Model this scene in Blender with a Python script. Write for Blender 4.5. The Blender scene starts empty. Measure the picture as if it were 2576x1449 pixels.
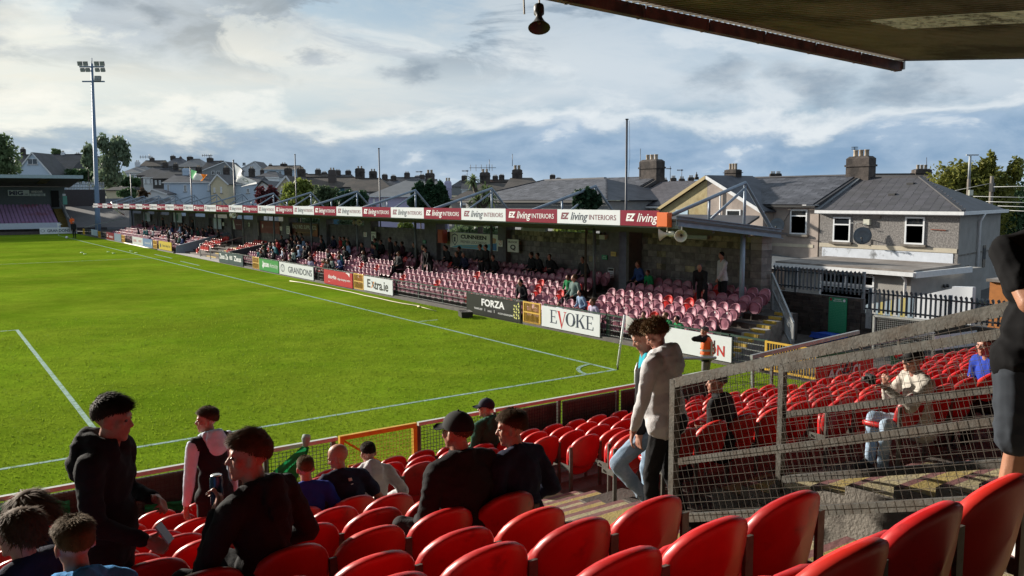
import bpy, math, random
import numpy as np
from mathutils import Vector, Matrix, Euler
random.seed(11)
RNG = np.random.default_rng(11)
SC = bpy.context.scene
COL = SC.collection
PI = math.pi
R = math.radians

# ---------------------------------------------------------------- camera
CAM = np.array([-13.798, -15.105, 4.204])
YAW, PITCH, ROLL, FOC = 0.613462, 0.106321, -0.0049055, 2113.58     # focal length in units of a 2576 wide frame
_f = np.array([math.sin(YAW)*math.cos(PITCH), math.cos(YAW)*math.cos(PITCH), -math.sin(PITCH)])
_r = np.cross(_f, [0, 0, 1]); _r /= np.linalg.norm(_r)
_u = np.cross(_r, _f)
_c, _s = math.cos(ROLL), math.sin(ROLL)
CR, CU, CF = _c*_r+_s*_u, -_s*_r+_c*_u, _f
HF = np.array([math.sin(YAW), math.cos(YAW), 0.0]); HR = np.array([math.cos(YAW), -math.sin(YAW), 0.0])
cam_data = bpy.data.cameras.new('camera')
cam_data.sensor_width = 36.0; cam_data.lens = FOC/2576*36; cam_data.clip_start = 0.1; cam_data.clip_end = 6000
cam = bpy.data.objects.new('camera', cam_data); COL.objects.link(cam)
cam.matrix_world = Matrix(((CR[0], CU[0], -CF[0], CAM[0]), (CR[1], CU[1], -CF[1], CAM[1]), (CR[2], CU[2], -CF[2], CAM[2]), (0, 0, 0, 1)))
SC.camera = cam

def ray(x, y): return CF + CR*(x-1288)/FOC + CU*(724.5-y)/FOC
def at_z(x, y, z): d = ray(x, y); return CAM + d*((z-CAM[2])/d[2])
def at_Y(x, y, Y): d = ray(x, y); return CAM + d*((Y-CAM[1])/d[1])
def at_X(x, y, X): d = ray(x, y); return CAM + d*((X-CAM[0])/d[0])
def at_d(x, y, t): return CAM + ray(x, y)*t
def at_h(x, y, d): v = ray(x, y); return CAM + v*(d/(v @ HF))          # on the upright plane d metres ahead
def px(P):
    d = np.asarray(P, float)-CAM; z = d @ CF
    if z <= 0.05: return (-9999, -9999)
    return (1288+FOC*(d @ CR)/z, 724.5-FOC*(d @ CU)/z)
def in_view(P, m=60):
    x, y = px(P); return -m < x < 2576+m and -m < y < 1449+m

# ---------------------------------------------------------------- exposure, world, sun
EXPO = 1.0
SC.view_settings.view_transform = 'Standard'; SC.view_settings.look = 'None'
SC.view_settings.exposure = EXPO; SC.view_settings.gamma = 1.0; SC.view_settings.use_curve_mapping = False
SC.render.engine = 'CYCLES'
SC.cycles.use_denoising = True
SC.cycles.max_bounces = 7; SC.cycles.diffuse_bounces = 4; SC.cycles.glossy_bounces = 3; SC.cycles.transparent_max_bounces = 8
SC.cycles.sample_clamp_indirect = 4.0
SUN_AZ, SUN_EL = R(-20), R(17.5)                                        # azimuth from +Y towards +X

def build_world():
    w = bpy.data.worlds.new('World'); SC.world = w; w.use_nodes = True
    nt = w.node_tree; nt.nodes.clear(); N = nt.nodes.new; L = nt.links.new
    def math_(op, a, b=None, c=None, clamp=False):
        n = N('ShaderNodeMath'); n.operation = op; n.use_clamp = clamp
        for i, v in enumerate((a, b, c)):
            if v is None: continue
            if isinstance(v, (int, float)): n.inputs[i].default_value = v
            else: L(v, n.inputs[i])
        return n.outputs[0]
    def sstep(v, a, b):
        n = N('ShaderNodeMapRange'); n.interpolation_type = 'SMOOTHSTEP'; n.clamp = True
        L(v, n.inputs[0]); n.inputs[1].default_value = a; n.inputs[2].default_value = b; n.inputs[3].default_value = 0; n.inputs[4].default_value = 1
        return n.outputs[0]
    def mix(f, a, b):
        n = N('ShaderNodeMix'); n.data_type = 'RGBA'; n.clamp_factor = True
        if isinstance(f, float): n.inputs[0].default_value = f
        else: L(f, n.inputs[0])
        for i, v in ((6, a), (7, b)):
            if isinstance(v, tuple): n.inputs[i].default_value = (*v, 1)
            else: L(v, n.inputs[i])
        return n.outputs[2]
    def noise(vec, scale, detail=7, rough=.55, dist=0.0, off=0.0):
        m = N('ShaderNodeVectorMath'); m.operation = 'ADD'; L(vec, m.inputs[0]); m.inputs[1].default_value = (off, off*1.7, off*.6)
        n = N('ShaderNodeTexNoise'); L(m.outputs[0], n.inputs['Vector']); n.inputs['Scale'].default_value = scale
        n.inputs['Detail'].default_value = detail; n.inputs['Roughness'].default_value = rough; n.inputs['Distortion'].default_value = dist
        return n.outputs[0]
    tc = N('ShaderNodeTexCoord').outputs['Generated']
    nv = N('ShaderNodeVectorMath'); nv.operation = 'NORMALIZE'; L(tc, nv.inputs[0])
    sep = N('ShaderNodeSeparateXYZ'); L(nv.outputs[0], sep.inputs[0]); X, Y, Z = sep.outputs
    zc = math_('MAXIMUM', Z, 0.0)
    den = math_('ADD', zc, 0.10)
    comb = N('ShaderNodeCombineXYZ'); L(math_('DIVIDE', X, den), comb.inputs[0]); L(math_('DIVIDE', Y, den), comb.inputs[1])
    P = comb.outputs[0]
    st = N('ShaderNodeVectorMath'); st.operation = 'MULTIPLY'; L(nv.outputs[0], st.inputs[0]); st.inputs[1].default_value = (1, 1, 2.6)
    S = st.outputs[0]                                                   # directions with height stretched: puffs near the horizon
    el = math_('MULTIPLY', math_('ARCSINE', zc), 180/PI)                # elevation in degrees
    # nearness to the sun's bearing: 1 at the sun, 0 opposite
    dt = N('ShaderNodeVectorMath'); dt.operation = 'DOT_PRODUCT'; L(nv.outputs[0], dt.inputs[0])
    dt.inputs[1].default_value = (math.sin(SUN_AZ)*math.cos(SUN_EL), math.cos(SUN_AZ)*math.cos(SUN_EL), math.sin(SUN_EL))
    warm = sstep(dt.outputs['Value'], 0.45, 0.98)
    # angular coordinates with height stretched, gently warped: cloud cells get flatter towards the horizon
    nA = noise(S, 2.6, 10, .60, .9, 4.2); nB = noise(S, 7.0, 10, .58, .5, 11.3); nC = noise(S, 4.4, 10, .62, .7, 23.0); nD = noise(P, 1.1, 9, .6, .5, 7.7)
    n4 = noise(S, 9.0, 9, .58, .25, 1.0); n3 = noise(S, 3.2, 9, .6, .3, 5.0)
    white = mix(warm, (.48, .57, .66), (.76, .76, .68)); gapc = mix(warm, (.30, .44, .60), (.52, .64, .70))
    # blue gaps: the clear sky itself shows through the thin veil
    sky = N('ShaderNodeTexSky'); sky.sky_type = 'NISHITA'; sky.sun_disc = False; sky.sun_elevation = SUN_EL; sky.sun_rotation = SUN_AZ % (2*PI)
    sks = N('ShaderNodeVectorMath'); sks.operation = 'SCALE'; L(sky.outputs[0], sks.inputs[0]); sks.inputs['Scale'].default_value = 0.10
    c = mix(sstep(math_('ADD', math_('MULTIPLY', nA, .6), math_('MULTIPLY', nD, .4)), .42, .56), mix(.25, gapc, sks.outputs[0]), white)
    c = mix(math_('MULTIPLY', sstep(nB, .50, .66), .42), c, mix(warm, (.84, .87, .88), (1.0, .97, .88)))
    # creamy brighter belt some degrees above the bank
    belt = math_('MULTIPLY', sstep(el, 4.5, 7.5), sstep(el, 12.5, 8.5))
    c = mix(math_('MULTIPLY', belt, .50), c, mix(warm, (.70, .76, .80), (.96, .91, .76)))
    # grey ragged lumps higher up
    lump = math_('MULTIPLY', sstep(nC, .515, .60), sstep(el, 6.5, 10.5)); lump2 = math_('MULTIPLY', sstep(math_('ADD', math_('MULTIPLY', nD, .7), math_('MULTIPLY', nB, .3)), .52, .62), sstep(el, 8.5, 13.0))
    dark = mix(warm, (.22, .30, .39), (.26, .30, .33))
    c = mix(math_('MULTIPLY', lump, .74), c, mix(sstep(nB, .60, .42), (.46, .53, .60), dark)); c = mix(math_('MULTIPLY', lump2, .50), c, mix(warm, (.34, .43, .52), (.42, .46, .48)))
    # single dark cumulus scraps: ragged discs at fixed bearings
    wv = N('ShaderNodeTexNoise'); wv.noise_dimensions = '3D'; L(S, wv.inputs['Vector']); wv.inputs['Scale'].default_value = 9.0; wv.inputs['Detail'].default_value = 8; wv.inputs['Roughness'].default_value = .6
    wo = N('ShaderNodeVectorMath'); wo.operation = 'SUBTRACT'; L(wv.outputs['Color'], wo.inputs[0]); wo.inputs[1].default_value = (.5, .5, .5)
    wa = N('ShaderNodeVectorMath'); wa.operation = 'MULTIPLY_ADD'; L(wo.outputs[0], wa.inputs[0]); wa.inputs[1].default_value = (.16, .16, .085); L(nv.outputs[0], wa.inputs[2])
    scraps = None
    for az, e_, r_ in ((5.5, 12.6, .050), (10.0, 12.4, .055), (13.2, 11.4, .040), (3.0, 9.9, .060), (27.8, 8.2, .040), (22.5, 9.4, .030), (26.5, 14.5, .065), (49.0, 7.6, .05), (55.0, 7.2, .055), (60.5, 6.8, .05), (1.5, 6.6, .045), (-14, 10, .08), (78, 11, .08), (95, 8, .07), (-40, 9, .07)):
        a, e2 = R(az), R(e_); d0 = (math.sin(a)*math.cos(e2), math.cos(a)*math.cos(e2), math.sin(e2))
        q = N('ShaderNodeVectorMath'); q.operation = 'SUBTRACT'; L(wa.outputs[0], q.inputs[0]); q.inputs[1].default_value = d0
        q2 = N('ShaderNodeVectorMath'); q2.operation = 'MULTIPLY'; L(q.outputs[0], q2.inputs[0]); q2.inputs[1].default_value = (1, 1, 2.0)
        q3_ = N('ShaderNodeVectorMath'); q3_.operation = 'LENGTH'; L(q2.outputs[0], q3_.inputs[0]); v = sstep(q3_.outputs['Value'], r_*1.15, r_*.25)
        scraps = v if scraps is None else math_('MAXIMUM', scraps, v)
    c = mix(math_('MULTIPLY', scraps, .72), c, mix(sstep(n4, .62, .40), (.42, .48, .54), dark))
    # long low bank of blue grey cloud over the horizon with a bright torn upper edge
    top = math_('ADD', math_('MULTIPLY', math_('SUBTRACT', n3, .5), 8.0), math_('MULTIPLY', math_('SUBTRACT', n4, .5), 5.5))
    rel = math_('SUBTRACT', math_('ADD', 5.4, top), el)                 # degrees below the edge of the bank
    edge = math_('MULTIPLY', sstep(rel, -1.0, 0.1), sstep(rel, 1.3, 0.2))
    c = mix(math_('MULTIPLY', edge, .60), c, mix(warm, (.82, .86, .88), (1.0, .97, .86)))
    bankc = mix(sstep(n4, .36, .62), mix(warm, (.20, .33, .50), (.25, .35, .46)), mix(warm, (.36, .48, .63), (.38, .48, .58)))
    c = mix(math_('MULTIPLY', sstep(rel, 0.0, 1.7), .88), c, bankc)
    low = mix(sstep(n3, .42, .58), (.22, .40, .62), (.52, .63, .73))
    c = mix(math_('MULTIPLY', sstep(el, 2.6, .2), .6), c, low)
    puff = math_('MULTIPLY', sstep(n4, .57, .66), math_('MULTIPLY', sstep(el, 0.0, 1.5), sstep(el, 7.0, 4.0)))
    c = mix(math_('MULTIPLY', puff, .55), c, (.76, .81, .84))
    c = mix(sstep(Z, -0.01, -0.06), c, (.10, .11, .11))
    bg = N('ShaderNodeBackground'); L(c, bg.inputs[0]); bg.inputs[1].default_value = 1/2**EXPO * 1.06
    out = N('ShaderNodeOutputWorld'); L(bg.outputs[0], out.inputs[0])
build_world()
sun_l = bpy.data.lights.new('sun', 'SUN'); sun_l.energy = 4.8; sun_l.angle = R(1.6); sun_l.color = (1.0, .92, .80)
sun = bpy.data.objects.new('sun', sun_l); COL.objects.link(sun); sun.location = (-30, 60, 60)
sun.rotation_euler = Vector((math.sin(SUN_AZ)*math.cos(SUN_EL), math.cos(SUN_AZ)*math.cos(SUN_EL), math.sin(SUN_EL))).to_track_quat('Z', 'Y').to_euler()

# ---------------------------------------------------------------- materials
MATS = {}
def mat(name, col, rough=.6, var=.12, scale=6.0, bump=0.0, bscale=30.0, metal=0.0, spec=.4, orand=0.0, col2=None, cscale=None, cfac=(.45, .6), trans=0.0, coat=0.0):
    if name in MATS: return MATS[name]
    m = bpy.data.materials.new(name); m.use_nodes = True; nt = m.node_tree; N = nt.nodes.new; L = nt.links.new
    b = nt.nodes['Principled BSDF']
    b.inputs['Roughness'].default_value = rough; b.inputs['Metallic'].default_value = metal
    b.inputs['Specular IOR Level'].default_value = spec
    if coat: b.inputs['Coat Weight'].default_value = coat; b.inputs['Coat Roughness'].default_value = .15
    tc = N('ShaderNodeTexCoord'); oi = N('ShaderNodeObjectInfo')
    ad = N('ShaderNodeVectorMath'); ad.operation = 'MULTIPLY_ADD'; L(oi.outputs['Random'], ad.inputs[0]); ad.inputs[1].default_value = (37, 53, 29); L(tc.outputs['Object'], ad.inputs[2])
    V = ad.outputs[0]
    nz = N('ShaderNodeTexNoise'); L(V, nz.inputs['Vector']); nz.inputs['Scale'].default_value = scale; nz.inputs['Detail'].default_value = 6; nz.inputs['Roughness'].default_value = .6
    mr = N('ShaderNodeMapRange'); L(nz.outputs[0], mr.inputs[0]); mr.inputs[1].default_value = .25; mr.inputs[2].default_value = .75; mr.inputs[3].default_value = 1-var; mr.inputs[4].default_value = 1+var
    val = mr.outputs[0]
    if orand:
        m2 = N('ShaderNodeMapRange'); L(oi.outputs['Random'], m2.inputs[0]); m2.inputs[3].default_value = 1-orand; m2.inputs[4].default_value = 1+orand
        mm = N('ShaderNodeMath'); mm.operation = 'MULTIPLY'; L(val, mm.inputs[0]); L(m2.outputs[0], mm.inputs[1]); val = mm.outputs[0]
    if col2 is not None:
        n2 = N('ShaderNodeTexNoise'); L(V, n2.inputs['Vector']); n2.inputs['Scale'].default_value = cscale or scale*.4; n2.inputs['Detail'].default_value = 7; n2.inputs['Roughness'].default_value = .65
        r2 = N('ShaderNodeMapRange'); L(n2.outputs[0], r2.inputs[0]); r2.inputs[1].default_value = cfac[0]; r2.inputs[2].default_value = cfac[1]
        mx = N('ShaderNodeMix'); mx.data_type = 'RGBA'; L(r2.outputs[0], mx.inputs[0]); mx.inputs[6].default_value = (*col, 1); mx.inputs[7].default_value = (*col2, 1); base = mx.outputs[2]
    else:
        rgb = N('ShaderNodeRGB'); rgb.outputs[0].default_value = (*col, 1); base = rgb.outputs[0]
    sc = N('ShaderNodeVectorMath'); sc.operation = 'SCALE'; L(base, sc.inputs[0]); L(val, sc.inputs['Scale'])
    L(sc.outputs[0], b.inputs['Base Color'])
    if bump:
        nb = N('ShaderNodeTexNoise'); L(V, nb.inputs['Vector']); nb.inputs['Scale'].default_value = bscale; nb.inputs['Detail'].default_value = 5
        bp = N('ShaderNodeBump'); L(nb.outputs[0], bp.inputs['Height']); bp.inputs['Strength'].default_value = bump; bp.inputs['Distance'].default_value = .02
        L(bp.outputs[0], b.inputs['Normal'])
    if trans:
        tb = N('ShaderNodeBsdfTranslucent'); L(sc.outputs[0], tb.inputs['Color'])
        ms = N('ShaderNodeMixShader'); ms.inputs[0].default_value = trans; L(b.outputs[0], ms.inputs[1]); L(tb.outputs[0], ms.inputs[2])
        L(ms.outputs[0], nt.nodes['Material Output'].inputs['Surface'])
    MATS[name] = m
    return m

# ---------------------------------------------------------------- mesh building
class MB:
    def __init__(s): s.v = []; s.f = []; s.m = []; s.sm = []
    def add(s, V, F, mi=0, smooth=False):
        b = len(s.v); s.v += [tuple(map(float, p)) for p in V]
        for f in F: s.f.append(tuple(i+b for i in f)); s.m.append(mi); s.sm.append(smooth)
        return s
    def box(s, a, b, mi=0, M=None):
        x0, y0, z0 = a; x1, y1, z1 = b
        V = [(x0, y0, z0), (x1, y0, z0), (x1, y1, z0), (x0, y1, z0), (x0, y0, z1), (x1, y0, z1), (x1, y1, z1), (x0, y1, z1)]
        if M is not None: V = [M @ Vector(p) for p in V]
        return s.add(V, [(0, 3, 2, 1), (4, 5, 6, 7), (0, 1, 5, 4), (1, 2, 6, 5), (2, 3, 7, 6), (3, 0, 4, 7)], mi)
    def hexa(s, V, mi=0):                                             # 8 corners: bottom ring then top ring
        return s.add(V, [(0, 3, 2, 1), (4, 5, 6, 7), (0, 1, 5, 4), (1, 2, 6, 5), (2, 3, 7, 6), (3, 0, 4, 7)], mi)
    def bar(s, p, q, w, h=None, mi=0, up=(0, 0, 1)):
        p = Vector(p); q = Vector(q); h = h or w; d = (q-p).normalized(); u = Vector(up)
        if abs(d.dot(u)) > .99: u = Vector((0, 1, 0))
        sx = d.cross(u).normalized(); u = sx.cross(d)
        V = [c+sx*(a*w/2)+u*(b*h/2) for c in (p, q) for a, b in ((-1, -1), (1, -1), (1, 1), (-1, 1))]
        return s.add(V, [(0, 1, 2, 3), (7, 6, 5, 4), (0, 4, 5, 1), (1, 5, 6, 2), (2, 6, 7, 3), (3, 7, 4, 0)], mi)
    def tube(s, P, r, n=6, mi=0, cap=True, smooth=True):
        P = [Vector(p) for p in P]; k = len(P); rr = r if isinstance(r, (list, tuple)) else [r]*k
        V = []; F = []
        prev = None
        for i, p in enumerate(P):
            d = (P[min(i+1, k-1)]-P[max(i-1, 0)]).normalized()
            u = prev if prev is not None else (Vector((0, 0, 1)) if abs(d.z) < .9 else Vector((1, 0, 0)))
            a = d.cross(u)
            if a.length < 1e-4: a = d.cross(Vector((.3, .5, .8)))
            a.normalize(); b = a.cross(d); prev = b
            for j in range(n):
                t = 2*PI*j/n; V.append(p+a*math.cos(t)*rr[i]+b*math.sin(t)*rr[i])
        for i in range(k-1):
            for j in range(n): F.append((i*n+j, i*n+(j+1) % n, (i+1)*n+(j+1) % n, (i+1)*n+j))
        s.add(V, F, mi, smooth)
        if cap:
            b = len(s.v)-k*n
            s.f.append(tuple(b+j for j in reversed(range(n)))); s.m.append(mi); s.sm.append(False)
            s.f.append(tuple(b+(k-1)*n+j for j in range(n))); s.m.append(mi); s.sm.append(False)
        return s
    def prism(s, poly, d, mi=0):                                       # poly: 3-D points of a flat outline, d: extrusion vector
        n = len(poly); d = Vector(d); P = [Vector(p) for p in poly]
        V = P+[p+d for p in P]
        F = [tuple(reversed(range(n))), tuple(range(n, 2*n))]+[(i, (i+1) % n, n+(i+1) % n, n+i) for i in range(n)]
        return s.add(V, F, mi)
    def lathe(s, prof, c=(0, 0, 0), n=16, mi=0, M=None, smooth=True):
        V = []; F = []; k = len(prof)
        for r_, z in prof:
            for j in range(n):
                t = 2*PI*j/n; p = Vector((r_*math.cos(t), r_*math.sin(t), z))
                V.append((M @ p if M is not None else p)+Vector(c))
        for i in range(k-1):
            for j in range(n): F.append((i*n+j, i*n+(j+1) % n, (i+1)*n+(j+1) % n, (i+1)*n+j))
        return s.add(V, F, mi, smooth)
    def ball(s, c, r, n=10, k=7, mi=0, M=None):
        rx, ry, rz = r if isinstance(r, (tuple, list)) else (r, r, r); V = []; F = []
        for i in range(1, k):
            a = PI*i/k
            for j in range(n):
                t = 2*PI*j/n; V.append(Vector((rx*math.sin(a)*math.cos(t), ry*math.sin(a)*math.sin(t), rz*math.cos(a))))
        V += [Vector((0, 0, rz)), Vector((0, 0, -rz))]; T = len(V)-2; B = T+1
        for j in range(n):
            F.append((T, j, (j+1) % n)); F.append((B, (k-2)*n+(j+1) % n, (k-2)*n+j))
            for i in range(k-2): F.append((i*n+j, (i+1)*n+j, (i+1)*n+(j+1) % n, i*n+(j+1) % n))
        V = [(M @ p if M is not None else p)+Vector(c) for p in V]
        return s.add(V, F, mi, True)
    def cap(s, p, q, r0, r1=None, n=10, mi=0):                         # tapered capsule, closed
        p = Vector(p); q = Vector(q); r1 = r0 if r1 is None else r1; d = q-p; L_ = d.length
        if L_ < 1e-6: return s.ball(p, r0, n, 7, mi)
        Q = d.to_track_quat('Z', 'Y').to_matrix(); prof = []
        for i in range(5): a = PI/2*i/4; prof.append((max(r0*math.sin(a), 1e-4), -r0*math.cos(a)))
        for i in range(5): a = PI/2*i/4; prof.append((max(r1*math.cos(a), 1e-4), L_+r1*math.sin(a)))
        b = len(s.v); s.lathe(prof, p, n, mi, Q); k = len(prof)
        s.f.append(tuple(b+j for j in reversed(range(n)))); s.m.append(mi); s.sm.append(True)
        s.f.append(tuple(b+(k-1)*n+j for j in range(n))); s.m.append(mi); s.sm.append(True)
        return s
    def mesh(s, name, mats, off=(0, 0, 0)):
        me = bpy.data.meshes.new(name)
        V = np.array(s.v, dtype=float).reshape(-1, 3)-np.array(off, float)
        me.from_pydata(V.tolist(), [], s.f)
        for m in (mats if isinstance(mats, (list, tuple)) else [mats]): me.materials.append(m)
        me.polygons.foreach_set('material_index', s.m); me.polygons.foreach_set('use_smooth', s.sm)
        me.update()
        return me
    def build(s, name, mats, parent=None, local=False, **tags):
        if parent is not None:
            off = (0, 0, 0) if local else wloc(parent)
            o = bpy.data.objects.new(name, s.mesh(name, mats, off)); COL.objects.link(o); o.parent = parent
        else:
            V = np.array(s.v, dtype=float).reshape(-1, 3); c = (V.min(0)+V.max(0))/2; c[2] = V[:, 2].min()
            o = bpy.data.objects.new(name, s.mesh(name, mats, c)); COL.objects.link(o); o.location = c
        for k, v in tags.items(): o[k] = v
        return o
def wloc(o):
    p = Vector((0, 0, 0))
    while o is not None: p = p+o.location; o = o.parent
    return tuple(p)
def thing(name, label, cat, loc=(0, 0, 0), rz=0.0, group=None):
    o = bpy.data.objects.new(name, None); COL.objects.link(o); o.location = loc; o.rotation_euler = (0, 0, rz)
    o.empty_display_size = .2
    o['label'] = label; o['category'] = cat
    if group: o['group'] = group
    return o
def tag(o, label, cat, group=None):
    o['label'] = label; o['category'] = cat
    if group: o['group'] = group
    return o
def inst(name, me, parent=None, loc=(0, 0, 0), rot=(0, 0, 0), scale=None):
    o = bpy.data.objects.new(name, me); COL.objects.link(o); o.parent = parent; o.location = loc; o.rotation_euler = rot
    if scale is not None: o.scale = scale
    return o
def dup(o, loc=None, rz=None, label=None, parent=None):                  # a thing with copies of its parts and sub-parts
    c = o.copy(); COL.objects.link(c)
    if parent is not None: c.parent = parent
    if loc is not None: c.location = loc
    if rz is not None: c.rotation_euler = (0, 0, rz)
    if label: c['label'] = label
    for ch in o.children: dup(ch, parent=c)
    return c
ORD = 'first second third fourth fifth sixth seventh eighth ninth tenth eleventh twelfth thirteenth fourteenth fifteenth sixteenth seventeenth eighteenth nineteenth twentieth'.split()
TENS = {2: 'twenty', 3: 'thirty', 4: 'forty', 5: 'fifty', 6: 'sixty', 7: 'seventy', 8: 'eighty', 9: 'ninety'}
def ordinal(n):
    if n <= 20: return ORD[n-1]
    t, u = divmod(n, 10)
    return (TENS[t]+'-'+ORD[u-1]) if u else TENS[t][:-1]+'ieth'

# lettering: text curves turned into thin mesh, fitted to a box (x right, y up)
_TXT = {}
def text_mesh(s, mt, w, h, shear=0.0, bold=0.0, space=1.0, thick=.004):
    key = (s, mt.name, round(w, 3), round(h, 3), shear, bold, space)
    if key in _TXT: return _TXT[key]
    cu = bpy.data.curves.new('lettering', 'FONT'); cu.body = s; cu.size = 1; cu.shear = shear; cu.offset = bold; cu.space_character = space
    cu.align_x = 'CENTER'; cu.resolution_u = 3; cu.fill_mode = 'FRONT'
    o = bpy.data.objects.new('lettering', cu); COL.objects.link(o)
    dg = bpy.context.evaluated_depsgraph_get(); dg.update()
    me = bpy.data.meshes.new_from_object(o.evaluated_get(dg)); bpy.data.objects.remove(o); bpy.data.curves.remove(cu)
    n = len(me.vertices); V = np.empty(n*3); me.vertices.foreach_get('co', V); V = V.reshape(-1, 3)
    lo, hi = V.min(0), V.max(0); c = (lo+hi)/2
    V = (V-c)*np.array([w/max(hi[0]-lo[0], 1e-6), h/max(hi[1]-lo[1], 1e-6), 1.0]); V[:, 2] = 0
    me.vertices.foreach_set('co', V.ravel()); me.materials.clear(); me.materials.append(mt); me.name = 'lettering'; me.update()
    _TXT[key] = me
    return me
def letters(parent, s, mt, c, w, h, right, up=(0, 0, 1), name='lettering', off=.004, **k):
    """c: world centre on the sign's face; right/up: axes of the face"""
    rt = Vector(right).normalized(); u = Vector(up).normalized(); n = rt.cross(u)
    o = bpy.data.objects.new(name, text_mesh(s, mt, w, h, **k)); COL.objects.link(o); o.parent = parent
    p = Vector(c)+n*off-Vector(wloc(parent))
    o.matrix_local = Matrix(((rt.x, u.x, n.x, p.x), (rt.y, u.y, n.y, p.y), (rt.z, u.z, n.z, p.z), (0, 0, 0, 1)))
    return o
# ---------------------------------------------------------------- shared materials
GALV = mat('galvanised_steel', (.30, .31, .31), rough=.5, var=.25, scale=14, metal=.55, spec=.5, bump=.1, bscale=60)
GALV_OLD = mat('weathered_steel', (.125, .12, .108), rough=.6, var=.3, scale=12, metal=.35, bump=.15, bscale=50, col2=(.10, .085, .07), cscale=5)
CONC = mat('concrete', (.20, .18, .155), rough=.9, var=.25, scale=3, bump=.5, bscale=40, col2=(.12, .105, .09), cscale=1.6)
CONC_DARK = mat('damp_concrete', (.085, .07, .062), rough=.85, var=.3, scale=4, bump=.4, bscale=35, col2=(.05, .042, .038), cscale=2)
YEL = mat('worn_yellow_paint', (.33, .25, .085), rough=.8, var=.2, scale=9, bump=.4, bscale=45, col2=(.30, .25, .15), cscale=6, cfac=(.5, .62))
YEL2 = mat('pale_yellow_paint', (.36, .31, .18), rough=.8, var=.2, scale=9, bump=.4, bscale=45, col2=(.30, .26, .19), cscale=7, cfac=(.52, .62))
NOSE = mat('maroon_nosing_paint', (.19, .085, .085), rough=.8, var=.3, scale=12, bump=.3)
BLACK = mat('black_rubber', (.015, .015, .016), rough=.6)
GATEY = mat('yellow_gate_paint', (.55, .33, .03), rough=.5, var=.2, scale=10)
WHITE = mat('white_paint', (.72, .73, .72), rough=.5, var=.06)

# ---------------------------------------------------------------- ground, pitch
def grass_mat():
    m = bpy.data.materials.new('turf'); m.use_nodes = True; nt = m.node_tree; N = nt.nodes.new; L = nt.links.new
    b = nt.nodes['Principled BSDF']; b.inputs['Roughness'].default_value = 1.0; b.inputs['Specular IOR Level'].default_value = .0
    tc = N('ShaderNodeTexCoord').outputs['Object']
    def nz(scale, det=4, rough=.6, stretch=None):
        v = tc
        if stretch:
            q = N('ShaderNodeMapping'); L(tc, q.inputs[0]); q.inputs['Rotation'].default_value = (0, 0, YAW); q.inputs['Scale'].default_value = stretch; v = q.outputs[0]
        n = N('ShaderNodeTexNoise'); L(v, n.inputs['Vector']); n.inputs['Scale'].default_value = scale; n.inputs['Detail'].default_value = det; n.inputs['Roughness'].default_value = rough
        return n.outputs[0]
    def mr(v, a, b_, c, d):
        n = N('ShaderNodeMapRange'); L(v, n.inputs[0]); n.inputs[1].default_value = a; n.inputs[2].default_value = b_; n.inputs[3].default_value = c; n.inputs[4].default_value = d; return n.outputs[0]
    def mul(a, c):
        n = N('ShaderNodeMath'); n.operation = 'MULTIPLY'; L(a, n.inputs[0]); L(c, n.inputs[1]); return n.outputs[0]
    sep = N('ShaderNodeSeparateXYZ'); L(tc, sep.inputs[0])
    st = N('ShaderNodeMath'); st.operation = 'MULTIPLY'; L(sep.outputs[1], st.inputs[0]); st.inputs[1].default_value = 2*PI/11
    sn = N('ShaderNodeMath'); sn.operation = 'SINE'; L(st.outputs[0], sn.inputs[0])
    stripes = mr(sn.outputs[0], -.35, .35, .96, 1.05)
    big = mr(nz(.16, 5), .3, .7, .80, 1.18); mid = mr(nz(1.3, 6, .65), .3, .7, .82, 1.16)
    fine = mr(nz(9.0, 6, .75), .30, .72, .78, 1.2); blades = mr(nz(42, 3, .7), .3, .7, .80, 1.2)
    v = mul(mul(mul(stripes, big), mul(mid, fine)), blades)
    mx = N('ShaderNodeMix'); mx.data_type = 'RGBA'; L(mr(nz(.35, 6), .38, .62, 0, 1), mx.inputs[0]); mx.inputs[6].default_value = (.112, .186, .010, 1); mx.inputs[7].default_value = (.142, .202, .014, 1)
    worn = N('ShaderNodeMix'); worn.data_type = 'RGBA'; L(mr(nz(2.1, 8, .7), .64, .74, 0, .5), worn.inputs[0]); L(mx.outputs[2], worn.inputs[6]); worn.inputs[7].default_value = (.12, .10, .045, 1)
    s = N('ShaderNodeVectorMath'); s.operation = 'SCALE'; L(worn.outputs[2], s.inputs[0]); L(v, s.inputs['Scale']); L(s.outputs[0], b.inputs['Base Color'])
    bp = N('ShaderNodeBump'); L(nz(24, 5, .7), bp.inputs['Height']); bp.inputs['Strength'].default_value = .55; bp.inputs['Distance'].default_value = .03; L(bp.outputs[0], b.inputs['Normal'])
    return m
TURF = grass_mat(); MATS['turf'] = TURF
ASPH = mat('asphalt', (.06, .06, .058), rough=.9, var=.25, scale=2, bump=.4, bscale=80)
g = MB().add([(-900, -300, -.03), (900, -300, -.03), (900, 1500, -.03), (-900, 1500, -.03)], [(0, 1, 2, 3)]).build('ground', ASPH, kind='structure')
def sheet(name, x0, y0, x1, y1, z, m, n=(1, 1)):
    mb = MB(); V = []; F = []
    for j in range(n[1]+1):
        for i in range(n[0]+1): V.append((x0+(x1-x0)*i/n[0], y0+(y1-y0)*j/n[1], z))
    for j in range(n[1]):
        for i in range(n[0]): a = j*(n[0]+1)+i; F.append((a, a+1, a+n[0]+2, a+n[0]+1))
    return mb.add(V, F).build(name, m, kind='structure')
sheet('pitch', -72, -4.7, 2.55, 105.1, 0.0, TURF)
LINE = mat('line_paint', (.23, .33, .29), rough=.9, spec=.05, var=.35, scale=11, bump=.5, bscale=40, col2=(.12, .21, .07), cscale=9, cfac=(.50, .66))
ml = MB()
W_ = .10
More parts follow.
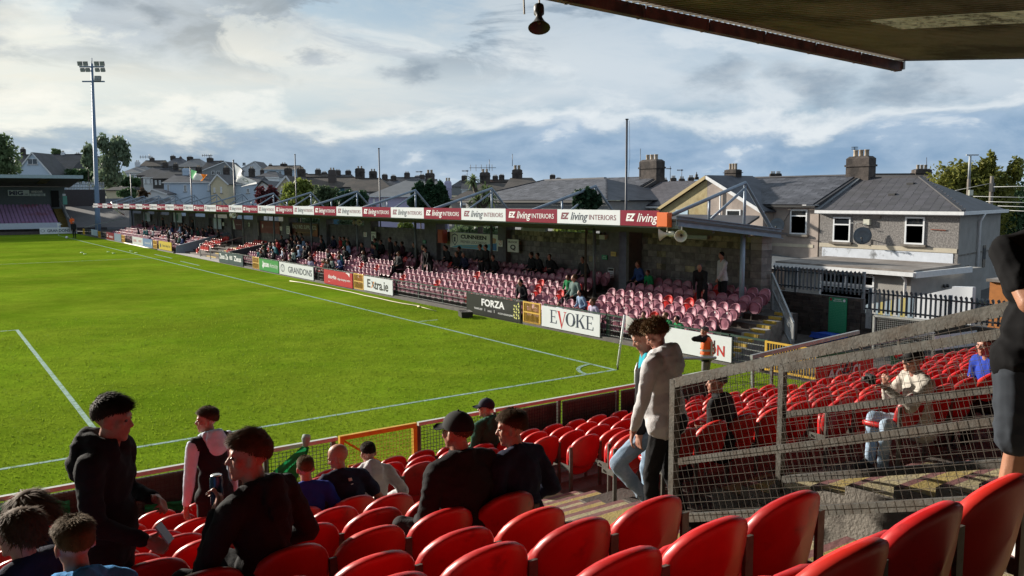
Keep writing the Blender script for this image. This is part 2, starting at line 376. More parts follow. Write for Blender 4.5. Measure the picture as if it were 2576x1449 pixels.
def mark(x0, y0, x1, y1): ml.add([(x0, y0, .004), (x1, y0, .004), (x1, y1, .004), (x0, y1, .004)], [(0, 1, 2, 3)])
mark(-W_, 0, 0, 100); mark(-63, 0, -W_, W_); mark(-63, 100-W_, -W_, 100)
mark(-51.7, 16.5-W_, -11.34, 16.5); mark(-11.34-W_, W_, -11.34, 16.5-W_); mark(-63, 50, -W_, 50+W_)
mark(.06, 10.1, .8, 10.2)
V = []; F = []
for i in range(13):
    a = PI/2*i/12
    for r_ in (.90, 1.01): V.append((-W_*.5-r_*math.cos(a)*.94, W_*.5+r_*math.sin(a)*.94, .008))
for i in range(12): F.append((2*i, 2*i+1, 2*i+3, 2*i+2))
ml.add(V, F)
mark(1.0, 48.8, 1.12, 54.3); mark(.75, 40.6, .87, 45.4)
ml.build('pitch_markings', LINE, kind='structure')

# real blades where the turf is close to the camera
def build_grass():
    n = 75000
    u = RNG.random(n); d = 10.0*(34/10.0)**(u**1.35)                     # denser towards the camera, thinning out
    a = RNG.uniform(R(-34), R(34), n)+YAW
    P = np.stack([CAM[0]+np.sin(a)*d, CAM[1]+np.cos(a)*d], 1)
    ok = (P[:, 0] < 2.5) & (P[:, 1] > -4.6) & ~((abs(P[:, 1]-.05) < .08) | (abs(P[:, 0]+.05) < .08) | ((abs(P[:, 0]+11.39) < .08) & (P[:, 1] < 16.5)))
    P = P[ok]; n = len(P)
    th = RNG.uniform(0, 2*PI, n); h = RNG.uniform(.022, .055, n); w = RNG.uniform(.004, .009, n)*np.clip(np.hypot(P[:, 0]-CAM[0], P[:, 1]-CAM[1])/11, 1, 2.4); ln = RNG.uniform(.01, .05, n); la = RNG.uniform(0, 2*PI, n)
    dx, dy = np.cos(th)*w, np.sin(th)*w
    V = np.zeros((n, 3, 3)); V[:, 0, 0] = P[:, 0]-dx; V[:, 0, 1] = P[:, 1]-dy; V[:, 1, 0] = P[:, 0]+dx; V[:, 1, 1] = P[:, 1]+dy
    V[:, 2, 0] = P[:, 0]+np.cos(la)*ln; V[:, 2, 1] = P[:, 1]+np.sin(la)*ln; V[:, 2, 2] = h
    me = bpy.data.meshes.new('grass'); me.vertices.add(n*3); me.vertices.foreach_set('co', V.ravel())
    me.loops.add(n*3); me.loops.foreach_set('vertex_index', np.arange(n*3)); me.polygons.add(n)
    me.polygons.foreach_set('loop_start', np.arange(n)*3); me.update(); me.validate()
    me.materials.append(mat('grass_blade', (.145, .215, .016), rough=.8, var=.3, scale=1.5, spec=.05, trans=.5))
    o = bpy.data.objects.new('grass', me); COL.objects.link(o); o['kind'] = 'stuff'
build_grass()

# ---------------------------------------------------------------- near stand: steps
NROW = 16
RH = [3.345-.202*i for i in range(NROW)]
RD = np.interp(range(NROW), [0, 1, 2, 3, 6, 7, 9, 10, 11, 12, 15], [9.66, 8.88, 8.10, 7.32, 5.33, 4.68, 3.21, 2.58, 1.91, 1.245, -.77])
RY = [-15.105+d for d in RD]; RT = [4.2-h for h in RH]; RF = [z-.8 for z in RT]
XL, XG, XV, XU = -10.88, -9.3, -7.8, -6.55      # left block edge, guard rail, second flight's left edge, upper right block edge
def step_front(i): return -4.95 if i == 0 else RY[i-1]-.10
def gx(i): return XV if i <= 4 else -8.32
def left_end(i): return gx(i)+.02 if i <= 6 else (-6.75 if i <= 8 else -6.35)
for i in range(NROW):
    y0, y1 = RY[i]-.10, step_front(i); z0 = -.4 if i == 0 else RF[i-1]-.3
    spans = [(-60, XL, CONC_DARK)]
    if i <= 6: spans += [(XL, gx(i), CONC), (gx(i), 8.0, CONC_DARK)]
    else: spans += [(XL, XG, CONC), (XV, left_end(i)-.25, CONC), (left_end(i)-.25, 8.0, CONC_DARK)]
    for x0, x1, m_ in spans:
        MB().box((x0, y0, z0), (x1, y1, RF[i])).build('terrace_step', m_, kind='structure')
    if i == NROW-1: continue
    # gangway: half steps, painted treads, maroon nosings
    for x0, x1 in ([(XL+.03, gx(i)-.03)] if i <= 6 else [(XL+.03, XG-.06), (XV+.03, left_end(i)-.28)]):
        yh = y0+.34
        MB().box((x0, y0+.002, RF[i]+.001), (x1, yh, RF[i]+.10)).build('half_step', CONC, kind='structure')
        p = MB()
        for (a, b, z, k) in ((y0+.004, yh-.065, RF[i]+.104, 0), (yh+.002, y1-.065, RF[i]+.004, 1)):
            p.add([(x0+.02, a, z), (x1-.02, a, z), (x1-.02, b, z), (x0+.02, b, z)], [(0, 1, 2, 3)], k)
        for (a, b, z) in ((yh-.065, yh-.002, RF[i]+.104), (y1-.065, y1-.002, RF[i]+.004)):
            p.add([(x0+.01, a, z), (x1-.01, a, z), (x1-.01, b, z), (x0+.01, b, z)], [(0, 1, 2, 3)], 2)
        p.build('step_paint', [YEL, YEL2, NOSE], kind='structure')
# the sunken way between the two flights and its walls
MB().box((XG-.02, -17.2, .2), (XG+.14, -10.9, 1.40)).box((XG-.02, -17.2, 1.40), (XG+.14, -11.7, 1.66)).box((XG-.02, -17.2, 1.66), (XG+.14, -12.5, 1.92)).build('stair_wall', CONC, kind='structure')
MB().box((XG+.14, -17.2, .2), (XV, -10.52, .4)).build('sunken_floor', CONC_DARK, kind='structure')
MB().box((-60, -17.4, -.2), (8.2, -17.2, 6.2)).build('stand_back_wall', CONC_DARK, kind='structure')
MB().box((-60, -5.05, -.2), (8.0, -4.95, .06)).build('front_kerb', CONC, kind='structure')

# ---------------------------------------------------------------- red seats
SEATRED = mat('red_plastic', (.42, .010, .011), rough=.38, var=.20, scale=5, spec=.45, orand=.2, bump=.05, bscale=14, col2=(.20, .012, .014), cscale=6, cfac=(.56, .70))
SEATSUN = mat('faded_red_plastic', (.52, .020, .013), rough=.40, var=.14, scale=5, spec=.45, orand=.1, bump=.03, bscale=14)
def shell(mb, hw, z0, z1, y, t, bow, tilt, n=30, top=2.2, bot=3.6, mi=0, flip=1):
    """thick curved plastic panel: superellipse outline, edges bowed towards +y, rolled rim"""
    zc = (z0+z1)/2; hz = (z1-z0)/2; V = []; F = []
    rings = [(.0, .012), (.55, .010), (.88, .016), (.965, .5*t+.012), (1.0, .32*t), (1.0, -.32*t), (.965, -.5*t), (.86, -.5*t-.004), (.5, -.5*t-.010), (.0, -.5*t-.012)]
    for k, (s_, dy) in enumerate(rings):
        for j in range(n):
            a = 2*PI*j/n; c, s = math.cos(a), math.sin(a); e = 2/(top if s >= 0 else bot)
            x = hw*math.copysign(abs(c)**e, c)*s_; z = hz*math.copysign(abs(s)**e, s)*s_
            V.append((x, y+flip*dy+bow*(x/hw)**2-tilt*(z+hz), zc+z))
    for k in range(len(rings)-1):
        for j in range(n):
            q = (k*n+j, k*n+(j+1) % n, (k+1)*n+(j+1) % n, (k+1)*n+j)
            F.append(q if flip > 0 else q[::-1])
    mb.add(V, F, mi, True)
BACK_ME = (lambda m: (shell(m, .213, .40, .80, .0, .046, .075, .20), m)[1])(MB()).mesh('backrest', SEATRED)
BACK_SUN = BACK_ME.copy(); BACK_SUN.materials.clear(); BACK_SUN.materials.append(SEATSUN)
PAN_ME = (lambda m: (shell(m, .200, .27, .64, .115, .036, -.04, -.06, n=22, top=3.4, bot=2.4), m)[1])(MB()).mesh('seat_pan', SEATRED)
_pd = MB(); shell(_pd, .200, -.19, .19, 0, .036, -.03, 0, n=22, top=3.4, bot=2.6)
_pd.v = [(x, .24+z, .415-y_) for x, y_, z in _pd.v]
PAN_DOWN = _pd.mesh('seat_pan', SEATRED)
LEG_ME = MB().box((-.022, -.008, 0), (.022, .008, .66)).box((-.05, -.02, 0), (.05, .02, .012)).mesh('leg', GALV_OLD)
BRK_ME = MB().box((-.006, .008, .37), (.006, .19, .43)).tube([(-.02, .165, .40), (.02, .165, .40)], .012, 6).mesh('bracket', GALV_OLD)
OCC = {}          # (row, block) -> x positions that are sat on
SEATS = []
def red_seat(i, x, label, occ=False, extra_leg=None, sun=False):
    t = thing('stadium_seat', label, 'seat', (x, RY[i]+.07, RF[i]), 0, 'red plastic seats in the near stand')
    inst('backrest', BACK_SUN if sun else BACK_ME, t, rot=(random.uniform(-.02, .02), 0, random.uniform(-.012, .012)))
    inst('seat_pan', PAN_DOWN if occ else PAN_ME, t)
    inst('leg', LEG_ME, t, (.222, .0, 0)); inst('bracket', BRK_ME, t, (.222, 0, 0))
    if extra_leg: inst('leg', LEG_ME, t, (-.222, 0, 0)); inst('bracket', BRK_ME, t, (-.222, 0, 0))
    return t
SP = .444
OCCUPIED = [(8, -11.38), (8, -10.95), (8, -12.57), (5, -11.26), (5, -11.70), (4, -10.70), (1, -8.0), (6, -7.85), (8, -6.6), (8, -5.3), (9, -13.43), (7, -13.5), (7, -13.05)]
ROWEND = {9: -11.36, 10: -11.17, 11: -11.10, 12: -10.88, 8: -11.02}      # centre of the last seat beside the gangway
for i in range(13):
    # left of the gangway
    xe = ROWEND.get(i, -11.10)
    cols = []
    k = 0
    while xe-k*SP > -17:
        cols.append((k+1, xe-k*SP)); k += 1
    if i in (0, 1, 2): cols = [(c, x) for c, x in cols if not -12.2 < x < -11.0] if i == 0 else cols
    for c, x in cols:
        if not (in_view((x, RY[i], RT[i]), 120) or in_view((x, RY[i], RT[i]-.3), 60)): continue
        occ = any(r == i and abs(x-ox) < SP*.5 for r, ox in OCCUPIED)
        red_seat(i, x, f'red tip-up seat left of the gangway, {ordinal(i+1)} row from barrier, {ordinal(c)} from steps', occ, sun=random.random() < .35)
    # in front, between the gangways (low rows only) and right of it
    xs = left_end(i)+.235
    for c in range(1, 40):
        x = xs+(c-1)*SP
        if x > 5.4: break
        if i == 0 and x > -2.6 or i == 1 and x > -1.9: continue
        if not (in_view((x, RY[i], RT[i]), 80)): continue
        occ = any(r == i and abs(x-ox) < SP*.5 for r, ox in OCCUPIED)
        red_seat(i, x, f'red tip-up seat right of the gangway, {ordinal(i+1)} row from barrier, {ordinal(c)} from steps', occ, extra_leg=(c == 1), sun=random.random() < .35)
# a few seats fill the lower gangway end in front of the left block
for i in (0, 1, 2, 3):
    for c in range(1, 7):
        x = XV-.2-SP*(c-1)
        if i == 3 and c < 3 or x < -10.6 or i == 0 and x < -9.9: continue
        if in_view((x, RY[i], RT[i]), 40) and i <= 2:
            red_seat(i, x, f'red tip-up seat straight below the yellow steps, {ordinal(i+1)} row from barrier, {ordinal(c)} from right', any(r == i and abs(x-ox) < SP*.5 for r, ox in OCCUPIED))

# ---------------------------------------------------------------- pitch-side barrier of the near stand
BY, BZ = -4.86, 1.07
BOARD = mat('grimy_boarding', (.105, .125, .105), rough=.85, var=.35, scale=3, bump=.3, col2=(.045, .055, .05), cscale=1.5)
RAILW = mat('pale_rail_paint', (.50, .53, .49), rough=.4, var=.15, scale=8)
WIRE = mat('dark_wire', (.035, .035, .035), rough=.55)
def wires(mb, x0, x1, z0, z1, y, s, r):
    n = int((x1-x0)/s)
    for k in range(n+1): x = x0+k*s; mb.box((x-r, y-r, z0), (x+r, y+r, z1))
    n = int((z1-z0)/s)
    for k in range(n+1): z = z0+k*s; mb.box((x0, y+r+.0005, z-r), (x1, y+3*r, z+r))
def barrier(x0, x1, boarded, label):
    t = thing('pitch_barrier', label, 'barrier', ((x0+x1)/2, BY, 0), 0, 'barrier panels along the near stand')
    MB().box((x0, BY-.03, BZ-.05), (x1, BY+.03, BZ)).build('top_rail', RAILW, t)
    MB().box((x0, BY-.02, .14), (x1, BY+.02, .18)).build('bottom_rail', GALV, t)
    n = max(1, round((x1-x0)/1.25))
    for k in range(n+1):
        x = x0+.035+(x1-x0-.07)*k/n
        MB().box((x-.03, BY+.035, -.02), (x+.03, BY+.085, BZ-.06)).build('post', GALV_OLD, t)
    mb = MB(); wires(mb, x0+.02, x1-.02, .19, BZ-.06, BY-.045, .05, .0028); o = mb.build('wire_mesh', WIRE, t); o['kind'] = 'stuff'
    if boarded:
        for k in range(n):
            a = x0+(x1-x0)*k/n+.06; b = x0+(x1-x0)*(k+1)/n-.06
            MB().box((a, BY+.006, .2), (b, BY+.02, BZ-.08)).build('board', BOARD, t)
    return t
barrier(-18.0, -12.35, True, 'dark boarded barrier with pale rail behind the standing boy in black hood')
barrier(-12.3, -10.45, True, 'dark boarded barrier with pale rail behind the boy with white sleeves')
barrier(-10.42, -9.44, False, 'open mesh barrier beside the yellow gate, with green flag tied on')
barrier(-8.22, -6.95, False, 'open mesh barrier behind the man in black cap, grass showing through')
barrier(-6.92, -1.9, True, 'long brown boarded barrier in front of the empty red seats')
t = thing('pitch_gate', 'yellow framed mesh gate in the barrier behind the seated bald man', 'gate', (-8.83, BY, 0))
x0, x1 = -9.41, -8.25
for a, b in (((x0, BY-.03, .16), (x0+.06, BY+.03, BZ)), ((x1-.06, BY-.03, .16), (x1, BY+.03, BZ))): MB().box(a, b).build('stile', GATEY, t)
MB().box((x0+.06, BY-.03, BZ-.06), (x1-.06, BY+.03, BZ)).build('top_rail', GATEY, t); MB().box((x0+.06, BY-.03, .16), (x1-.06, BY+.03, .22)).build('bottom_rail', GATEY, t)
MB().bar((x0+.06, BY, BZ-.07), (x1-.06, BY, .23), .05, .03).build('brace', GATEY, t)
MB().box((x0+.10, BY-.045, .62), (x0+.24, BY-.03, .66)).build('latch', GATEY, t)
mb = MB(); wires(mb, x0+.07, x1-.07, .22, BZ-.06, BY-.05, .05, .0022); mb.build('wire_mesh', mat('yellow_wire', (.30, .2, .03), rough=.5), t, kind='stuff')

# ---------------------------------------------------------------- sloping guard rails beside the steps
def guard(X, A, B, C, D, label, mid, s, r, posts=()):
    """A,B: ends of the top rail (y,z); C,D: ends of the bottom rail"""
    t = thing('guard_rail', label, 'guard rail', (X, (A[0]+B[0])/2, min(C[1], D[1])))
    P = lambda q, dx=0: Vector((X+dx, q[0], q[1])); w = .05
    MB().bar(P(A), P(B), .06, .07).build('top_rail', GALV_OLD, t); MB().bar(P(C), P(D), .05, .06).build('bottom_rail', GALV_OLD, t)
    MB().bar((X, A[0]+.02, C[1]-.12), (X, A[0]+.02, A[1]+.02), .05, .06, up=(1, 0, 0)).build('post', GALV_OLD, t)
    for m_ in mid:
        a = np.array(C)*(1-m_)+np.array(A)*m_; b = np.array(D)*(1-m_)+np.array(B)*m_
        MB().bar(P(a), P(b), .035, .05).build('mid_rail', GALV_OLD, t)
    for p in posts:
        a = np.array(A)*(1-p)+np.array(B)*p; b = np.array(C)*(1-p)+np.array(D)*p
        MB().bar((X+.005, a[0], b[1]-.15), (X+.005, a[0], a[1]-.04), .05, .05, up=(1, 0, 0)).build('post', GALV_OLD, t)
    mb = MB(); d = Vector((0, B[0]-A[0], B[1]-A[1])); L_ = d.length; d.normalize(); nrm = Vector((0, -d.z, d.y)); nrm = nrm if nrm.z > 0 else -nrm
    H_ = ((Vector((0, *A))-Vector((0, *C))).dot(nrm)); o = Vector((X-.045, *C))
    n = int(L_/s)+8
    for k in range(-8, n+9):
        p = o+d*(k*s)
        q = p+nrm*H_
        f = lambda v: min(A[0], B[0])-.0 <= v.y <= max(A[0], C[0])+.01
        if f(p) and f(q): mb.bar(p, q, 2*r)
        elif f(p) or f(q):
            # clip at the front post
            ym = max(A[0], C[0]); tt = (ym-p.y)/(q.y-p.y) if abs(q.y-p.y) > 1e-6 else 1; tt = min(max(tt, 0), 1); c = p+(q-p)*tt
            if min(A[0], B[0]) <= c.y: mb.bar(p if f(p) else c, c if f(p) else q, 2*r)
    for k in range(1, int(H_/s)+1):
        p = o+nrm*(k*s)+Vector((-2.2*r, 0, 0))
        e = (max(A[0], C[0])-p.y)/d.y
        mb.bar(p+d*e, p+d*L_, 2*r)
    mb.build('wire_mesh', mat('rusty_wire', (.085, .072, .06), rough=.7, metal=.1, var=.4), t, kind='stuff')
    return t
def yz(p): return (float(p[1]), float(p[2]))
A = yz(at_X(1703, 962, XG)); C = yz(at_X(1712, 1303, XG))
guard(XG, A, (A[0]-3.2, A[1]+3.2*.347), C, (C[0]-3.2, C[1]+3.2*.36), 'weathered mesh guard rail climbing beside the near yellow steps', (.42,), .058, .0011)
A = yz(at_X(1975, 925, XV)); C = yz(at_X(1970, 1205, XV))
guard(XV, A, (A[0]-3.4, A[1]+3.4*.30), C, (C[0]-3.4, C[1]+3.4*.34), 'grey mesh guard rail on the far flight of steps, seen through the nearer one', (.58,), .058, .0011)

# ---------------------------------------------------------------- near stand roof
RUST = mat('rusty_gutter', (.16, .10, .085), rough=.6, var=.35, scale=5, col2=(.07, .06, .06), cscale=2)
SOFFIT = mat('corrugated_sheet', (.27, .255, .22), rough=.65, var=.2, scale=1.2, spec=.3, col2=(.10, .088, .07), cscale=.6)
ROOFLIGHT = mat('yellowed_rooflight', (.50, .44, .26), rough=.6, var=.3, scale=6, col2=(.16, .13, .07), cscale=5, cfac=(.48, .6), trans=.6)
GA, GB = Vector(at_Y(2260, 180, -4.9))+Vector((0, -.1, .165)), Vector(at_Y(1372, 1, -4.84))+Vector((0, -.16, .165))
gd = (GB-GA)/(GB.x-GA.x)                                              # gutter direction per metre of x
rx1 = GA.x; rx0 = -34.0
roof = thing('stand_roof', 'corrugated roof of the near stand with rusty gutter along its edge', 'roof', (rx1-10, -10, 6))
SLOPE = .116
def rz_(x, y): return GA.z+gd.z*(x-GA.x)-SLOPE*(-5.0-y)+.06
mbr = MB(); mbl = MB()
pitch_ = .146; prof = [(0, 0), (.30, 0), (.42, .05), (.88, .05), (1.0, 0)]
xs = []; k = 0
while rx1-.02-k*pitch_ > rx0:
    for f_, h_ in prof[:-1]: xs.append((rx1-.02-(k+f_)*pitch_, h_))
    k += 1
ys = [-4.83, -7.2, -11.2, -17.3]
for j in range(3):
    V = []; F = []; FL = []
    for x, h_ in xs: V += [(x, ys[j], rz_(x, ys[j])+h_), (x, ys[j+1], rz_(x, ys[j+1])+h_)]
    for q in range(len(xs)-1):
        lx = rx1-xs[q][0]
        tgt = FL if (3.85 < lx < 4.85 and j == 1) else F
        tgt.append((2*q, 2*q+1, 2*q+3, 2*q+2))
    mbr.add(V, F, 0, False)
    if FL: mbl.add(V, FL, 0, False)
mbr.build('roof_sheet', SOFFIT, roof)
def clean(mb):                                                         # drop unused points
    used = sorted({i for f in mb.f for i in f}); ix = {v: k for k, v in enumerate(used)}
    mb.v = [mb.v[i] for i in used]; mb.f = [tuple(ix[i] for i in f) for f in mb.f]; return mb
clean(mbl).build('rooflight', ROOFLIGHT, roof)
gp = [(0, .02, -.16), (0, .16, -.16), (0, .19, -.04), (0, .19, .03), (0, .165, .03), (0, .15, -.13), (0, .05, -.13), (0, .02, .03)]
seg = 1.5; k = 0
while GA.x-k*seg > rx0:
    a = GA.x-k*seg; b = max(a-seg+.012, rx0)
    pa = Vector((a, -5.0, GA.z+gd.z*(a-GA.x))); dv = Vector((b-a, 0, gd.z*(b-a)))
    MB().prism([pa+Vector(q) for q in gp], dv).build('gutter_length', RUST, roof)
    MB().prism([pa+Vector((-.02, q[1]*1.0+math.copysign(.006, q[1]-.09), q[2]*1.04)) for q in gp[:4]]+[pa+Vector((-.02, .02, .036))], (-.05, 0, 0)).build('gutter_joint', RUST, roof)
    k += 1
MB().box((GA.x-.02, -5.02, GA.z-.13), (GA.x+.05, -4.72, GA.z+.10)).build('gutter_end', GALV, roof)
MB().prism([(rx1+.0, -4.9, rz_(rx1, -4.9)-.02), (rx1, -17.2, rz_(rx1, -17.2)-.02), (rx1, -17.2, rz_(rx1, -17.2)+.16), (rx1, -4.9, rz_(rx1, -4.9)+.16)], (.03, 0, 0)).build('verge_trim', GALV_OLD, roof)
for x in (2.6, -3.4, -9.4, -15.4, -21.4):                              # rafters carrying the sheet, well back from the edge
    MB().bar((x, -11.5, rz_(x, -11.5)-.16), (x, -17.2, rz_(x, -17.2)-.16), .14, .26).build('rafter', GALV_OLD, roof)
# loudspeaker under the gutter
def horn(parent, c, d, s, m, mi):
    d = Vector(d).normalized(); Q = d.to_track_quat('Z', 'Y').to_matrix(); mb = MB()
    mb.lathe([(.001, -.20*s), (.075*s, -.20*s), (.08*s, -.17*s), (.08*s, -.06*s), (.045*s, -.03*s), (.055*s, .03*s), (.10*s, .12*s), (.165*s, .20*s), (.17*s, .205*s), (.16*s, .205*s), (.09*s, .11*s), (.03*s, .04*s), (.001, .04*s)], c, 20, 0, Q)
    o = mb.build('horn', m, parent)
    mb = MB().ball(Vector(c)+d*(.10*s), .035*s, 10, 6); mb.build('horn_plug', mi, parent)
    return o
DGREY = mat('dark_grey_plastic', (.045, .045, .045), rough=.5)
c = Vector(at_Y(1356, 42, -5.1))
t = thing('loudspeaker', 'dark horn loudspeaker hanging from the near roof gutter', 'loudspeaker', tuple(c+Vector((-.05, .05, .3))))
horn(t, c, tuple(-Vector(CF)*.75+Vector((.35, .5, -.35))), .95, DGREY, GALV_OLD)
for dx in (-.22, .06): MB().bar(c+Vector((dx, .06, .02)), c+Vector((dx-.02, .06, .42)), .02).build('hanger', GALV_OLD, t)
# ---------------------------------------------------------------- far stand along the touchline
def D2(x, y): return (644+x/4.0, 319.46+y/4.0)           # coordinates read off enlarged views of the photograph -> 2576 wide frame
def D3(x, y): return (1288+x/4.0, 319.46+y/4.0)
def D4(x, y): return (1932+x/4.0, 319.46+y/4.0)
def D5(x, y): return (644+x/4.0, 543.06+y/4.0)
def D6(x, y): return (1288+x/4.0, 543.06+y/4.0)
def D7(x, y): return (1932+x/4.0, 638.9+y/4.0)
def DL(x, y): return (x/4.0, 255.56+y/4.0)
def DS(x, y): return ((550+x/4.2933)/1.5652, (850+y/4.2933)/1.5652)
def D1(x, y): return ((200+x/5.152)/1.5652, (850+y/5.152)/1.5652)

BLOCK = mat('concrete_block', (.20, .185, .17), rough=.9, var=.3, scale=5, bump=.4, bscale=30, orand=.25, col2=(.13, .12, .115), cscale=2)
BLOCKM = mat('lit_mossy_block', (.30, .27, .17), rough=.9, var=.3, scale=5, bump=.4, bscale=30, orand=.2, col2=(.10, .09, .06), cscale=2)  # moss, plus the light on the top courses painted into the yellower colour
MORT = mat('mortar', (.10, .095, .09), rough=.95, var=.2, scale=6)
STEEL_B = mat('blue_grey_steel', (.21, .26, .32), rough=.45, var=.2, scale=4, metal=.3, bump=.08, bscale=40)
STEEL_D = mat('dull_post_steel', (.16, .18, .19), rough=.5, var=.25, scale=5, metal=.3)
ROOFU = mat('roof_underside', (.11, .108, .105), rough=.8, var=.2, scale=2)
ROOFT = mat('roof_top_sheet', (.16, .17, .18), rough=.6, var=.2, scale=2)
MAROON = mat('maroon_sign', (.21, .012, .035), rough=.22, var=.06, scale=3, spec=.6)
SIGNW = mat('white_sign', (.66, .68, .72), rough=.25, var=.04, scale=3, spec=.6)
INKM = mat('maroon_print', (.14, .008, .03), rough=.4); INKN = mat('navy_print', (.02, .03, .06), rough=.4); INKW = mat('white_print', (.70, .70, .72), rough=.4)
INKK = mat('black_print', (.012, .012, .014), rough=.4); INKR = mat('red_print', (.45, .02, .02), rough=.4)
PINK = mat('faded_maroon_plastic', (.36, .15, .20), rough=.45, var=.25, scale=5, spec=.45, orand=.22, col2=(.28, .085, .125), cscale=3, cfac=(.42, .66))
PINKD = mat('maroon_plastic_rim', (.13, .02, .04), rough=.4, var=.2)
REDF = mat('newer_red_plastic', (.48, .02, .018), rough=.35, var=.12, orand=.12)
TAGW = mat('seat_number_plate', (.62, .62, .60), rough=.5)
NF = 6
FX = [3.32+.65*i for i in range(NF)]; FZ = [-.06+.17*i for i in range(NF)]
YEND = 94.2
POSTY = [1.2+6.66*k for k in range(14)]
stand = thing('grandstand', 'long low covered stand of faded maroon seats along the touchline', 'stand', (5, 47, 0))
for i in range(NF):
    for y0, y1 in ((.15, 40.9), (42.5 if i < 1 else 41.15, 54.7), (54.95, 92)):
        MB().box((FX[i]-.52, y0, -.5), (FX[i]+(.13 if i < NF-1 else .70), y1, FZ[i])).build('terrace_step', CONC_DARK, stand)
    # the open right-hand end: bare steps with yellow edges
    for h in range(2):
        xa = FX[i]-.52+.325*h; z = FZ[i]+.085*h
        MB().box((xa, -.80+.13*(i+.5*h), -.5), (xa+.325, .148, z)).build('end_step', mat('pale_step', (.27, .255, .235), rough=.9, var=.25, scale=3, bump=.4, col2=(.17, .16, .15), cscale=2), stand)
        MB().box((xa-.004, -.81+.13*(i+.5*h), z-.075), (xa+.07, -.25+.10*(i+.5*h), z+.004)).build('step_edge', mat('dirty_yellow_edge', (.42, .28, .03), rough=.8, var=.3, scale=6, col2=(.22, .17, .09), cscale=4, cfac=(.5, .65)), stand)
# back wall: recessed mortar bed, blocks proud of it
bays = [(1.71, 6.68, 3.02, True), (8.68, 14.83, 2.86, True), (15.44, 20.82, 2.60, True), (22.0, 28.15, 2.66, True)]
y = 29.05
while y < 90:
    bays.append((y, y+5.4, 2.66, False)); y += 6.5
bw, bh = .445, .218
blk = []
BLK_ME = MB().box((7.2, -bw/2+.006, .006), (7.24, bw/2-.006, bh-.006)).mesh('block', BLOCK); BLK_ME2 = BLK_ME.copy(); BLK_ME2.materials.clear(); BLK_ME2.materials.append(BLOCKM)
nblk = 0
for y0, y1, zt, fine in bays:
    wb = MB().box((7.208, y0, -.4), (7.42, y1, zt)).build('back_wall', MORT, stand)
    rows = int((zt-.55)/bh); st = MB()
    for r in range(rows):
        z = zt-bh*(r+1); off = bw/2 if r % 2 else 0
        yy = y0+bw/2-off
        while yy < y1+bw/2:
            a, b = max(yy-bw/2, y0), min(yy+bw/2, y1)
            if b-a > .12:
                if fine and nblk < 290 and b-a > bw-.01 and y0 < 20:
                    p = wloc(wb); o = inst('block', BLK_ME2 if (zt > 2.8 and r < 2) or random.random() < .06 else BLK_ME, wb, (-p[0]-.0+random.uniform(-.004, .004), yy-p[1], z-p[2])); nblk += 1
                else: st.box((7.2+random.uniform(-.003, .003), a+.006, z+.006), (7.23, b-.006, z+bh-.006))
            yy += bw
    if st.v: st.build('block', BLOCK, wb, kind='stuff')
pil = [(7.6, 8.68), (14.83, 15.44), (20.82, 22.0), (28.15, 29.05)]+[(y, y+1.05) for y in np.arange(34.45, 90, 6.5)]
for a, b in pil:
    p = MB().box((6.96, a, -.4), (7.46, b, 3.06)).build('pillar', mat('painted_pillar', (.15, .145, .15), rough=.9, var=.25, scale=5, bump=.3), stand)
MB().box((7.0, 1.30, -.4), (7.47, 1.71, 3.03)).build('end_pillar', MORT, stand)
ep = stand.children[-1]
for r in range(14):
    z = 3.03-.218*(r+1); h = .006
    sp = .0 if r % 2 else .2
    MB().box((6.985, 1.285, z+h), (7.47-.22*(1 if r % 2 else 0), 1.3, z+.218-h)).box((6.985, 1.3, z+h), (7.0, 1.71-.01, z+.218-h)).build('block', BLOCK if r > 1 else mat('pale_block', (.30, .29, .27), rough=.9, var=.2, bump=.3), ep)
    if r % 2: MB().box((7.26, 1.285, z+h), (7.47, 1.3, z+.218-h)).build('block', BLOCK if r > 1 else MATS['pale_block'], ep)
MB().box((6.62, 6.72, -.3), (7.3, 6.86, 3.06)).build('door_jamb', MORT, stand)
# roof, posts, trusses
def rzf(x): return 3.72-.105*(x-3.0)
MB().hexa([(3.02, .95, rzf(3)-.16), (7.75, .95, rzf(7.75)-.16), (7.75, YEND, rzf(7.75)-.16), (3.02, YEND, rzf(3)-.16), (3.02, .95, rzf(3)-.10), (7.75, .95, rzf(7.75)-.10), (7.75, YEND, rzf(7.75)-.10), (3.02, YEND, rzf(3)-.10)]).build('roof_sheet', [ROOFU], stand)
MB().box((3.03, .95, 3.36), (3.11, YEND, 3.54)).build('eaves_beam', STEEL_D, stand)
for x in (4.5, 6.04): MB().box((x-.05, 1.0, rzf(x)-.36), (x+.05, YEND-.1, rzf(x)-.165)).build('purlin', ROOFU, stand)
eb = MB(); A_, B_ = (3.0, 1.02), (7.35, 1.02)
for dz0, dz1, w in ((-.02, .0, .09), (-.27, -.02, .012), (-.29, -.27, .09)):
    eb.hexa([(3.0, 1.0-w, rzf(3)+dz0), (7.5, 1.0-w, rzf(7.5)+dz0), (7.5, 1.0+w*.4, rzf(7.5)+dz0), (3.0, 1.0+w*.4, rzf(3)+dz0), (3.0, 1.0-w, rzf(3)+dz1), (7.5, 1.0-w, rzf(7.5)+dz1), (7.5, 1.0+w*.4, rzf(7.5)+dz1), (3.0, 1.0+w*.4, rzf(3)+dz1)])
eb.build('end_beam', STEEL_B, stand)
eb_o = stand.children[-1]
for k in range(12):
    x = 3.5+k*.33; MB().lathe([(.001, 0), (.016, 0), (.016, .012), (.001, .012)], (x, .985, rzf(x)-.1-.02*(k % 2)), 6, 0, Matrix.Rotation(PI/2, 3, 'X')).build('bolt', GALV, eb_o)
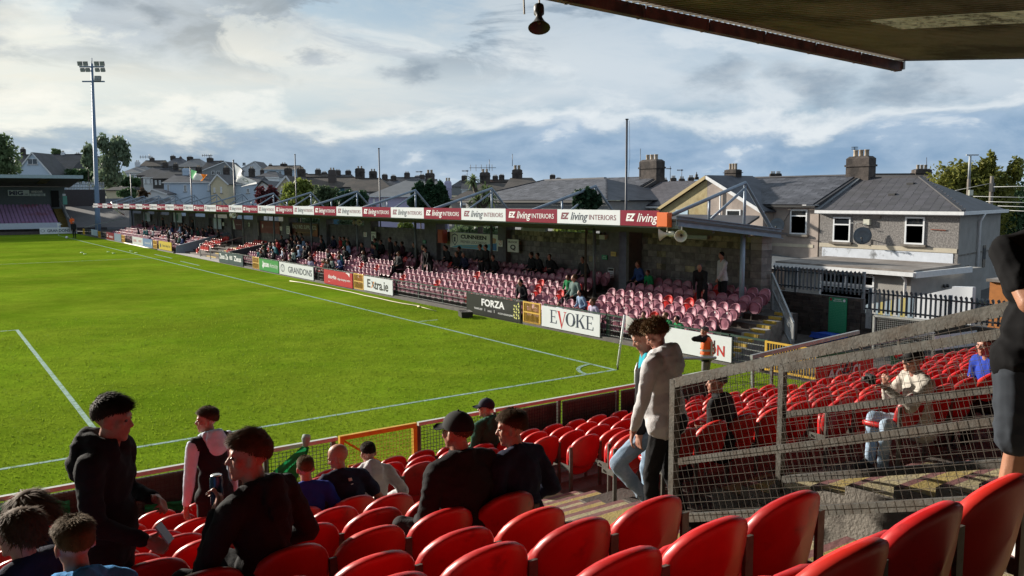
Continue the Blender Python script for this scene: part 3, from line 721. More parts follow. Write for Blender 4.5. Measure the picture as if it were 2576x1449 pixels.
for k, y in enumerate(POSTY):
    MB().tube([(6.0, y, FZ[4]-.1), (6.0, y, 3.2)], .075 if k == 0 else .06, 10).build('roof_post', STEEL_B if k == 0 else STEEL_D, stand)
    n = 8 if k < 7 else 5
    tr = MB().tube([(3.05, y, 3.74), (6.04, y, 4.62), (7.32, y, 3.22)], .058, n).build('roof_truss', STEEL_B, stand)
    MB().tube([(6.04, y, 4.6), (6.04, y, 3.4)], .042, n).build('strut', STEEL_B, tr)
    MB().tube([(4.52, y, 4.16), (4.52, y, 3.55)], .036, n).build('strut', STEEL_B, tr)
    MB().tube([(4.58, y, 3.58), (6.0, y, 4.44)], .04, n).build('brace', STEEL_B, tr)
    if k: MB().box((5.95, y-.03, 3.02), (7.2, y+.03, 3.2)).build('rafter', ROOFU, stand)
# front kerb and rail behind the boards
KERB = mat('kerb_block', (.11, .10, .09), rough=.9, var=.3, scale=4, bump=.5)
for y0, y1 in ((-2.2, 42.4), (55.0, 101)):
    MB().box((2.62, y0, -.1), (2.86, y1, .10)).build('front_kerb', KERB, kind='structure')
MB().box((2.7, 42.6, -.1), (3.9, 54.7, .012)).build('dugout_path', mat('pale_concrete_path', (.33, .32, .30), rough=.9, var=.15, scale=3, bump=.2), kind='structure')
sheet('concourse', 2.5, -4.6, 9.5, 101, -.012, CONC_DARK)
FRG = mat('dark_green_rail', (.02, .05, .035), rough=.45, var=.2); FRK = mat('dark_rail', (.03, .032, .035), rough=.45, var=.2, metal=.2)
def railing(y0, y1, label, m=FRG, xr=2.72, nb=4, top=.78):
    t = thing('pitch_railing', label, 'railing', (xr, (y0+y1)/2, 0), 0, 'railings along the far touchline')
    MB().bar((xr, y0, top-.02), (xr, y1, top-.02), .045, .04).build('top_rail', m, t)
    for k in range(1, nb+1): MB().bar((xr, y0, .10+.62*(k-.6)/nb), (xr, y1, .10+.62*(k-.6)/nb), .018).build('rail', GALV, t)
    n = max(1, round((y1-y0)/2))
    for k in range(n+1):
        y = y0+(y1-y0)*k/n; MB().box((xr+.03, y-.03, -.02), (xr+.08, y+.03, top)).build('post', m, t)
    mb = MB(); yy = y0+.06
    while yy < y1: mb.box((xr-.026, yy-.003, .12), (xr-.02, yy+.003, top-.05)); yy += .075
    mb.build('wire_mesh', FRK, t, kind='stuff')
    return t
for y0, y1, lb in ((-2.25, -1.2, 'green topped mesh railing between the white board and the yellow corner gate'), (-1.15, 3.45, 'railing behind the white board by the corner flag'), (3.5, 6.55, 'railing holding the white board with red letter V'), (7.65, 11.15, 'railing behind the black board with white lettering'),
                   (11.2, 17.0, 'open railing in front of folded seats, left of the black board'), (17.05, 19.9, 'railing behind the white board with orange letter x'), (21.1, 25.8, 'railing holding the red board, dark gap at its left'), (25.85, 34.3, 'railing behind the green board and its white neighbour'), (35.6, 42.4, 'railing behind the dark boards at the dugout corner')):
    railing(y0, y1, lb)
railing(55.3, 60.5, 'railing behind the yellow board left of the dugout', FRK); railing(62.0, 74.0, 'railing behind the white and blue boards of the far section', FRK); railing(75.7, 87.4, 'railing behind the maroon board of the far section', FRK); railing(89.1, 98.2, 'dark railing near the far corner', FRK)

def fgate(y0, y1, label, x=2.64, top=.78, bot=.06):
    t = thing('pitch_gate', label, 'gate', (x, (y0+y1)/2, 0), 0, 'yellow gates along the far touchline')
    w = .06
    MB().box((x-.02, y0, bot), (x+.02, y0+w, top)).build('stile', GATEY, t); MB().box((x-.02, y1-w, bot), (x+.02, y1, top)).build('stile', GATEY, t)
    for z in (bot, top-.05, (bot+top)/2-.02): MB().box((x-.02, y0+w, z), (x+.02, y1-w, z+.045)).build('rail', GATEY, t)
    n = int((y1-y0-2*w)/.075)
    for k in range(1, n+1):
        y = y0+w+(y1-y0-2*w)*k/(n+1); MB().box((x-.007, y-.007, bot+.045), (x+.007, y+.007, top-.05)).build('bar', GATEY, t)
    return t
fgate(6.62, 7.58, 'yellow barred gate between the black board and the white board with red V')
fgate(19.98, 21.04, 'yellow gate between the red board and the white board with orange x')
fgate(34.36, 35.54, 'yellow gate left of the green board')
fgate(60.56, 61.98, 'yellow gate right of the blue far board, by the yellow board')
fgate(74.1, 75.62, 'yellow gate between the dark railing and the grey blue far board')
fgate(87.5, 89.0, 'yellow gate next to the pale blue far corner board')
fgate(98.3, 99.6, 'farthest yellow gate beside the referee in black')
fgate(-3.9, -2.3, 'long yellow corner gate below the end steps of the far stand', x=2.66)

def board(y0, y1, mt, label, z0=.09, z1=.74, x=2.60):
    t = thing('advertising_board', label, 'advertising board', (x, (y0+y1)/2, z0), 0, 'advertising boards along the far touchline')
    MB().box((x-.012, y0+.02, z0), (x+.02, y1-.02, z1)).build('panel', mt, t)
    return t
def L5(t, s, mt, yc, zc, w, h, x=2.60, **k): return letters(t, s, mt, (x-.012, yc, zc), w, h, (0, -1, 0), **k)
def poly_on(t, name, mt, pts, x=2.585):                               # flat print: outline given as (y, z)
    n = len(pts); MB().add([(x, a, b) for a, b in pts], [tuple(range(n))]).build(name, mt, t)
def mkm(n, c, **k): return mat(n, c, rough=k.pop('rough', .35), var=k.pop('var', .06), scale=3, **k)
t = board(-1.35, 1.95, SIGNW, 'white board with red letters at its right end, behind the steward', z1=.72)
L5(t, 'ON', INKR, -.84, .34, .56, .28, bold=.02)
# serif letters made of bars
def serif(t, ch, mt, yc, zc, w, h, x=2.586):
    T, t2 = w*.20, h*.055; out = []
    def R_(a, b, c, d): out.append([(a, b), (c, b), (c, d), (a, d)])
    if ch == 'E':
        R_(-.36*w, -.5*h, -.36*w+T, .5*h); R_(-.5*w, .5*h-t2, .42*w, .5*h); R_(-.5*w, -.5*h, .46*w, -.5*h+t2); R_(-.36*w+T, -t2/2, .2*w, t2/2)
        out += [[(.42*w, .5*h), (.42*w, .28*h), (.38*w, .28*h), (.34*w, .5*h-t2)], [(.46*w, -.5*h), (.48*w, -.24*h), (.44*w, -.24*h), (.36*w, -.5*h+t2)], [(.2*w, .1*h), (.24*w, .1*h), (.24*w, -.1*h), (.2*w, -.1*h)]]
    elif ch == 'V':
        out += [[(-.42*w, .5*h), (-.42*w+T*1.1, .5*h), (.06*w, -.3*h), (0, -.5*h)], [(.36*w, .5*h), (.43*w, .5*h), (.0, -.5*h), (.0, -.36*h)]]; R_(-.5*w, .5*h-t2*.7, -.18*w, .5*h); R_(.22*w, .5*h-t2*.7, .5*w, .5*h)
    elif ch == 'K':
        R_(-.38*w, -.5*h, -.38*w+T, .5*h); R_(-.5*w, .5*h-t2*.7, -.12*w, .5*h); R_(-.5*w, -.5*h, -.12*w, -.5*h+t2*.7)
        out += [[(-.18*w, -.02*h), (.34*w, .5*h), (.42*w, .5*h), (-.12*w, -.06*h)], [(-.12*w, .06*h), (.02*w, .16*h), (.5*w, -.5*h), (.26*w, -.5*h)]]; R_(.2*w, .5*h-t2*.7, .5*w, .5*h); R_(.2*w, -.5*h, .56*w, -.5*h+t2*.7)
    elif ch == 'O':
        n = 24
        for k in range(n):
            a, b = 2*PI*k/n, 2*PI*(k+1)/n
            f = lambda q, s: ((.5*w-(T*(.35+.65*abs(math.cos(q)))*s))*math.cos(q), (.5*h-t2*s)*math.sin(q))
            out.append([f(a, 0), f(b, 0), f(b, 1), f(a, 1)])
    mb = MB()
    for i, o in enumerate(out): mb.add([(x-.0004*i, yc-a, zc+b) for a, b in o], [tuple(range(len(o)))])
    mb.build('lettering', mt, t)
t = board(3.62, 6.52, SIGNW, 'white board with dark serif lettering and one red letter V', z0=.07)
for i, (ch, yy, w, h, zc) in enumerate((('E', 5.88, .36, .42, .44), ('V', 5.46, .48, .56, .37), ('O', 5.02, .46, .42, .44), ('K', 4.55, .46, .42, .44), ('E', 4.10, .36, .42, .44))): serif(t, ch, INKR if ch == 'V' else INKN, yy, zc, w, h)
t = board(7.66, 11.12, mkm('black_board', (.012, .013, .014)), 'black board with white lettering and pale triangles', z0=.02)
L5(t, 'FORZA', INKW, 9.35, .50, 1.45, .26, bold=.035); L5(t, 'TRAINING AIDS', INKW, 10.3, .24, .55, .07, bold=.01); L5(t, 'GOALS', INKW, 9.55, .22, .25, .07, bold=.01); L5(t, 'MATCHDAY & GROUND EQUIPMENT', INKW, 8.55, .2, .95, .07, bold=.01)
for yy in (9.85, 9.25): poly_on(t, 'divider', INKW, [(yy, .19), (yy+.02, .19), (yy+.02, .29), (yy, .29)])
PALEY = mkm('pale_yellow_print', (.62, .60, .22))
for k in range(16):
    yy = 7.72+.13*(k % 3)+(.03 if k % 2 else 0); zz = .12+.1*(k//3); poly_on(t, 'triangle', PALEY, [(yy, zz), (yy+.10, zz+.01), (yy+.04, zz+.085)] if k % 2 else [(yy, zz+.08), (yy+.10, zz+.07), (yy+.05, zz)])
t = board(17.02, 19.9, SIGNW, 'white board with black lettering and an orange and black x')
L5(t, 'E', INKK, 19.35, .44, .32, .38, bold=.02); L5(t, 'tra.ie', INKK, 18.12, .41, 1.35, .40, bold=.02)
poly_on(t, 'letter_stroke', mkm('orange_print', (.60, .22, .06)), [(19.13, .25), (19.03, .25), (18.78, .55), (18.88, .55)], x=2.5845); poly_on(t, 'letter_stroke', INKK, [(18.84, .25), (18.74, .25), (18.98, .55), (19.08, .55)], x=2.583)
t = board(21.1, 24.5, mkm('red_board', (.42, .016, .03)), 'red board with small white lettering, torn white corner', z0=.05)
L5(t, 'douglas', INKW, 23.45, .40, 1.0, .26, bold=.02); L5(t, 'village shopping centre', INKW, 22.1, .36, 1.5, .14, bold=.01)
poly_on(t, 'torn_corner', INKW, [(21.9, .735), (21.4, .735), (21.42, .55), (21.6, .66)]); poly_on(t, 'underline', INKW, [(23.95, .17), (23.75, .17), (23.75, .185), (23.95, .185)])
def emblem(t, yc, zc, s, mt, x=2.586):
    mb = MB()
    for rx, rz, dz in ((1, .68, 0), (.32, .62, .04), (.62, .24, .32)):
        n = 26
        for k in range(n):
            a, b = 2*PI*k/n, 2*PI*(k+1)/n; f = lambda q, m_: (x-.0003*rx, yc+s*rx*m_*math.cos(q), zc+s*(rz*(m_ if rx == 1 else 1-(1-m_)*1.0)*math.sin(q)+dz))
            mb.add([f(a, 1), f(b, 1), f(b, .84), f(a, .84)], [(0, 1, 2, 3)])
    mb.build('emblem', mt, t)
t = board(25.85, 30.85, SIGNW, 'white board with oval emblem and dark capitals, beside the green board', z0=.06)
emblem(t, 30.3, .42, .32, INKN); L5(t, 'GRANDONS', INKN, 27.75, .40, 3.4, .34, bold=.015)
t = board(30.95, 34.28, mkm('green_board', (.03, .24, .05)), 'green board with white leaf and lettering', z0=.06)
L5(t, 'sse', INKW, 32.95, .42, .8, .24, bold=.03); L5(t, 'Airtricity', INKW, 31.75, .40, 1.35, .32)
poly_on(t, 'leaf', INKW, [(33.55, .18), (33.42, .30), (33.40, .48), (33.55, .66), (33.62, .60), (33.58, .46), (33.70, .34)])
DNV = mkm('dark_navy_board', (.025, .05, .07))
t = board(37.3, 40.2, DNV, 'dark navy board with pale lettering, next to the open railing', z0=.05)
L5(t, 'Zeus', INKW, 38.4, .46, 1.5, .34, bold=.03); L5(t, 'eus', INKW, 39.75, .46, .6, .26, bold=.03)
t = board(40.2, 42.45, DNV, 'dark navy board with pale lettering at the dugout corner', z0=.05)
L5(t, 'Zeus', INKW, 41.7, .46, 1.15, .34, bold=.03); L5(t, 'Ze', INKW, 40.65, .46, .6, .34, bold=.03)
t = board(55.35, 59.7, mkm('yellow_board', (.52, .38, .03)), 'yellow board with dark lettering left of the dugout wall', z0=.13, z1=.82)
L5(t, 'Colaiste College Cork', INKK, 57.1, .45, 2.7, .26); poly_on(t, 'crest', INKK, [(59.3, .3), (58.9, .3), (58.9, .6), (59.3, .6)])
t = board(62.05, 65.75, mkm('mid_blue_board', (.10, .19, .36)), 'mid blue board with pale figure, right of the white pair', z1=.82); L5(t, 'Leisureworld', INKW, 64.0, .45, 2.0, .18)
poly_on(t, 'figure', INKW, [(62.4, .2), (62.25, .5), (62.4, .72), (62.5, .5)])
t = board(65.8, 70.3, SIGNW, 'white far board in two framed halves with red print', z1=.82)
for yy in (69.2, 66.9): poly_on(t, 'frame_line', INKK, [(yy-1.0, .15), (yy+1.0, .15), (yy+1.0, .165), (yy-1.0, .165)]); L5(t, 'KEATING' if yy > 68 else 'PROJECT', INKR, yy, .46, 1.3, .24)
t = board(75.7, 79.25, mkm('grey_blue_board', (.13, .20, .28)), 'grey blue board beside the maroon far board', z1=.84)
t = board(79.3, 83.6, MAROON, 'maroon board with white lettering low on the far touchline', z1=.84); L5(t, 'EZ', INKW, 83.0, .5, .7, .3, shear=.2); L5(t, 'INTERIORS', INKW, 81.0, .4, 2.2, .2)
t = board(89.1, 93.3, mkm('pale_blue_board', (.42, .52, .62)), 'pale blue and white board near the far corner', z0=.2, z1=.88); poly_on(t, 'print', INKW, [(92.9, .3), (92.3, .3), (92.3, .8), (92.9, .8)])

# roof edge signs
edges = [1.62, 3.21, 6.18, 9.08, 12.02, 14.9, 17.82, 20.7, 23.63, 26.49, 29.42, 32.28, 35.3]
while edges[-1] < 91: edges.append(edges[-1]+(2.93 if len(edges) % 2 else 2.86))
for k in range(len(edges)-1):
    y0, y1 = edges[k], edges[k+1]; white = k % 2 == 1
    t = thing('roof_sign', f"{'white' if white else 'maroon'} furniture-shop sign on the stand's roof edge, {ordinal(k+1)} panel from the orange box", 'sign', (2.98, (y0+y1)/2, 3.4), 0, 'furniture-shop signs along the roof edge')
    MB().box((2.975, y0+.006, 3.405), (3.0, y1-.006, 3.845)).build('panel', SIGNW if white else MAROON, t)
    w = y1-y0
    cA, cB, cC = (INKM, INKN, INKM) if white else (INKW, INKW, INKW)
    if k == 0:
        letters(t, 'EZ', cA, (2.975, y0+w*.72, 3.645), .40, .22, (0, -1, 0), shear=.25, bold=.05); letters(t, 'living', cB, (2.975, y0+w*.29, 3.605), .85, .32, (0, -1, 0), shear=.3, bold=.01)
    else:
        letters(t, 'EZ', cA, (2.975, y1-w*.135, 3.645), w*.145, .21, (0, -1, 0), shear=.25, bold=.05); letters(t, 'living', cB, (2.975, y1-w*.37, 3.605), w*.28, .32, (0, -1, 0), shear=.3, bold=.01)
        letters(t, 'INTERIORS', cC, (2.975, y1-w*.735, 3.62), w*.41, .155, (0, -1, 0))
t = thing('signal_box', 'orange box at the near end of the roof signs', 'box', (2.9, 1.38, 3.38)); MB().box((2.86, 1.17, 3.40), (3.0, 1.6, 3.80)).build('casing', mkm('orange_plastic', (.62, .13, .03)), t); MB().box((2.84, 1.19, 3.42), (2.86, 1.58, 3.78)).build('lid', MATS['orange_plastic'], t)
CREAM = mat('cream_plastic', (.50, .50, .42), rough=.5, var=.1)
def horns(cs, label):
    c0 = Vector(cs[0][0]); t = thing('loudspeaker', label, 'loudspeaker', tuple(c0+Vector((0, 0, .25))), 0, 'cream horn loudspeakers under the far roof')
    for c, d in cs:
        horn(t, c, d, 1.0, CREAM, DGREY); MB().bar(Vector(c), Vector(c)+Vector((0, 0, .22)), .025).build('hanger', CREAM, t)
horns([((2.98, 1.32, 3.20), (-.55, .8, -.1)), ((3.02, .82, 3.20), (-.75, -.6, -.1))], 'pair of cream horn loudspeakers under the orange box')
horns([((6.05, 27.9, 2.95), (-.6, .75, -.1)), ((6.05, 27.5, 2.95), (-.75, -.6, -.1))], 'pair of cream horn loudspeakers on the roof post right of the block O wall')
horns([((3.1, 40.5, 3.2), (-.6, .75, -.1)), ((3.1, 40.1, 3.2), (-.75, -.6, -.1))], 'pair of small cream loudspeakers under the roof edge above the dugout')

# signs and fittings on the back wall
def wall_sign(name, label, cat, q0, q1, X, mt, group=None):
    a, b = at_X(*q0, X), at_X(*q1, X); y1, y0, z1, z0 = a[1], b[1], a[2], b[2]
    t = thing(name, label, cat, (X, (y0+y1)/2, z0), 0, group)
    MB().box((X-.02, y0, z0), (X+.005, y1, z1)).build('panel', mt, t)
    return t, y0, y1, z0, z1, X-.02
def LW(S, s, mt, fy, fz, fw, fh, **k):
    t, y0, y1, z0, z1, x = S; return letters(t, s, mt, (x, y1-(y1-y0)*fy, z0+(z1-z0)*fz), (y1-y0)*fw, (z1-z0)*fh, (0, -1, 0), **k)
SIGNC = mkm('cream_sign', (.74, .77, .66)); SIGNB = mkm('pale_blue_sign', (.62, .72, .74))
S = wall_sign('wall_sign', 'cream locksmith sign with shield, black capitals and yellow line', 'sign', D2(1955, 1058), D2(2437, 1250), 7.15, SIGNC)
LW(S, 'CUNNEEN', INKK, .51, .76, .54, .26, bold=.05); LW(S, 'PREMIER LOCKSMITHS', INKN, .51, .43, .54, .17); LW(S, '24/7 Emergency Callout', mkm('yellow_print', (.55, .45, .05)), .51, .14, .5, .13)
t, y0, y1, z0, z1, x = S; w, h = y1-y0, z1-z0
poly_on(t, 'blue_swoosh', mkm('sky_blue_print', (.12, .42, .55)), [(y1-.02*w, z0+.02*h), (y0+.02*w, z0+.02*h), (y0+.02*w, z0+.5*h), (y0+.3*w, z0+.3*h), (y1-.2*w, z0+.2*h)], x=x-.002)
for m_, sc_, xx in ((INKN, 1, x-.003), (SIGNC, .84, x-.0045)): poly_on(t, 'shield', m_, [(y1-.11*w+sc_*a*w, z0+.55*h+sc_*b*h) for a, b in ((-.065, .28), (0, .38), (.065, .28), (.06, -.12), (0, -.42), (-.06, -.12))], x=xx)
poly_on(t, 'keyhole', INKN, [(y1-.11*w+a*w, z0+.55*h+b*h) for a, b in ((-.02, .1), (0, .17), (.02, .1), (.012, .02), (.02, -.15), (-.02, -.15), (-.012, .02))], x=x-.006)
poly_on(t, 'cartoon_worker', mkm('blue_print', (.04, .18, .42)), [(y0+.12*w, z0+.03*h), (y0+.02*w, z0+.03*h), (y0+.03*w, z0+.45*h), (y0+.11*w, z0+.42*h)], x=x-.006); poly_on(t, 'figure_head', mkm('skin_print', (.5, .28, .14)), [(y0+.1*w, z0+.46*h), (y0+.04*w, z0+.46*h), (y0+.03*w, z0+.75*h), (y0+.1*w, z0+.8*h)], x=x-.006)
for nm, q0, q1, X in (('Q', D3(-42, 1128), D3(70, 1264), 6.93), ('P', D2(1162, 1052), D2(1210, 1152), 6.93), ('O', D2(308, 996), D2(342, 1078), 6.93)):
    S = wall_sign('block_sign', f'tall cream block sign with letter {nm} on a stand pillar', 'sign', q0, q1, X, SIGNC, 'block letter signs'); LW(S, 'BLOCK', INKK, .5, .8, .8, .16, bold=.02); LW(S, nm, INKK, .5, .36, .5, .46, bold=.04)
S = wall_sign('wall_sign', 'dark red supply company sign with cream capitals, behind the crowd', 'sign', D2(365, 960), D2(625, 1105), 7.14, mkm('dark_red_sign', (.10, .02, .016))); LW(S, 'DALY IND. SUPPLY CO.', SIGNC, .49, .68, .94, .3); LW(S, 'Tool & Equipment Sales & Hire', mkm('ochre_print', (.4, .2, .05)), .5, .24, .7, .16)
t, y0, y1, z0, z1, x = S; poly_on(t, 'flame', mkm('flame_print', (.30, .08, .02)), [(y0, z0), (y0+.25*(y1-y0), z0), (y0+.16*(y1-y0), z0+.3*(z1-z0)), (y0, z0+.75*(z1-z0))], x=x-.003)
S = wall_sign('wall_sign', 'red sign with a white heart, left of block O', 'sign', D2(45, 945), D2(242, 1080), 7.14, mkm('dull_red_sign', (.17, .015, .02))); LW(S, 'CORK SPORT PARTNERSHIP', mkm('faint_print', (.25, .12, .12)), .6, .52, .7, .18)
t, y0, y1, z0, z1, x = S; w, h = y1-y0, z1-z0; poly_on(t, 'heart', SIGNC, [(y1-.12*w+a*h, z0+.55*h+b*h) for a, b in ((0, -.2), (.15, .0), (.13, .18), (.05, .2), (0, .1), (-.05, .2), (-.13, .18), (-.15, 0))], x=x-.003)
for nm, q0, q1, lb in (('a', D2(1085, 1057), D2(1117, 1107), 'small no smoking sign left of the block P sign'), ('b', D2(2438, 1140), D2(2485, 1206), 'small no smoking sign right of the locksmith sign'), ('c', D2(242, 1000), D2(265, 1042), 'small no smoking sign left of the block O sign')):
    S = wall_sign('notice', lb, 'sign', q0, q1, 6.93, SIGNC); t, y0, y1, z0, z1, x = S; c = ((y0+y1)/2, (z0+z1)/2+.03); mb = MB()
    for k in range(16):
        a, b = 2*PI*k/16, 2*PI*(k+1)/16; mb.add([(x-.003, c[0]+r_*math.cos(q), c[1]+r_*math.sin(q)) for q, r_ in ((a, .11), (b, .11), (b, .085), (a, .085))], [(0, 1, 2, 3)])
    mb.add([(x-.0035, c[0]-.07, c[1]+.06), (x-.0035, c[0]-.055, c[1]+.075), (x-.0035, c[0]+.07, c[1]-.06), (x-.0035, c[0]+.055, c[1]-.075)], [(0, 1, 2, 3)]); mb.build('symbol', INKR, t)
S = wall_sign('notice', 'green and white step warning sign on the pillar beside the door gap', 'sign', D3(907, 1287), D3(960, 1336), 6.93, mkm('safety_green', (.02, .25, .12))); LW(S, 'MIND', INKW, .5, .68, .55, .2); LW(S, 'THE STEP', INKW, .5, .32, .85, .2)
S = wall_sign('notice', 'small yellow sign high on the pillar by the door gap', 'sign', D3(998, 1253), D3(1048, 1303), 6.93, mkm('sign_yellow', (.55, .40, .10))); LW(S, '101', INKK, .5, .55, .6, .3)
S = wall_sign('notice', 'white paper notice with dark heading low on the pillar', 'sign', D6(969, 522), D6(1027, 625), 6.93, SIGNW); t, y0, y1, z0, z1, x = S
poly_on(t, 'heading', INKK, [(y0+.02, z1-.1), (y1-.02, z1-.1), (y1-.02, z1-.02), (y0+.02, z1-.02)], x=x-.003)
for k in range(6): poly_on(t, 'text_line', mkm('grey_print', (.2, .2, .22)), [(y0+.05, z1-.18-.07*k), (y1-.05, z1-.18-.07*k), (y1-.05, z1-.155-.07*k), (y0+.05, z1-.155-.07*k)], x=x-.003)
S = wall_sign('notice', 'small green exit notice left of the red cabinet', 'sign', D2(1680, 1138), D2(1712, 1172), 6.93, MATS['safety_green']); LW(S, 'EXIT', INKW, .5, .5, .7, .4)
a, b = at_X(*D2(1842, 1032), 6.8), at_X(*D2(1898, 1168), 6.8)
t = thing('first_aid_cabinet', 'red wall cabinet beside the gap left of the locksmith sign', 'cabinet', (6.8, a[1], b[2])); MB().box((6.72, b[1], b[2]), (6.95, a[1], a[2])).build('casing', mkm('cabinet_red', (.42, .05, .03)), t); MB().box((6.70, b[1]+.05, b[2]+.05), (6.72, a[1]-.05, a[2]-.05)).build('door', MATS['cabinet_red'], t)
GLS = mat('lamp_cover', (.42, .42, .34), rough=.4, var=.15)
for lb, q0, q1 in (('long strip light on the wall of the end bay', D3(1628, 1085), D3(1972, 1125)), ('strip light high in the locksmith bay', D2(2105, 972), D2(2280, 1000)), ('strip light high in the block P bay', D2(1370, 935), D2(1505, 958)), ('thin strip light at the top of the block Q bay', D3(100, 1015), D3(345, 1048))):
    a, b = at_X(*q0, 7.1), at_X(*q1, 7.1); t = thing('strip_light', lb, 'light', (7.1, a[1], b[2]), 0, 'strip lights in the far stand'); z = (a[2]+b[2])/2
    MB().box((7.05, b[1], z-.05), (7.19, a[1], z+.06)).build('housing', GALV, t); MB().box((7.03, b[1]+.03, z-.07), (7.05+.1, a[1]-.03, z-.051)).build('diffuser', GLS, t)
a, b = at_X(*D3(893, 1062), 6.9), at_X(*D3(950, 1132), 6.9); t = thing('emergency_lamp', 'small cream emergency lamp high on the pillar by the door gap', 'light', (6.9, a[1], b[2])); MB().box((6.82, b[1], b[2]), (6.95, a[1], a[2]-.09)).build('casing', CREAM, t); MB().ball((6.86, b[1]+.05, a[2]-.04), .05).ball((6.86, a[1]-.05, a[2]-.04), .05).build('lamp', DGREY, t)
# signs far along, only their colours tell
for lb, q0, q1, m_ in (('white sign above the far crowd, left of the tall banner', DS(40, -60), DS(180, 95), SIGNB), ('two part white sign above the crowd in the far section', DS(570, -60), DS(715, 115), SIGNB), ('tall pale banner on a far pillar', DS(1250, 40), DS(1385, 225), SIGNB),
                    ('round green crest banner left of the heart sign', DS(1940, 110), DS(2010, 335), SIGNC), ('white notice beside the round crest banner', DS(1840, 115), DS(1860, 180), SIGNC), ('white notice right of the tall pale banner', DS(1400, 110), DS(1428, 170), SIGNC)):
    S = wall_sign('wall_sign', lb, 'sign', q0, q1, 7.0, m_)
    if 'crest' in lb or 'above' in lb:
        t, y0, y1, z0, z1, x = S; c = ((y0+y1)/2, (z0+z1)/2); r_ = min(y1-y0, z1-z0)*.4
        MB().add([(x-.004, c[0]+r_*math.cos(2*PI*k/18), c[1]+r_*math.sin(2*PI*k/18)) for k in range(18)], [tuple(range(18))]).build('crest', mkm('crest_green', (.08, .22, .14)), t)
S = wall_sign('wall_sign', 'cream and maroon sponsor sign left of the round crest banner', 'sign', DS(1500, 55), DS(1750, 238), 7.12, mkm('wine_sign', (.13, .02, .04))); t, y0, y1, z0, z1, x = S
poly_on(t, 'cream_half', SIGNC, [(y1, z0), (y1-.5*(y1-y0), z0), (y1-.38*(y1-y0), z1), (y1, z1)], x=x-.003); LW(S, 'sports', INKW, .72, .5, .35, .12); LW(S, 'CHARITY', INKM, .2, .25, .3, .1)

# ---------------------------------------------------------------- dugout bay with red seats
MB().hexa([(2.82, 40.9, -.3), (7.1, 40.9, -.3), (7.1, 41.12, -.3), (2.82, 41.12, -.3), (2.82, 40.9, .80), (7.1, 40.9, 1.58), (7.1, 41.12, 1.58), (2.82, 41.12, .80)]).build('dugout_wall', mat('dark_render', (.07, .075, .085), rough=.8, var=.2), stand)
MB().hexa([(2.82, 54.75, -.3), (7.1, 54.75, -.3), (7.1, 54.95, -.3), (2.82, 54.95, -.3), (2.82, 54.75, .58), (7.1, 54.75, 1.60), (7.1, 54.95, 1.60), (2.82, 54.95, .58)]).build('dugout_wall', mat('blue_grey_render', (.24, .29, .36), rough=.8, var=.12), stand)
for i in range(5): MB().box((FX[i]-.53, 46.2, FZ[i]-.06), (FX[i]-.40, 48.6, FZ[i]+.006)).build('step_edge', MATS['dirty_yellow_edge'], stand)
t = thing('handrail', 'grey tube handrail on the left of the dugout steps', 'handrail', (4.2, 49.3, 0)); MB().tube([(3.2, 49.3, 0), (3.2, 49.3, .95), (5.6, 49.3, 1.6), (5.6, 49.3, .6)], .03, 6).build('tube', GALV, t)
t = thing('handrail', 'grey tube handrail on the right of the dugout steps', 'handrail', (4.2, 45.9, 0)); MB().tube([(3.0, 45.9, 0), (3.0, 45.9, .95), (5.6, 45.9, 1.6), (5.6, 45.9, .6)], .03, 6).build('tube', GALV, t)
DUG = MB(); shell(DUG, .20, .36, .72, 0, .05, .05, .18, n=14); shell(DUG, .19, .25, .58, .11, .04, -.03, -.05, n=12, top=3.4, bot=2.4)
DUG_ME = DUG.mesh('dugout_seat', REDF)
for i, (rng_) in enumerate([((50.2, 51.0),), ((49.6, 52.3), (42.9, 45.4)), ((50.6, 53.6), (42.2, 45.4)), ((51.0, 54.2), (41.6, 45.6)), ((51.4, 54.2), (42.6, 45.6))]):
    for bi, (a, b) in enumerate(rng_):
        n = int((b-a)/.46)
        for k in range(n):
            o = inst('dugout_seat', DUG_ME, None, (FX[i]+.05, a+.23+.46*k, FZ[i]), (0, 0, PI/2))
            tag(o, f"red dugout seat {'left' if bi == 0 else 'right'} of the dugout steps, {ordinal(i+1)} row up, {ordinal(k+1)} from its right end", 'seat', 'red seats in the dugout bay')
# roof light gap strips come from the open band between wall tops and roof: nothing to build there
# ---------------------------------------------------------------- people
def remesh(mb, voxel, it, name, mats, wr=0.0, seed=0):
    me = mb.mesh('tmp', mats); o = bpy.data.objects.new('tmp', me); COL.objects.link(o)
    m = o.modifiers.new('r', 'REMESH'); m.mode = 'VOXEL'; m.voxel_size = voxel; m.use_smooth_shade = True
    s = o.modifiers.new('s', 'SMOOTH'); s.factor = .5; s.iterations = it
    dg = bpy.context.evaluated_depsgraph_get(); dg.update()
    r = bpy.data.meshes.new_from_object(o.evaluated_get(dg)); bpy.data.objects.remove(o); bpy.data.meshes.remove(me)
    r.name = name
    if wr:                                                              # folds of cloth
        n = len(r.vertices); V = np.empty(n*3); r.vertices.foreach_get('co', V); V = V.reshape(-1, 3); Nn = np.empty(n*3); r.vertices.foreach_get('normal', Nn); Nn = Nn.reshape(-1, 3)
        rg = np.random.default_rng(seed); d = np.zeros(n)
        for _ in range(7):
            k = rg.normal(size=3)*np.array([1, 1, 1.3]); k /= np.linalg.norm(k); fr = rg.uniform(14, 46)
            w = np.sin((V @ rg.normal(size=3))*6+rg.uniform(0, 6))*.5+.5
            d += (1-np.abs(np.sin((V @ k)*fr+2.0*np.sin((V @ rg.normal(size=3))*9)+rg.uniform(0, 6)))**.7)*w*(18/fr)
        V += Nn*((d-d.mean())*wr)[:, None]; r.vertices.foreach_set('co', V.ravel())
    r.update()
    return r
def cloth(n, c, **k): return mat('cloth_'+n, c, rough=.9, var=.14, scale=9, bump=.2, bscale=120, spec=.15, **k)
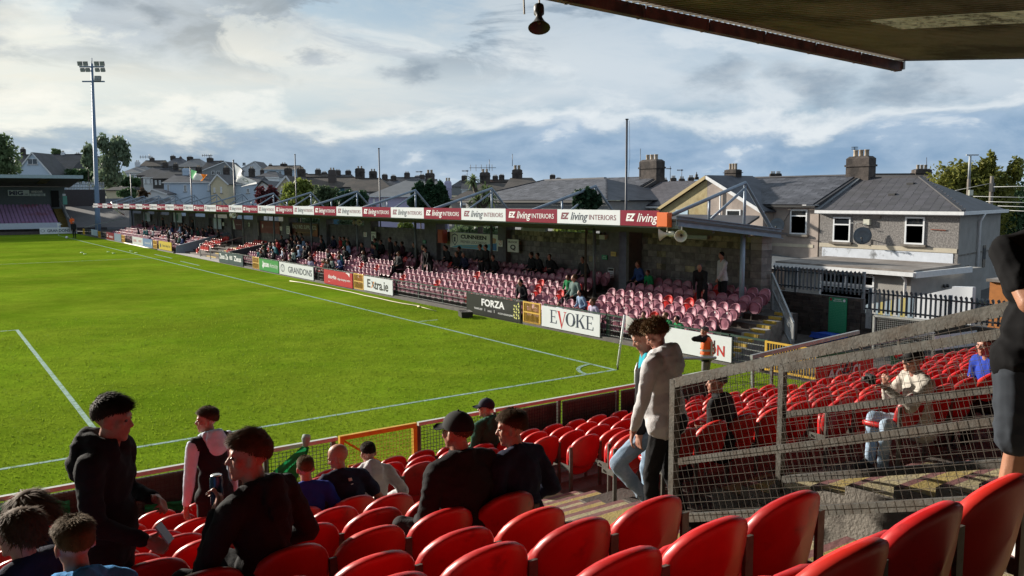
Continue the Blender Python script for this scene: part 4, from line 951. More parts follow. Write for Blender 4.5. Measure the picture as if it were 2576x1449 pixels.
SKIN = mat('skin', (.40, .205, .145), rough=.5, var=.10, scale=7, spec=.35, bump=.08, bscale=60, col2=(.36, .15, .11), cscale=9)
SKIN2 = mat('tanned_skin', (.32, .15, .09), rough=.5, var=.12, scale=7, spec=.35, bump=.1, bscale=50)
EYE = mat('eye', (.08, .07, .065), rough=.2)
HAIRC = {'dark': (.032, .022, .015), 'brown': (.085, .05, .027), 'light': (.13, .085, .045), 'black': (.010, .009, .009), 'grey': (.16, .155, .15), 'curly': (.15, .095, .045)}
def hair_mat(c): return mat('hair_'+c, HAIRC[c], rough=.75, var=.3, scale=30, spec=.12, orand=.1)
def rotm(yaw=0, pitch=0, roll=0): return Matrix.Rotation(yaw, 3, 'Z') @ Matrix.Rotation(pitch, 3, 'X') @ Matrix.Rotation(roll, 3, 'Y')
def ik(S, T, l1, l2, hint):
    S, T = Vector(S), Vector(T); d = T-S; L_ = min(d.length, (l1+l2)*.998); d.normalize(); T = S+d*L_
    a = (l1*l1-l2*l2+L_*L_)/(2*L_); h = math.sqrt(max(l1*l1-a*a, 0)); hv = Vector(hint); hv = (hv-d*hv.dot(d)).normalized()
    return S+d*a+hv*h, T
def hand(mb, W, d, side, curl=.5, r=1.0):
    """palm, four fingers, thumb; d: direction from the wrist, side: towards the thumb"""
    W = Vector(W); d = Vector(d).normalized(); s = Vector(side); s = (s-d*s.dot(d)).normalized(); n = d.cross(s)
    Mx = Matrix((s, n, d)).transposed()
    mb.ball(W+d*.045*r, (.040*r, .017*r, .054*r), 10, 7, 0, Mx); mb.cap(W-d*.02*r, W+d*.02*r, .026*r, .028*r, 8)
    for k, (o, ln) in enumerate(((.031, .9), (.011, 1.0), (-.010, .95), (-.030, .76))):
        p = W+d*.088*r+s*o*r*1.15; a = curl
        d1 = (d*math.cos(a)+n*math.sin(a)+s*o*2.2); q = p+d1.normalized()*.042*r*ln
        d2 = d*math.cos(a*2.1)+n*math.sin(a*2.1)+s*o*1.5; e = q+d2.normalized()*.038*r*ln
        mb.cap(p-d*.02*r, q, .0098*r, .0085*r, 7); mb.cap(q, e, .0085*r, .0065*r, 7)
    p = W+d*.02*r+s*.034*r; q = p+(d*.6+s*.7+n*.25).normalized()*.04*r; e = q+(d*.9+s*.15+n*.45).normalized()*.034*r
    mb.cap(p-s*.012*r, q, .0125*r, .010*r, 7); mb.cap(q, e, .010*r, .0075*r, 7)
def head_shape(mb, C, Mh, k=1.0, jaw=1.0):
    b = lambda c, r: mb.ball(C+Mh @ (Vector(c)*k), tuple(x*k for x in r), 16, 11, 0, Mh)
    c_ = lambda p, q, r0, r1: mb.cap(C+Mh @ (Vector(p)*k), C+Mh @ (Vector(q)*k), r0*k, r1*k, 9)
    b((0, -.014, .034), (.076, .096, .086)); b((0, .022, -.03), (.061*jaw, .066, .086)); b((0, .03, -.072), (.050*jaw, .052, .036)); c_((-.012, .066, -.100), (.012, .066, -.100), .017, .017)
    c_((0, .082, .006), (0, .100, -.029), .008, .0125); c_((-.012, .086, -.034), (.012, .086, -.034), .0085, .0085)
    c_((-.034, .076, .020), (.034, .076, .020), .0125, .0125); c_((-.019, .082, -.058), (.019, .082, -.058), .0075, .0075); c_((-.016, .081, -.071), (.016, .081, -.071), .0078, .0078)
    for s in (-1, 1):
        b((s*.046, .055, -.018), (.022, .024, .026))
        Me = Mh @ Matrix.Rotation(s*.35, 3, 'Z'); mb.ball(C+Mh @ (Vector((s*.079, -.008, -.012))*k), (.0085*k, .021*k, .033*k), 10, 7, 0, Me); b((s*.074, .004, -.034), (.007, .010, .012))
def hair_build(C, Mh, k, style, col, seed, parent, n=2300, capped=False):
    rg = np.random.default_rng(seed); c0 = Vector((0, -.014, .034)); rx, ry, rz_ = .077, .097, .087
    Ltop, Lside, fl = {'short': (.034, .016, .5), 'crop': (.016, .008, .3), 'curly': (.032, .012, .35), 'long': (.09, .13, 1.25), 'fringe': (.050, .014, 1.0), 'wavy': (.050, .050, 1.2), 'quiff': (.055, .014, .2), 'thin': (.02, .016, .6)}[style]
    def thr(y, x):
        if style == 'thin': return .15+.3*max(y, 0)-.55*max(-y, 0) if abs(x) > .3 else (.9 if y > .1 else -.3)
        t = (-.02 if style in ('short', 'fringe', 'quiff', 'crop') else -.12)+.56*max(y, 0)**.8-.50*max(-y, 0)
        if style in ('long', 'wavy'): t -= .25*(1-max(y, 0)) if y < .35 else .05
        if style == 'fringe': t -= .12*max(y, 0)
        return t
    mb = MB()
    # under-layer
    nu, nv = 26, 16; V = []; ok = []
    for i in range(nv+1):
        th = PI*i/nv*.86
        for j in range(nu):
            ph = 2*PI*j/nu; d = Vector((math.sin(th)*math.sin(ph), math.sin(th)*math.cos(ph), math.cos(th)))
            f = 1.02+.07*(Ltop/.06)*max(d.z, 0)**.7 if style != 'crop' else 1.02
            p = c0+Vector((d.x*rx*f, d.y*ry*f, d.z*rz_*f)); V.append(C+Mh @ (p*k)); ok.append(d.z > thr(d.y, d.x)+(.22 if style in ('short', 'quiff', 'fringe', 'curly', 'crop') else .0) and (not capped or d.z < .32))
    F = []
    for i in range(nv):
        for j in range(nu):
            q = (i*nu+j, (i+1)*nu+j, (i+1)*nu+(j+1) % nu, i*nu+(j+1) % nu)
            if all(ok[x] for x in q): F.append(q)
    mb.add(V, F, 0, True); clean(mb)
    for _ in range(n):
        d = rg.normal(size=3); d /= np.linalg.norm(d)
        if capped and d[2] > .22: continue
        q_ = (d[2]-thr(d[1], d[0])+.26)/.34; q_ = min(max(q_, 0), 1)
        if style in ('long', 'wavy', 'thin'): q_ = 1.0 if d[2] > thr(d[1], d[0])+rg.uniform(-.1, .05) else 0
        if d[1] > .45: q_ = 1.0 if d[2] > thr(d[1], d[0])+rg.uniform(-.08, .06) else 0      # a clean front hairline
        if rg.random() > q_*q_*1.15: continue
        top = min(max((d[2]-.25)/.35, 0), 1); Ls = (Lside+(Ltop-Lside)*top)*rg.uniform(.65, 1.2)*(.35+.65*q_)
        f = 1.005; p = np.array([d[0]*rx*f, d[1]*ry*f-.014, d[2]*rz_*f+.034])
        nrm = d.copy()
        if style == 'curly' : g = rg.normal(size=3)*.9+nrm*.7+np.array([0, .5, .0])*top
        elif style == 'fringe': g = np.array([d[0]*.4, 1.1, -.35])*top+np.array([0, .1, -1.0])*(1-top)
        elif style == 'quiff': g = np.array([d[0]*.3, .55, .8])*top+np.array([0, -.2, -1.0])*(1-top)
        elif style in ('long', 'wavy'): g = np.array([d[0]*.8, -.15+.3*d[1], -1.1])
        else: g = np.array([d[0]*.5, .55*d[1]+.25, -.5])*top+np.array([0, -.1, -1.0])*(1-top)
        g = g-nrm*min(g @ nrm, 0)*.9; g /= np.linalg.norm(g)+1e-6
        dd = nrm*((.5-.3*fl)*top+.07)+g*(.5+.4*fl)+rg.normal(size=3)*.16; dd /= np.linalg.norm(dd)
        m1 = p+dd*Ls*.5+nrm*.004; e = p+dd*Ls+(g*.4-nrm*.15)*Ls*.35+(rg.normal(size=3)*.012 if style in ('curly', 'wavy') else 0)
        sd = np.cross(dd, nrm); sd /= np.linalg.norm(sd)+1e-6; w = rg.uniform(.0014, .0032)*(1.5 if style in ('curly', 'wavy', 'long') else 1)
        pts = [p-sd*w, p+sd*w, m1+sd*w, m1-sd*w, e]
        mb.add([C+Mh @ (Vector(q)*k) for q in pts], [(0, 1, 2, 3), (3, 2, 4)], 0, True)
    return mb.build('hair', hair_mat(col), parent, local=True)
def cap_build(C, Mh, k, m, parent, back=True):
    mb = MB(); V = []; F = []; nu, nv = 24, 8
    for i in range(nv+1):
        th = PI/2*i/nv*1.05
        for j in range(nu):
            ph = 2*PI*j/nu; d = (math.sin(th)*math.sin(ph), math.sin(th)*math.cos(ph), math.cos(th))
            V.append(C+Mh @ (Vector((d[0]*.088, d[1]*.108-.012, d[2]*.098+.034))*k))
    for i in range(nv):
        for j in range(nu): F.append((i*nu+j, (i+1)*nu+j, (i+1)*nu+(j+1) % nu, i*nu+(j+1) % nu))
    mb.add(V, F, 0, True); mb.ball(C+Mh @ (Vector((0, -.012, .134))*k), .008*k, 8, 5)
    o = mb.build('cap', m, parent, local=True)
    mb = MB(); V = []; F = []; nn = 12
    for s in (0, .004):
        for j in range(nn+1):
            a = PI*(j/nn-.5)*.9
            V += [C+Mh @ (Vector((math.sin(a)*.080, math.cos(a)*.098-.010, .038+s))*k), C+Mh @ (Vector((math.sin(a)*.078, math.cos(a)*.085+.088, .020+s-.014*abs(math.sin(a))))*k)]
    for b in (0, 2*(nn+1)):
        for j in range(nn): F.append((b+2*j, b+2*j+1, b+2*j+3, b+2*j+2))
    for j in range(nn): F.append((2*j+1, 2*(nn+1)+2*j+1, 2*(nn+1)+2*j+3, 2*j+3))
    mb.add(V, F, 0, True); mb.build('brim', m, o, local=True)
    return o
def person(label, loc, rz, pose='sit', h=1.75, bulk=1.0, lean=.06, side=0.0, yaw=0, pitch=0, roll=0, top=None, legs=None, arms=None, sleeves='long', shorts=False, hair=('short', 'brown'), cap=None, hood=None,
           vest=None, skin=None, shoe=None, curl=.5, knees=None, feet=None, seed=0, vox=.0085, group=None, far=False, jaw=1.0, collar=0, twist=0, seatz=.48, elbow=None):
    """local frame: +y is where the body faces, origin on the floor (sitting: at the seat back's foot)"""
    k = h/1.75; skin = skin or SKIN
    t = thing('person', label, 'person', loc, rz, group)
    v = lambda *a: Vector(a)
    if pose == 'sit':
        P0 = v(0, .19, seatz/k); hips = [v(s*.10, .20, seatz/k) for s in (-1, 1)]
        kn = knees or [(-.14, .60, .52), (.14, .60, .52)]; ft = feet or [(-.13, .62, .08), (.13, .62, .08)]
    else:
        P0 = v(0, 0, .95); hips = [v(s*.095, 0, .93) for s in (-1, 1)]
        kn = knees or [(-.11, .025, .50), (.11, .025, .50)]; ft = feet or [(-.12, -.02, .08), (.12, -.02, .08)]
    sp = v(math.sin(side), math.sin(lean), math.cos(lean)).normalized()
    Tw = Matrix.Rotation(twist, 3, 'Z'); across = Tw @ v(1, 0, 0)-sp*(Tw @ v(1, 0, 0)).dot(sp); across.normalize(); fwd = sp.cross(across)
    CH = P0+sp*.49; NB = P0+sp*.54                                      # between the shoulders, base of the neck
    HC = NB+sp*.05+v(0, .025, .105)+fwd*.015
    Mh = rotm(yaw, pitch, roll)
    Sh = [CH+across*(s*.185*(.74+.26*bulk))+v(0, 0, -.005) for s in (-1, 1)]
    if arms is None: arms = [(-.20, .42, .62), (.20, .42, .62)] if pose == 'sit' else [(-.26, .06, .80), (.26, .06, .80)]
    els = []; wr = []
    for i, s in enumerate((-1, 1)):
        hint = v(*elbow[i]) if elbow else v(s*.5, -.6, -.5); e, w = ik(Sh[i], v(*arms[i]), .29, .255, hint); els.append(e); wr.append(w)
    S_ = lambda q: q*k
    body = MB()
    if far:
        body.ball(S_(HC+v(0, .004, -.005)), (.078*k, .096*k, .118*k), 10, 8, 0, Mh); body.ball(S_(HC)+Mh @ v(0, .10*k, -.02*k), .02*k, 6, 5)
    else: head_shape(body, S_(HC), Mh, k, jaw)
    neck_r = .054*(.85+.15*bulk)
    body.cap(S_(NB-sp*.05), S_(HC-v(0, .015, .07)), neck_r*1.12*k, neck_r*k, 10)
    body.ball(S_(CH-sp*.08), (.13*k, .075*k, .13*k)); body.cap(S_(Sh[0]), S_(Sh[1]), .045*k, .045*k)
    for i, s in enumerate((-1, 1)):
        ar = 1.0 if bulk < 1.2 else 1.25
        body.cap(S_(Sh[i]), S_(els[i]), .046*k*ar, .040*k*ar, 9); body.cap(S_(els[i]), S_(wr[i]), .040*k*ar, .026*k*ar, 9)
        d = (wr[i]-els[i]).normalized()
        if far: body.cap(S_(wr[i]), S_(wr[i]+d*.12), .034*k, .026*k, 7)
        else: hand(body, S_(wr[i]+d*.008), d*.9+v(0, 0, -.1), v(-s*.8, .35, .5), curl if not isinstance(curl, tuple) else curl[i], k)
    if shorts:
        for i in range(2):
            body.cap(S_(hips[i]), S_(v(*kn[i])), .075*k, .052*k, 9); body.cap(S_(v(*kn[i])), S_(v(*kn[i])*.55+v(*ft[i])*.45), .052*k, .058*k, 9); body.cap(S_(v(*kn[i])*.55+v(*ft[i])*.45), S_(v(*ft[i])), .058*k, .036*k, 9)
        body.cap(S_(P0), S_(CH), .09*k, .09*k)
    bm = remesh(body, vox if not far else .022, 3 if not far else 2, 'body', [skin]); inst('body', bm, t)
    # upper garment
    g = MB(); b = bulk
    g.ball(S_(P0+sp*.36), (.165*b*k, .112*b*k, .20*k), 14, 9, 0, Matrix((across, fwd, sp)).transposed()); g.ball(S_(P0+sp*.12+fwd*(.02*(b-1)*5)), (.155*b*k, .118*b*b*k, .20*k), 14, 9, 0, Matrix((across, fwd, sp)).transposed())
    g.cap(S_(Sh[0]-across*-.02), S_(Sh[1]-across*.02), .070*k*(.8+.2*b), .070*k*(.8+.2*b)); g.cap(S_(NB-sp*.07), S_(NB-sp*.005), .088*k, .066*k)
    g.cap(S_(P0+across*-.08-sp*.02), S_(P0+across*.08-sp*.02), .115*k*b, .115*k*b)
    for s_ in (-1, 1): g.cap(S_(NB+sp*.005-fwd*.01), S_(Sh[(s_+1)//2]+sp*.015-across*(s_*.03)), .058*k*(.6+.4*b), .062*k*(.7+.3*b))
    arm_g = MB()
    for i in range(2):
        q = arm_g if vest else g
        if sleeves == 'long':
            q.cap(S_(Sh[i]), S_(els[i]), .068*k*(.75+.25*b), .056*k*(.8+.2*b), 10); q.cap(S_(els[i]), S_(els[i].lerp(wr[i], .97)), .056*k*(.8+.2*b), .040*k, 10)
        else: q.cap(S_(Sh[i]), S_(Sh[i].lerp(els[i], .62)), .070*k*(.7+.3*b), .066*k*(.7+.3*b), 10)
    if hood:
        for a in np.linspace(-2.2, 2.2, 9):
            p = NB+Matrix.Rotation(a, 3, sp) @ (-fwd*.082)+sp*(.0+.03*math.cos(a)); g_ = arm_g if vest else g
            g_.ball(S_(p), (.042*k*hood, .042*k*hood, .050*k*hood), 8, 6)
        for dy, dz, r in ((-.10, -.03, .085), (-.125, -.09, .075), (-.11, .02, .06)): (arm_g if vest else g).ball(S_(NB+fwd*dy*1.0+sp*dz), (r*1.25*k*hood, r*.62*k*hood, r*k*hood), 10, 7)
    if collar: 
        for a in np.linspace(-2.6, 2.6, 12): p = NB+Matrix.Rotation(a, 3, sp) @ (-fwd*.072); g.cap(S_(p-sp*.02), S_(p+sp*collar), .022*k, .016*k, 7)
    vx = max(vox*1.35, .011) if not far else .024
    gm = remesh(g, vx, 4 if not far else 2, 'top', [vest or top], .010 if not far else 0, seed); inst('gilet' if vest else 'top', gm, t)
    if vest: inst('top', remesh(arm_g, vx, 4, 'top', [top], .009, seed+1), t)
    # lower garment and shoes
    l = MB(); l.ball(S_(P0+v(0, -.01, -.02)), (.17*b*k, .125*b*k, .13*k), 12, 8)
    for i in range(2):
        K_, A_ = v(*kn[i]), v(*ft[i])
        if shorts: l.cap(S_(hips[i]), S_(hips[i].lerp(K_, .86)), .094*k*b, .082*k*b, 10)
        else: l.cap(S_(hips[i]), S_(K_), .090*k*(.6+.4*b), .068*k, 10); l.cap(S_(K_), S_(A_), .067*k, .054*k, 10)
    inst('trousers' if not shorts else 'shorts', remesh(l, vx, 4 if not far else 2, 'trousers', [legs or KB], .009 if not far else 0, seed+2), t)
    for i in range(2):
        A_ = v(*ft[i]); s = MB(); s.ball(S_(A_+v(0, .03, -.025)), (.043*k, .075*k, .045*k), 10, 7); s.ball(S_(A_+v(0, .11, -.045)), (.045*k, .075*k, .032*k), 10, 7); s.box(tuple(S_(A_+v(-.042, -.05, -.082))), tuple(S_(A_+v(.042, .17, -.06))))
        inst('shoe', remesh(s, .012 if not far else .03, 2, 'shoe', [shoe or mat('dark_shoe', (.03, .03, .032), rough=.6)]), t)
    if not far:
        e = MB()
        for s in (-1, 1): e.ball(S_(HC)+Mh @ (v(s*.031, .0775, .002)*k), (.0125*k, .009*k, .008*k), 8, 6, 0, Mh)
        e.build('eyes', EYE, t, local=True, kind='stuff')
        if hair: hair_build(S_(HC), Mh, k, hair[0], hair[1], seed+5, t, 9000 if hair[0] in ('short', 'quiff', 'fringe', 'crop', 'curly') else 4500, capped=bool(cap))
        if cap: cap_build(S_(HC), Mh, k, cap, t)
    else:
        if hair:
            q = MB(); q.ball(S_(HC)+Mh @ (v(0, -.022, .03)*k), (.086*k, .098*k, .100*k), 10, 8, 0, Mh)
            if hair[0] == 'long': q.ball(S_(HC)+Mh @ (v(0, -.06, -.08)*k), (.095*k, .06*k, .16*k), 10, 8, 0, Mh)
            inst('hair', remesh(q, .022, 1, 'hair', [hair_mat(hair[1])]), t)
        if cap: cap_build(S_(HC), Mh, k, cap, t)
    t['_hc'] = tuple(S_(HC)); t['_w0'] = tuple(S_(wr[0])); t['_w1'] = tuple(S_(wr[1]))
    return t
def fit_px(t, x, y):
    """slide the figure along its row (and adjust its height) so that the head sits where the photograph has it"""
    for _ in range(4):
        M = Matrix.Translation(t.location) @ Matrix.Rotation(t.rotation_euler.z, 4, 'Z') @ Matrix.Scale(t.scale[0], 4); H_ = M @ Vector(t['_hc']); T = at_Y(x, y, H_.y)
        t.location.x += T[0]-H_.x; s = t.scale[0]*(T[2]-t.location.z)/(H_.z-t.location.z); s = min(max(s, .86), 1.12); t.scale = (s,)*3
    bpy.context.view_layer.update()
def wpt(t, key):                                                        # a remembered joint in world space
    return Matrix.Translation(t.location) @ Matrix.Rotation(t.rotation_euler.z, 4, 'Z') @ Matrix.Scale(t.scale[0], 4) @ Vector(t[key])
KB = cloth('black', (.017, .017, .019)); NAVY = cloth('navy', (.018, .021, .045)); GREYH = cloth('grey_marl', (.50, .49, .50)); JEAN = cloth('light_jeans', (.22, .31, .42), col2=(.34, .42, .52), cscale=6)
JEAND = cloth('dark_jeans', (.03, .045, .075)); WHITEC = cloth('white', (.58, .66, .76)); TEALC = cloth('teal', (.02, .28, .36)); GREENC = cloth('forest_green', (.022, .075, .048)); ROYAL = cloth('royal_blue', (.02, .045, .30)); CHAR = cloth('charcoal', (.035, .035, .037)); STONE = cloth('stone', (.40, .37, .33)); OLIVE = cloth('olive', (.07, .075, .05)); BLUEH = cloth('bright_blue', (.04, .22, .50)); PLUM = cloth('dark_plum', (.05, .02, .03))
def seatp(i, x): return (x, RY[i]+.0, RF[i])
HB = 0.95
def rzdir(dx, dy): return -math.atan2(dx, dy)
n1 = person('boy in black hooded jacket standing side-on at the left, hands in front', (-13.02, -10.40, RF[7]), rzdir(.80, -.55), 'stand', 1.72, 1.12, lean=.05, pitch=-.12, yaw=R(4), top=KB, arms=[(-.14, .20, 1.16), (.16, .27, 1.04)], hair=('fringe', 'dark'), hood=1.35, collar=.05, seed=1, curl=.9)
n2 = person('boy in black gilet over white hoodie, standing by the barrier', (-11.87, RY[3]+.28, RF[3]), R(18), 'stand', 1.70, 1.0, yaw=R(58), top=WHITEC, vest=KB, arms=[(-.27, .06, .82), (.26, .05, .82)], hair=('short', 'brown'), hood=1.1, seed=2)
n3 = person('boy in black jacket seated beside the standing boy, drink can raised', seatp(8, -12.55), R(32), 'sit', 1.84, 1.08, lean=.10, yaw=R(46), pitch=.03, top=KB, arms=[(-.16, .36, .90), (.20, .40, .60)], hair=('fringe', 'brown'), hood=.8, seed=3, curl=1.1, legs=KB)
n4 = person('child with wavy brown hair and navy jacket at the lower left edge, facing left', seatp(8, -13.52), R(38), 'sit', 1.56, 1.05, yaw=R(22), top=NAVY, hair=('wavy', 'brown'), seed=4)
n5 = person('long haired person in dark top at left edge, behind the wavy haired child', seatp(6, -13.42), R(95), 'sit', 1.68, 1.0, yaw=R(45), pitch=-.1, roll=.2, top=NAVY, hair=('long', 'brown'), seed=5)
n6 = person('boy in bright blue hoodie with short light hair, lower left, seen from behind', seatp(9, -13.42), R(4), 'sit', 1.52, .95, lean=.12, yaw=R(10), pitch=-.15, top=BLUEH, hair=('short', 'light'), hood=1.0, seed=6)
n7 = person('boy in royal blue football shirt with pink neck, seated, seen from behind', seatp(5, -11.62), R(-6), 'sit', 1.56, 1.0, lean=.16, yaw=R(-4), pitch=-.12, top=ROYAL, sleeves='short', hair=('crop', 'light'), seed=7, collar=.0)
n8 = person('bald man in navy t-shirt leaning forward, looking down to the left', seatp(5, -11.24), R(8), 'sit', 1.76, 1.18, lean=.34, yaw=R(48), pitch=-.35, top=NAVY, sleeves='short', hair=None, seed=8, jaw=1.06)
n9 = person('man in light grey hooded top bent forward beside the yellow gate', seatp(4, -10.66), R(-8), 'sit', 1.74, 1.08, lean=.36, yaw=R(6), pitch=-.35, top=GREYH, hair=('crop', 'dark'), hood=1.15, seed=9)
n10 = person('big man in black cap and black jacket seated in the middle, seen from behind', seatp(8, -11.36), R(6), 'sit', 1.80, 1.30, lean=.10, yaw=R(10), top=KB, hair=('crop', 'brown'), cap=mat('cap_black', (.008, .008, .009), rough=.9), seed=10, collar=.045, legs=CHAR, knees=[(-.26, .52, .56), (.16, .60, .52)], jaw=1.1)
n11 = person('young man in dark navy sweater right of the black cap man, looking left', seatp(8, -10.97), R(14), 'sit', 1.76, 1.12, lean=.14, yaw=R(44), pitch=-.1, top=NAVY, hair=('short', 'brown'), seed=11)
n12 = person('man in dark green hoodie and navy cap near the barrier, looking left', seatp(1, -8.0), R(12), 'sit', 1.82, 1.1, lean=.05, yaw=R(40), top=GREENC, hair=('crop', 'dark'), cap=mat('cap_navy', (.012, .016, .03), rough=.9), hood=1.0, seed=12)
n13 = person('tall boy in pale grey hoodie with curly hair walking down the steps, looking down', (-9.02, -10.36, RF[7]), R(20), 'stand', 1.80, 1.26, lean=.10, yaw=R(34), pitch=-.55, top=GREYH, legs=KB, arms=[(-.30, .16, .86), (.30, .05, .84)], hair=('curly', 'curly'), hood=1.25, seed=13, knees=[(-.11, .08, .50), (.11, .02, .49)], feet=[(-.12, .06, .08), (.12, -.12, .08)], shoe=mat('white_trainer', (.5, .5, .48), rough=.6))
n14 = person('boy in teal shirt and light jeans with a black jacket on his shoulder, stepping down', (-8.72, -9.92, RF[6]), R(52), 'stand', 1.76, 1.0, lean=.14, yaw=R(6), pitch=-.45, top=TEALC, sleeves='short', legs=JEAN, arms=[(-.22, .16, .88), (.24, .12, .88)], hair=('curly', 'brown'), seed=14, knees=[(-.12, .34, .60), (.10, .06, .48)], feet=[(-.12, .02, .22), (.11, .02, .06)])
jk = MB()
for q in ((.02, .02, 1.50), (-.16, .05, 1.46), (-.19, .10, 1.34)): jk.ball(Vector(q), (.11, .09, .09))
jk.cap((-.18, .12, 1.36), (-.21, .16, .92), .085, .055); jk.cap((-.14, -.02, 1.38), (-.16, .06, 1.05), .08, .06)
inst('draped_jacket', remesh(jk, .014, 3, 'draped_jacket', [KB], .006, 3), n14)
n15 = person('balding man in black jacket seated behind the guard rail post', seatp(6, -7.80), R(20), 'sit', 1.80, 1.18, lean=.08, yaw=R(30), top=KB, hair=('thin', 'grey'), seed=15, collar=.04)
n16 = person('steward in orange high-visibility vest at the corner, hand to his ear', (-.28, -2.92, 0), R(22), 'stand', 1.66, 1.12, yaw=R(24), top=KB, arms=[(-.17, .12, 1.52), (.27, .06, .84)], elbow=[(-1, .8, .1), (.5, -.6, -.5)], hair=('short', 'grey'), seed=16, legs=cloth('grey_trousers', (.16, .15, .15)))
HV = mat('orange_hi_vis', (.80, .13, .02), rough=.7, var=.08); HVS = mat('reflective_grey', (.40, .40, .40), rough=.4)
def vest_on(t, k, b=1.16):
    q = MB(); q.ball((0, 0, 1.27*k), (.185*b*k, .138*b*k, .24*k), 16, 10); q.ball((0, 0, 1.06*k), (.172*b*k, .145*b*k, .2*k), 16, 10)
    inst('vest', remesh(q, .014, 3, 'vest', [HV], .003, 4), t)
    for z in (1.0, 1.14): m = MB(); m.lathe([(.190*b*k, z*k), (.192*b*k, (z+.05)*k)], (0, 0, 0), 24, 0, Matrix.Diagonal((1, .80, 1))); m.build('reflective_band', HVS, t, local=True)
    for s in (-1, 1): m = MB(); m.box((s*.10-.02, -.185*k, 1.05*k), (s*.10+.02, -.150*k, 1.40*k)); m.build('reflective_band', HVS, t, local=True)
vest_on(n16, 1.66/1.75)
n17 = person('man in black cap and pale jacket holding up a camera behind the mesh', seatp(8, -6.56), R(58), 'sit', 1.86, 1.14, lean=.10, yaw=R(6), top=STONE, legs=JEAN, arms=[(-.10, .58, .86), (.12, .50, .88)], hair=('crop', 'grey'), cap=mat('cap_black', (.008, .008, .009), rough=.9), seed=17, curl=1.0)
n18 = person('short haired person with glasses and royal blue sweater seated at the right', seatp(8, -5.32), R(66), 'sit', 1.86, 1.05, lean=.16, yaw=R(8), top=ROYAL, arms=[(-.10, .46, .74), (.10, .46, .74)], hair=('short', 'grey'), seed=18)
n19 = person('large man in black t-shirt and dark shorts standing at the right edge, arms folded', (-9.40, -13.30, 2.47), R(150), 'stand', 1.80, 1.26, lean=-.02, top=mat('tee_black', (.008, .008, .009), rough=.9, spec=.1), sleeves='short', shorts=True, legs=mat('dark_navy_shorts', (.018, .024, .034), rough=.9, var=.15), arms=[(.0, .26, 1.18), (.0, .30, 1.12)], elbow=[(-1, .1, -.4), (1, .1, -.4)], skin=SKIN2, hair=('short', 'dark'), seed=19, shoe=mat('white_trainer', (.5, .5, .48), rough=.6))
for t_, x, y in ((n1, 284, 1052), (n2, 520, 1056), (n3, 626, 1146), (n4, 48, 1340), (n5, 72, 1292), (n6, 186, 1368), (n7, 768, 1178), (n8, 850, 1150), (n9, 926, 1140), (n10, 1150, 1086), (n11, 1286, 1076), (n12, 1222, 1026), (n13, 1652, 842), (n14, 1618, 848), (n15, 1802, 962), (n16, 1772, 836), (n17, 2296, 908), (n18, 2480, 868)): fit_px(t_, x, y)
# things held or worn
t = thing('drink_can', 'dark blue and silver drink can held by the seated boy in black', 'can', tuple(wpt(n3, '_w0')+Vector((.03, .07, .02))))
MB().lathe([(.001, 0), (.026, 0), (.033, .012), (.033, .14), (.028, .155), (.029, .16), (.001, .157)], (0, 0, 0), 16).build('body', mat('can_blue', (.02, .06, .12), rough=.25, metal=.6), t, local=True); MB().lathe([(.001, .1575), (.0275, .1585), (.0275, .162), (.001, .162)], (0, 0, 0), 16).build('lid', mat('aluminium', (.6, .6, .6), rough=.25, metal=.9), t, local=True)
p = wpt(n1, '_w1')+Vector((.09, -.05, .03)); t = thing('phone', 'small pale phone in the hand of the standing boy in black', 'phone', tuple(p), n1.rotation_euler.z); MB().box((-.035, -.004, -.05), (.035, .004, .06), M=Matrix.Rotation(.6, 4, 'X')).build('casing', mat('phone_case', (.25, .25, .26), rough=.3), t, local=True)
p = (wpt(n17, '_w0')+wpt(n17, '_w1'))/2+Vector((-.10, .10, .07)); t = thing('camera', 'black compact camera held by the man in the pale jacket', 'camera', tuple(p), R(58)); MB().box((-.06, -.02, -.04), (.06, .025, .04)).build('casing', BLACK, t, local=True); MB().lathe([(.001, 0), (.026, 0), (.026, .05), (.001, .05)], (0, .025, 0), 14, 0, Matrix.Rotation(-PI/2, 3, 'X')).build('lens', BLACK, t, local=True)
def glasses(t):
    Mh = rotm(R(8), 0); C = Vector(t['_hc']); mb = MB(); k = 1.06
    for s in (-1, 1):
        mb.tube([C+Mh @ (Vector((s*.031+.021*math.cos(a), .094, .002+.015*math.sin(a)))*k) for a in np.linspace(0, 2*PI, 13)], .0022, 5); mb.tube([C+Mh @ (Vector((s*.052, .092, .006))*k), C+Mh @ (Vector((s*.080, .0, .004))*k)], .0022, 5)
    mb.build('glasses', BLACK, t, local=True)
glasses(n18)
def decal(t, at, w, h, m, name, part='top'):
    """small print or badge lying on the cloth nearest to a point of the figure"""
    o = next(c for c in t.children if c.name.split('.')[0] == part); ok, p, n, _ = o.closest_point_on_mesh(Vector(at))
    x = Vector((0, 0, 1)).cross(n).normalized(); y = n.cross(x); p = p+n*.006
    MB().add([p+x*(a*w/2)+y*(b*h/2) for a, b in ((-1, -1), (1, -1), (1, 1), (-1, 1))], [(0, 1, 2, 3)]).build(name, m, t, local=True)
bpy.context.view_layer.update()
c = Vector(n8['_hc']); decal(n8, c+Vector((.01, -.20, -.16)), .035, .03, WHITE, 'badge'); decal(n8, c+Vector((.01, -.205, -.215)), .03, .007, WHITE, 'badge')
c = Vector(n10['_hc']); decal(n10, c+Vector((-.32, -.03, -.42)), .030, .022, WHITE, 'sleeve_logo'); decal(n16, (.06, -.3, 1.24), .09, .04, mat('vest_print', (.45, .05, .02), rough=.7), 'back_print', 'vest')
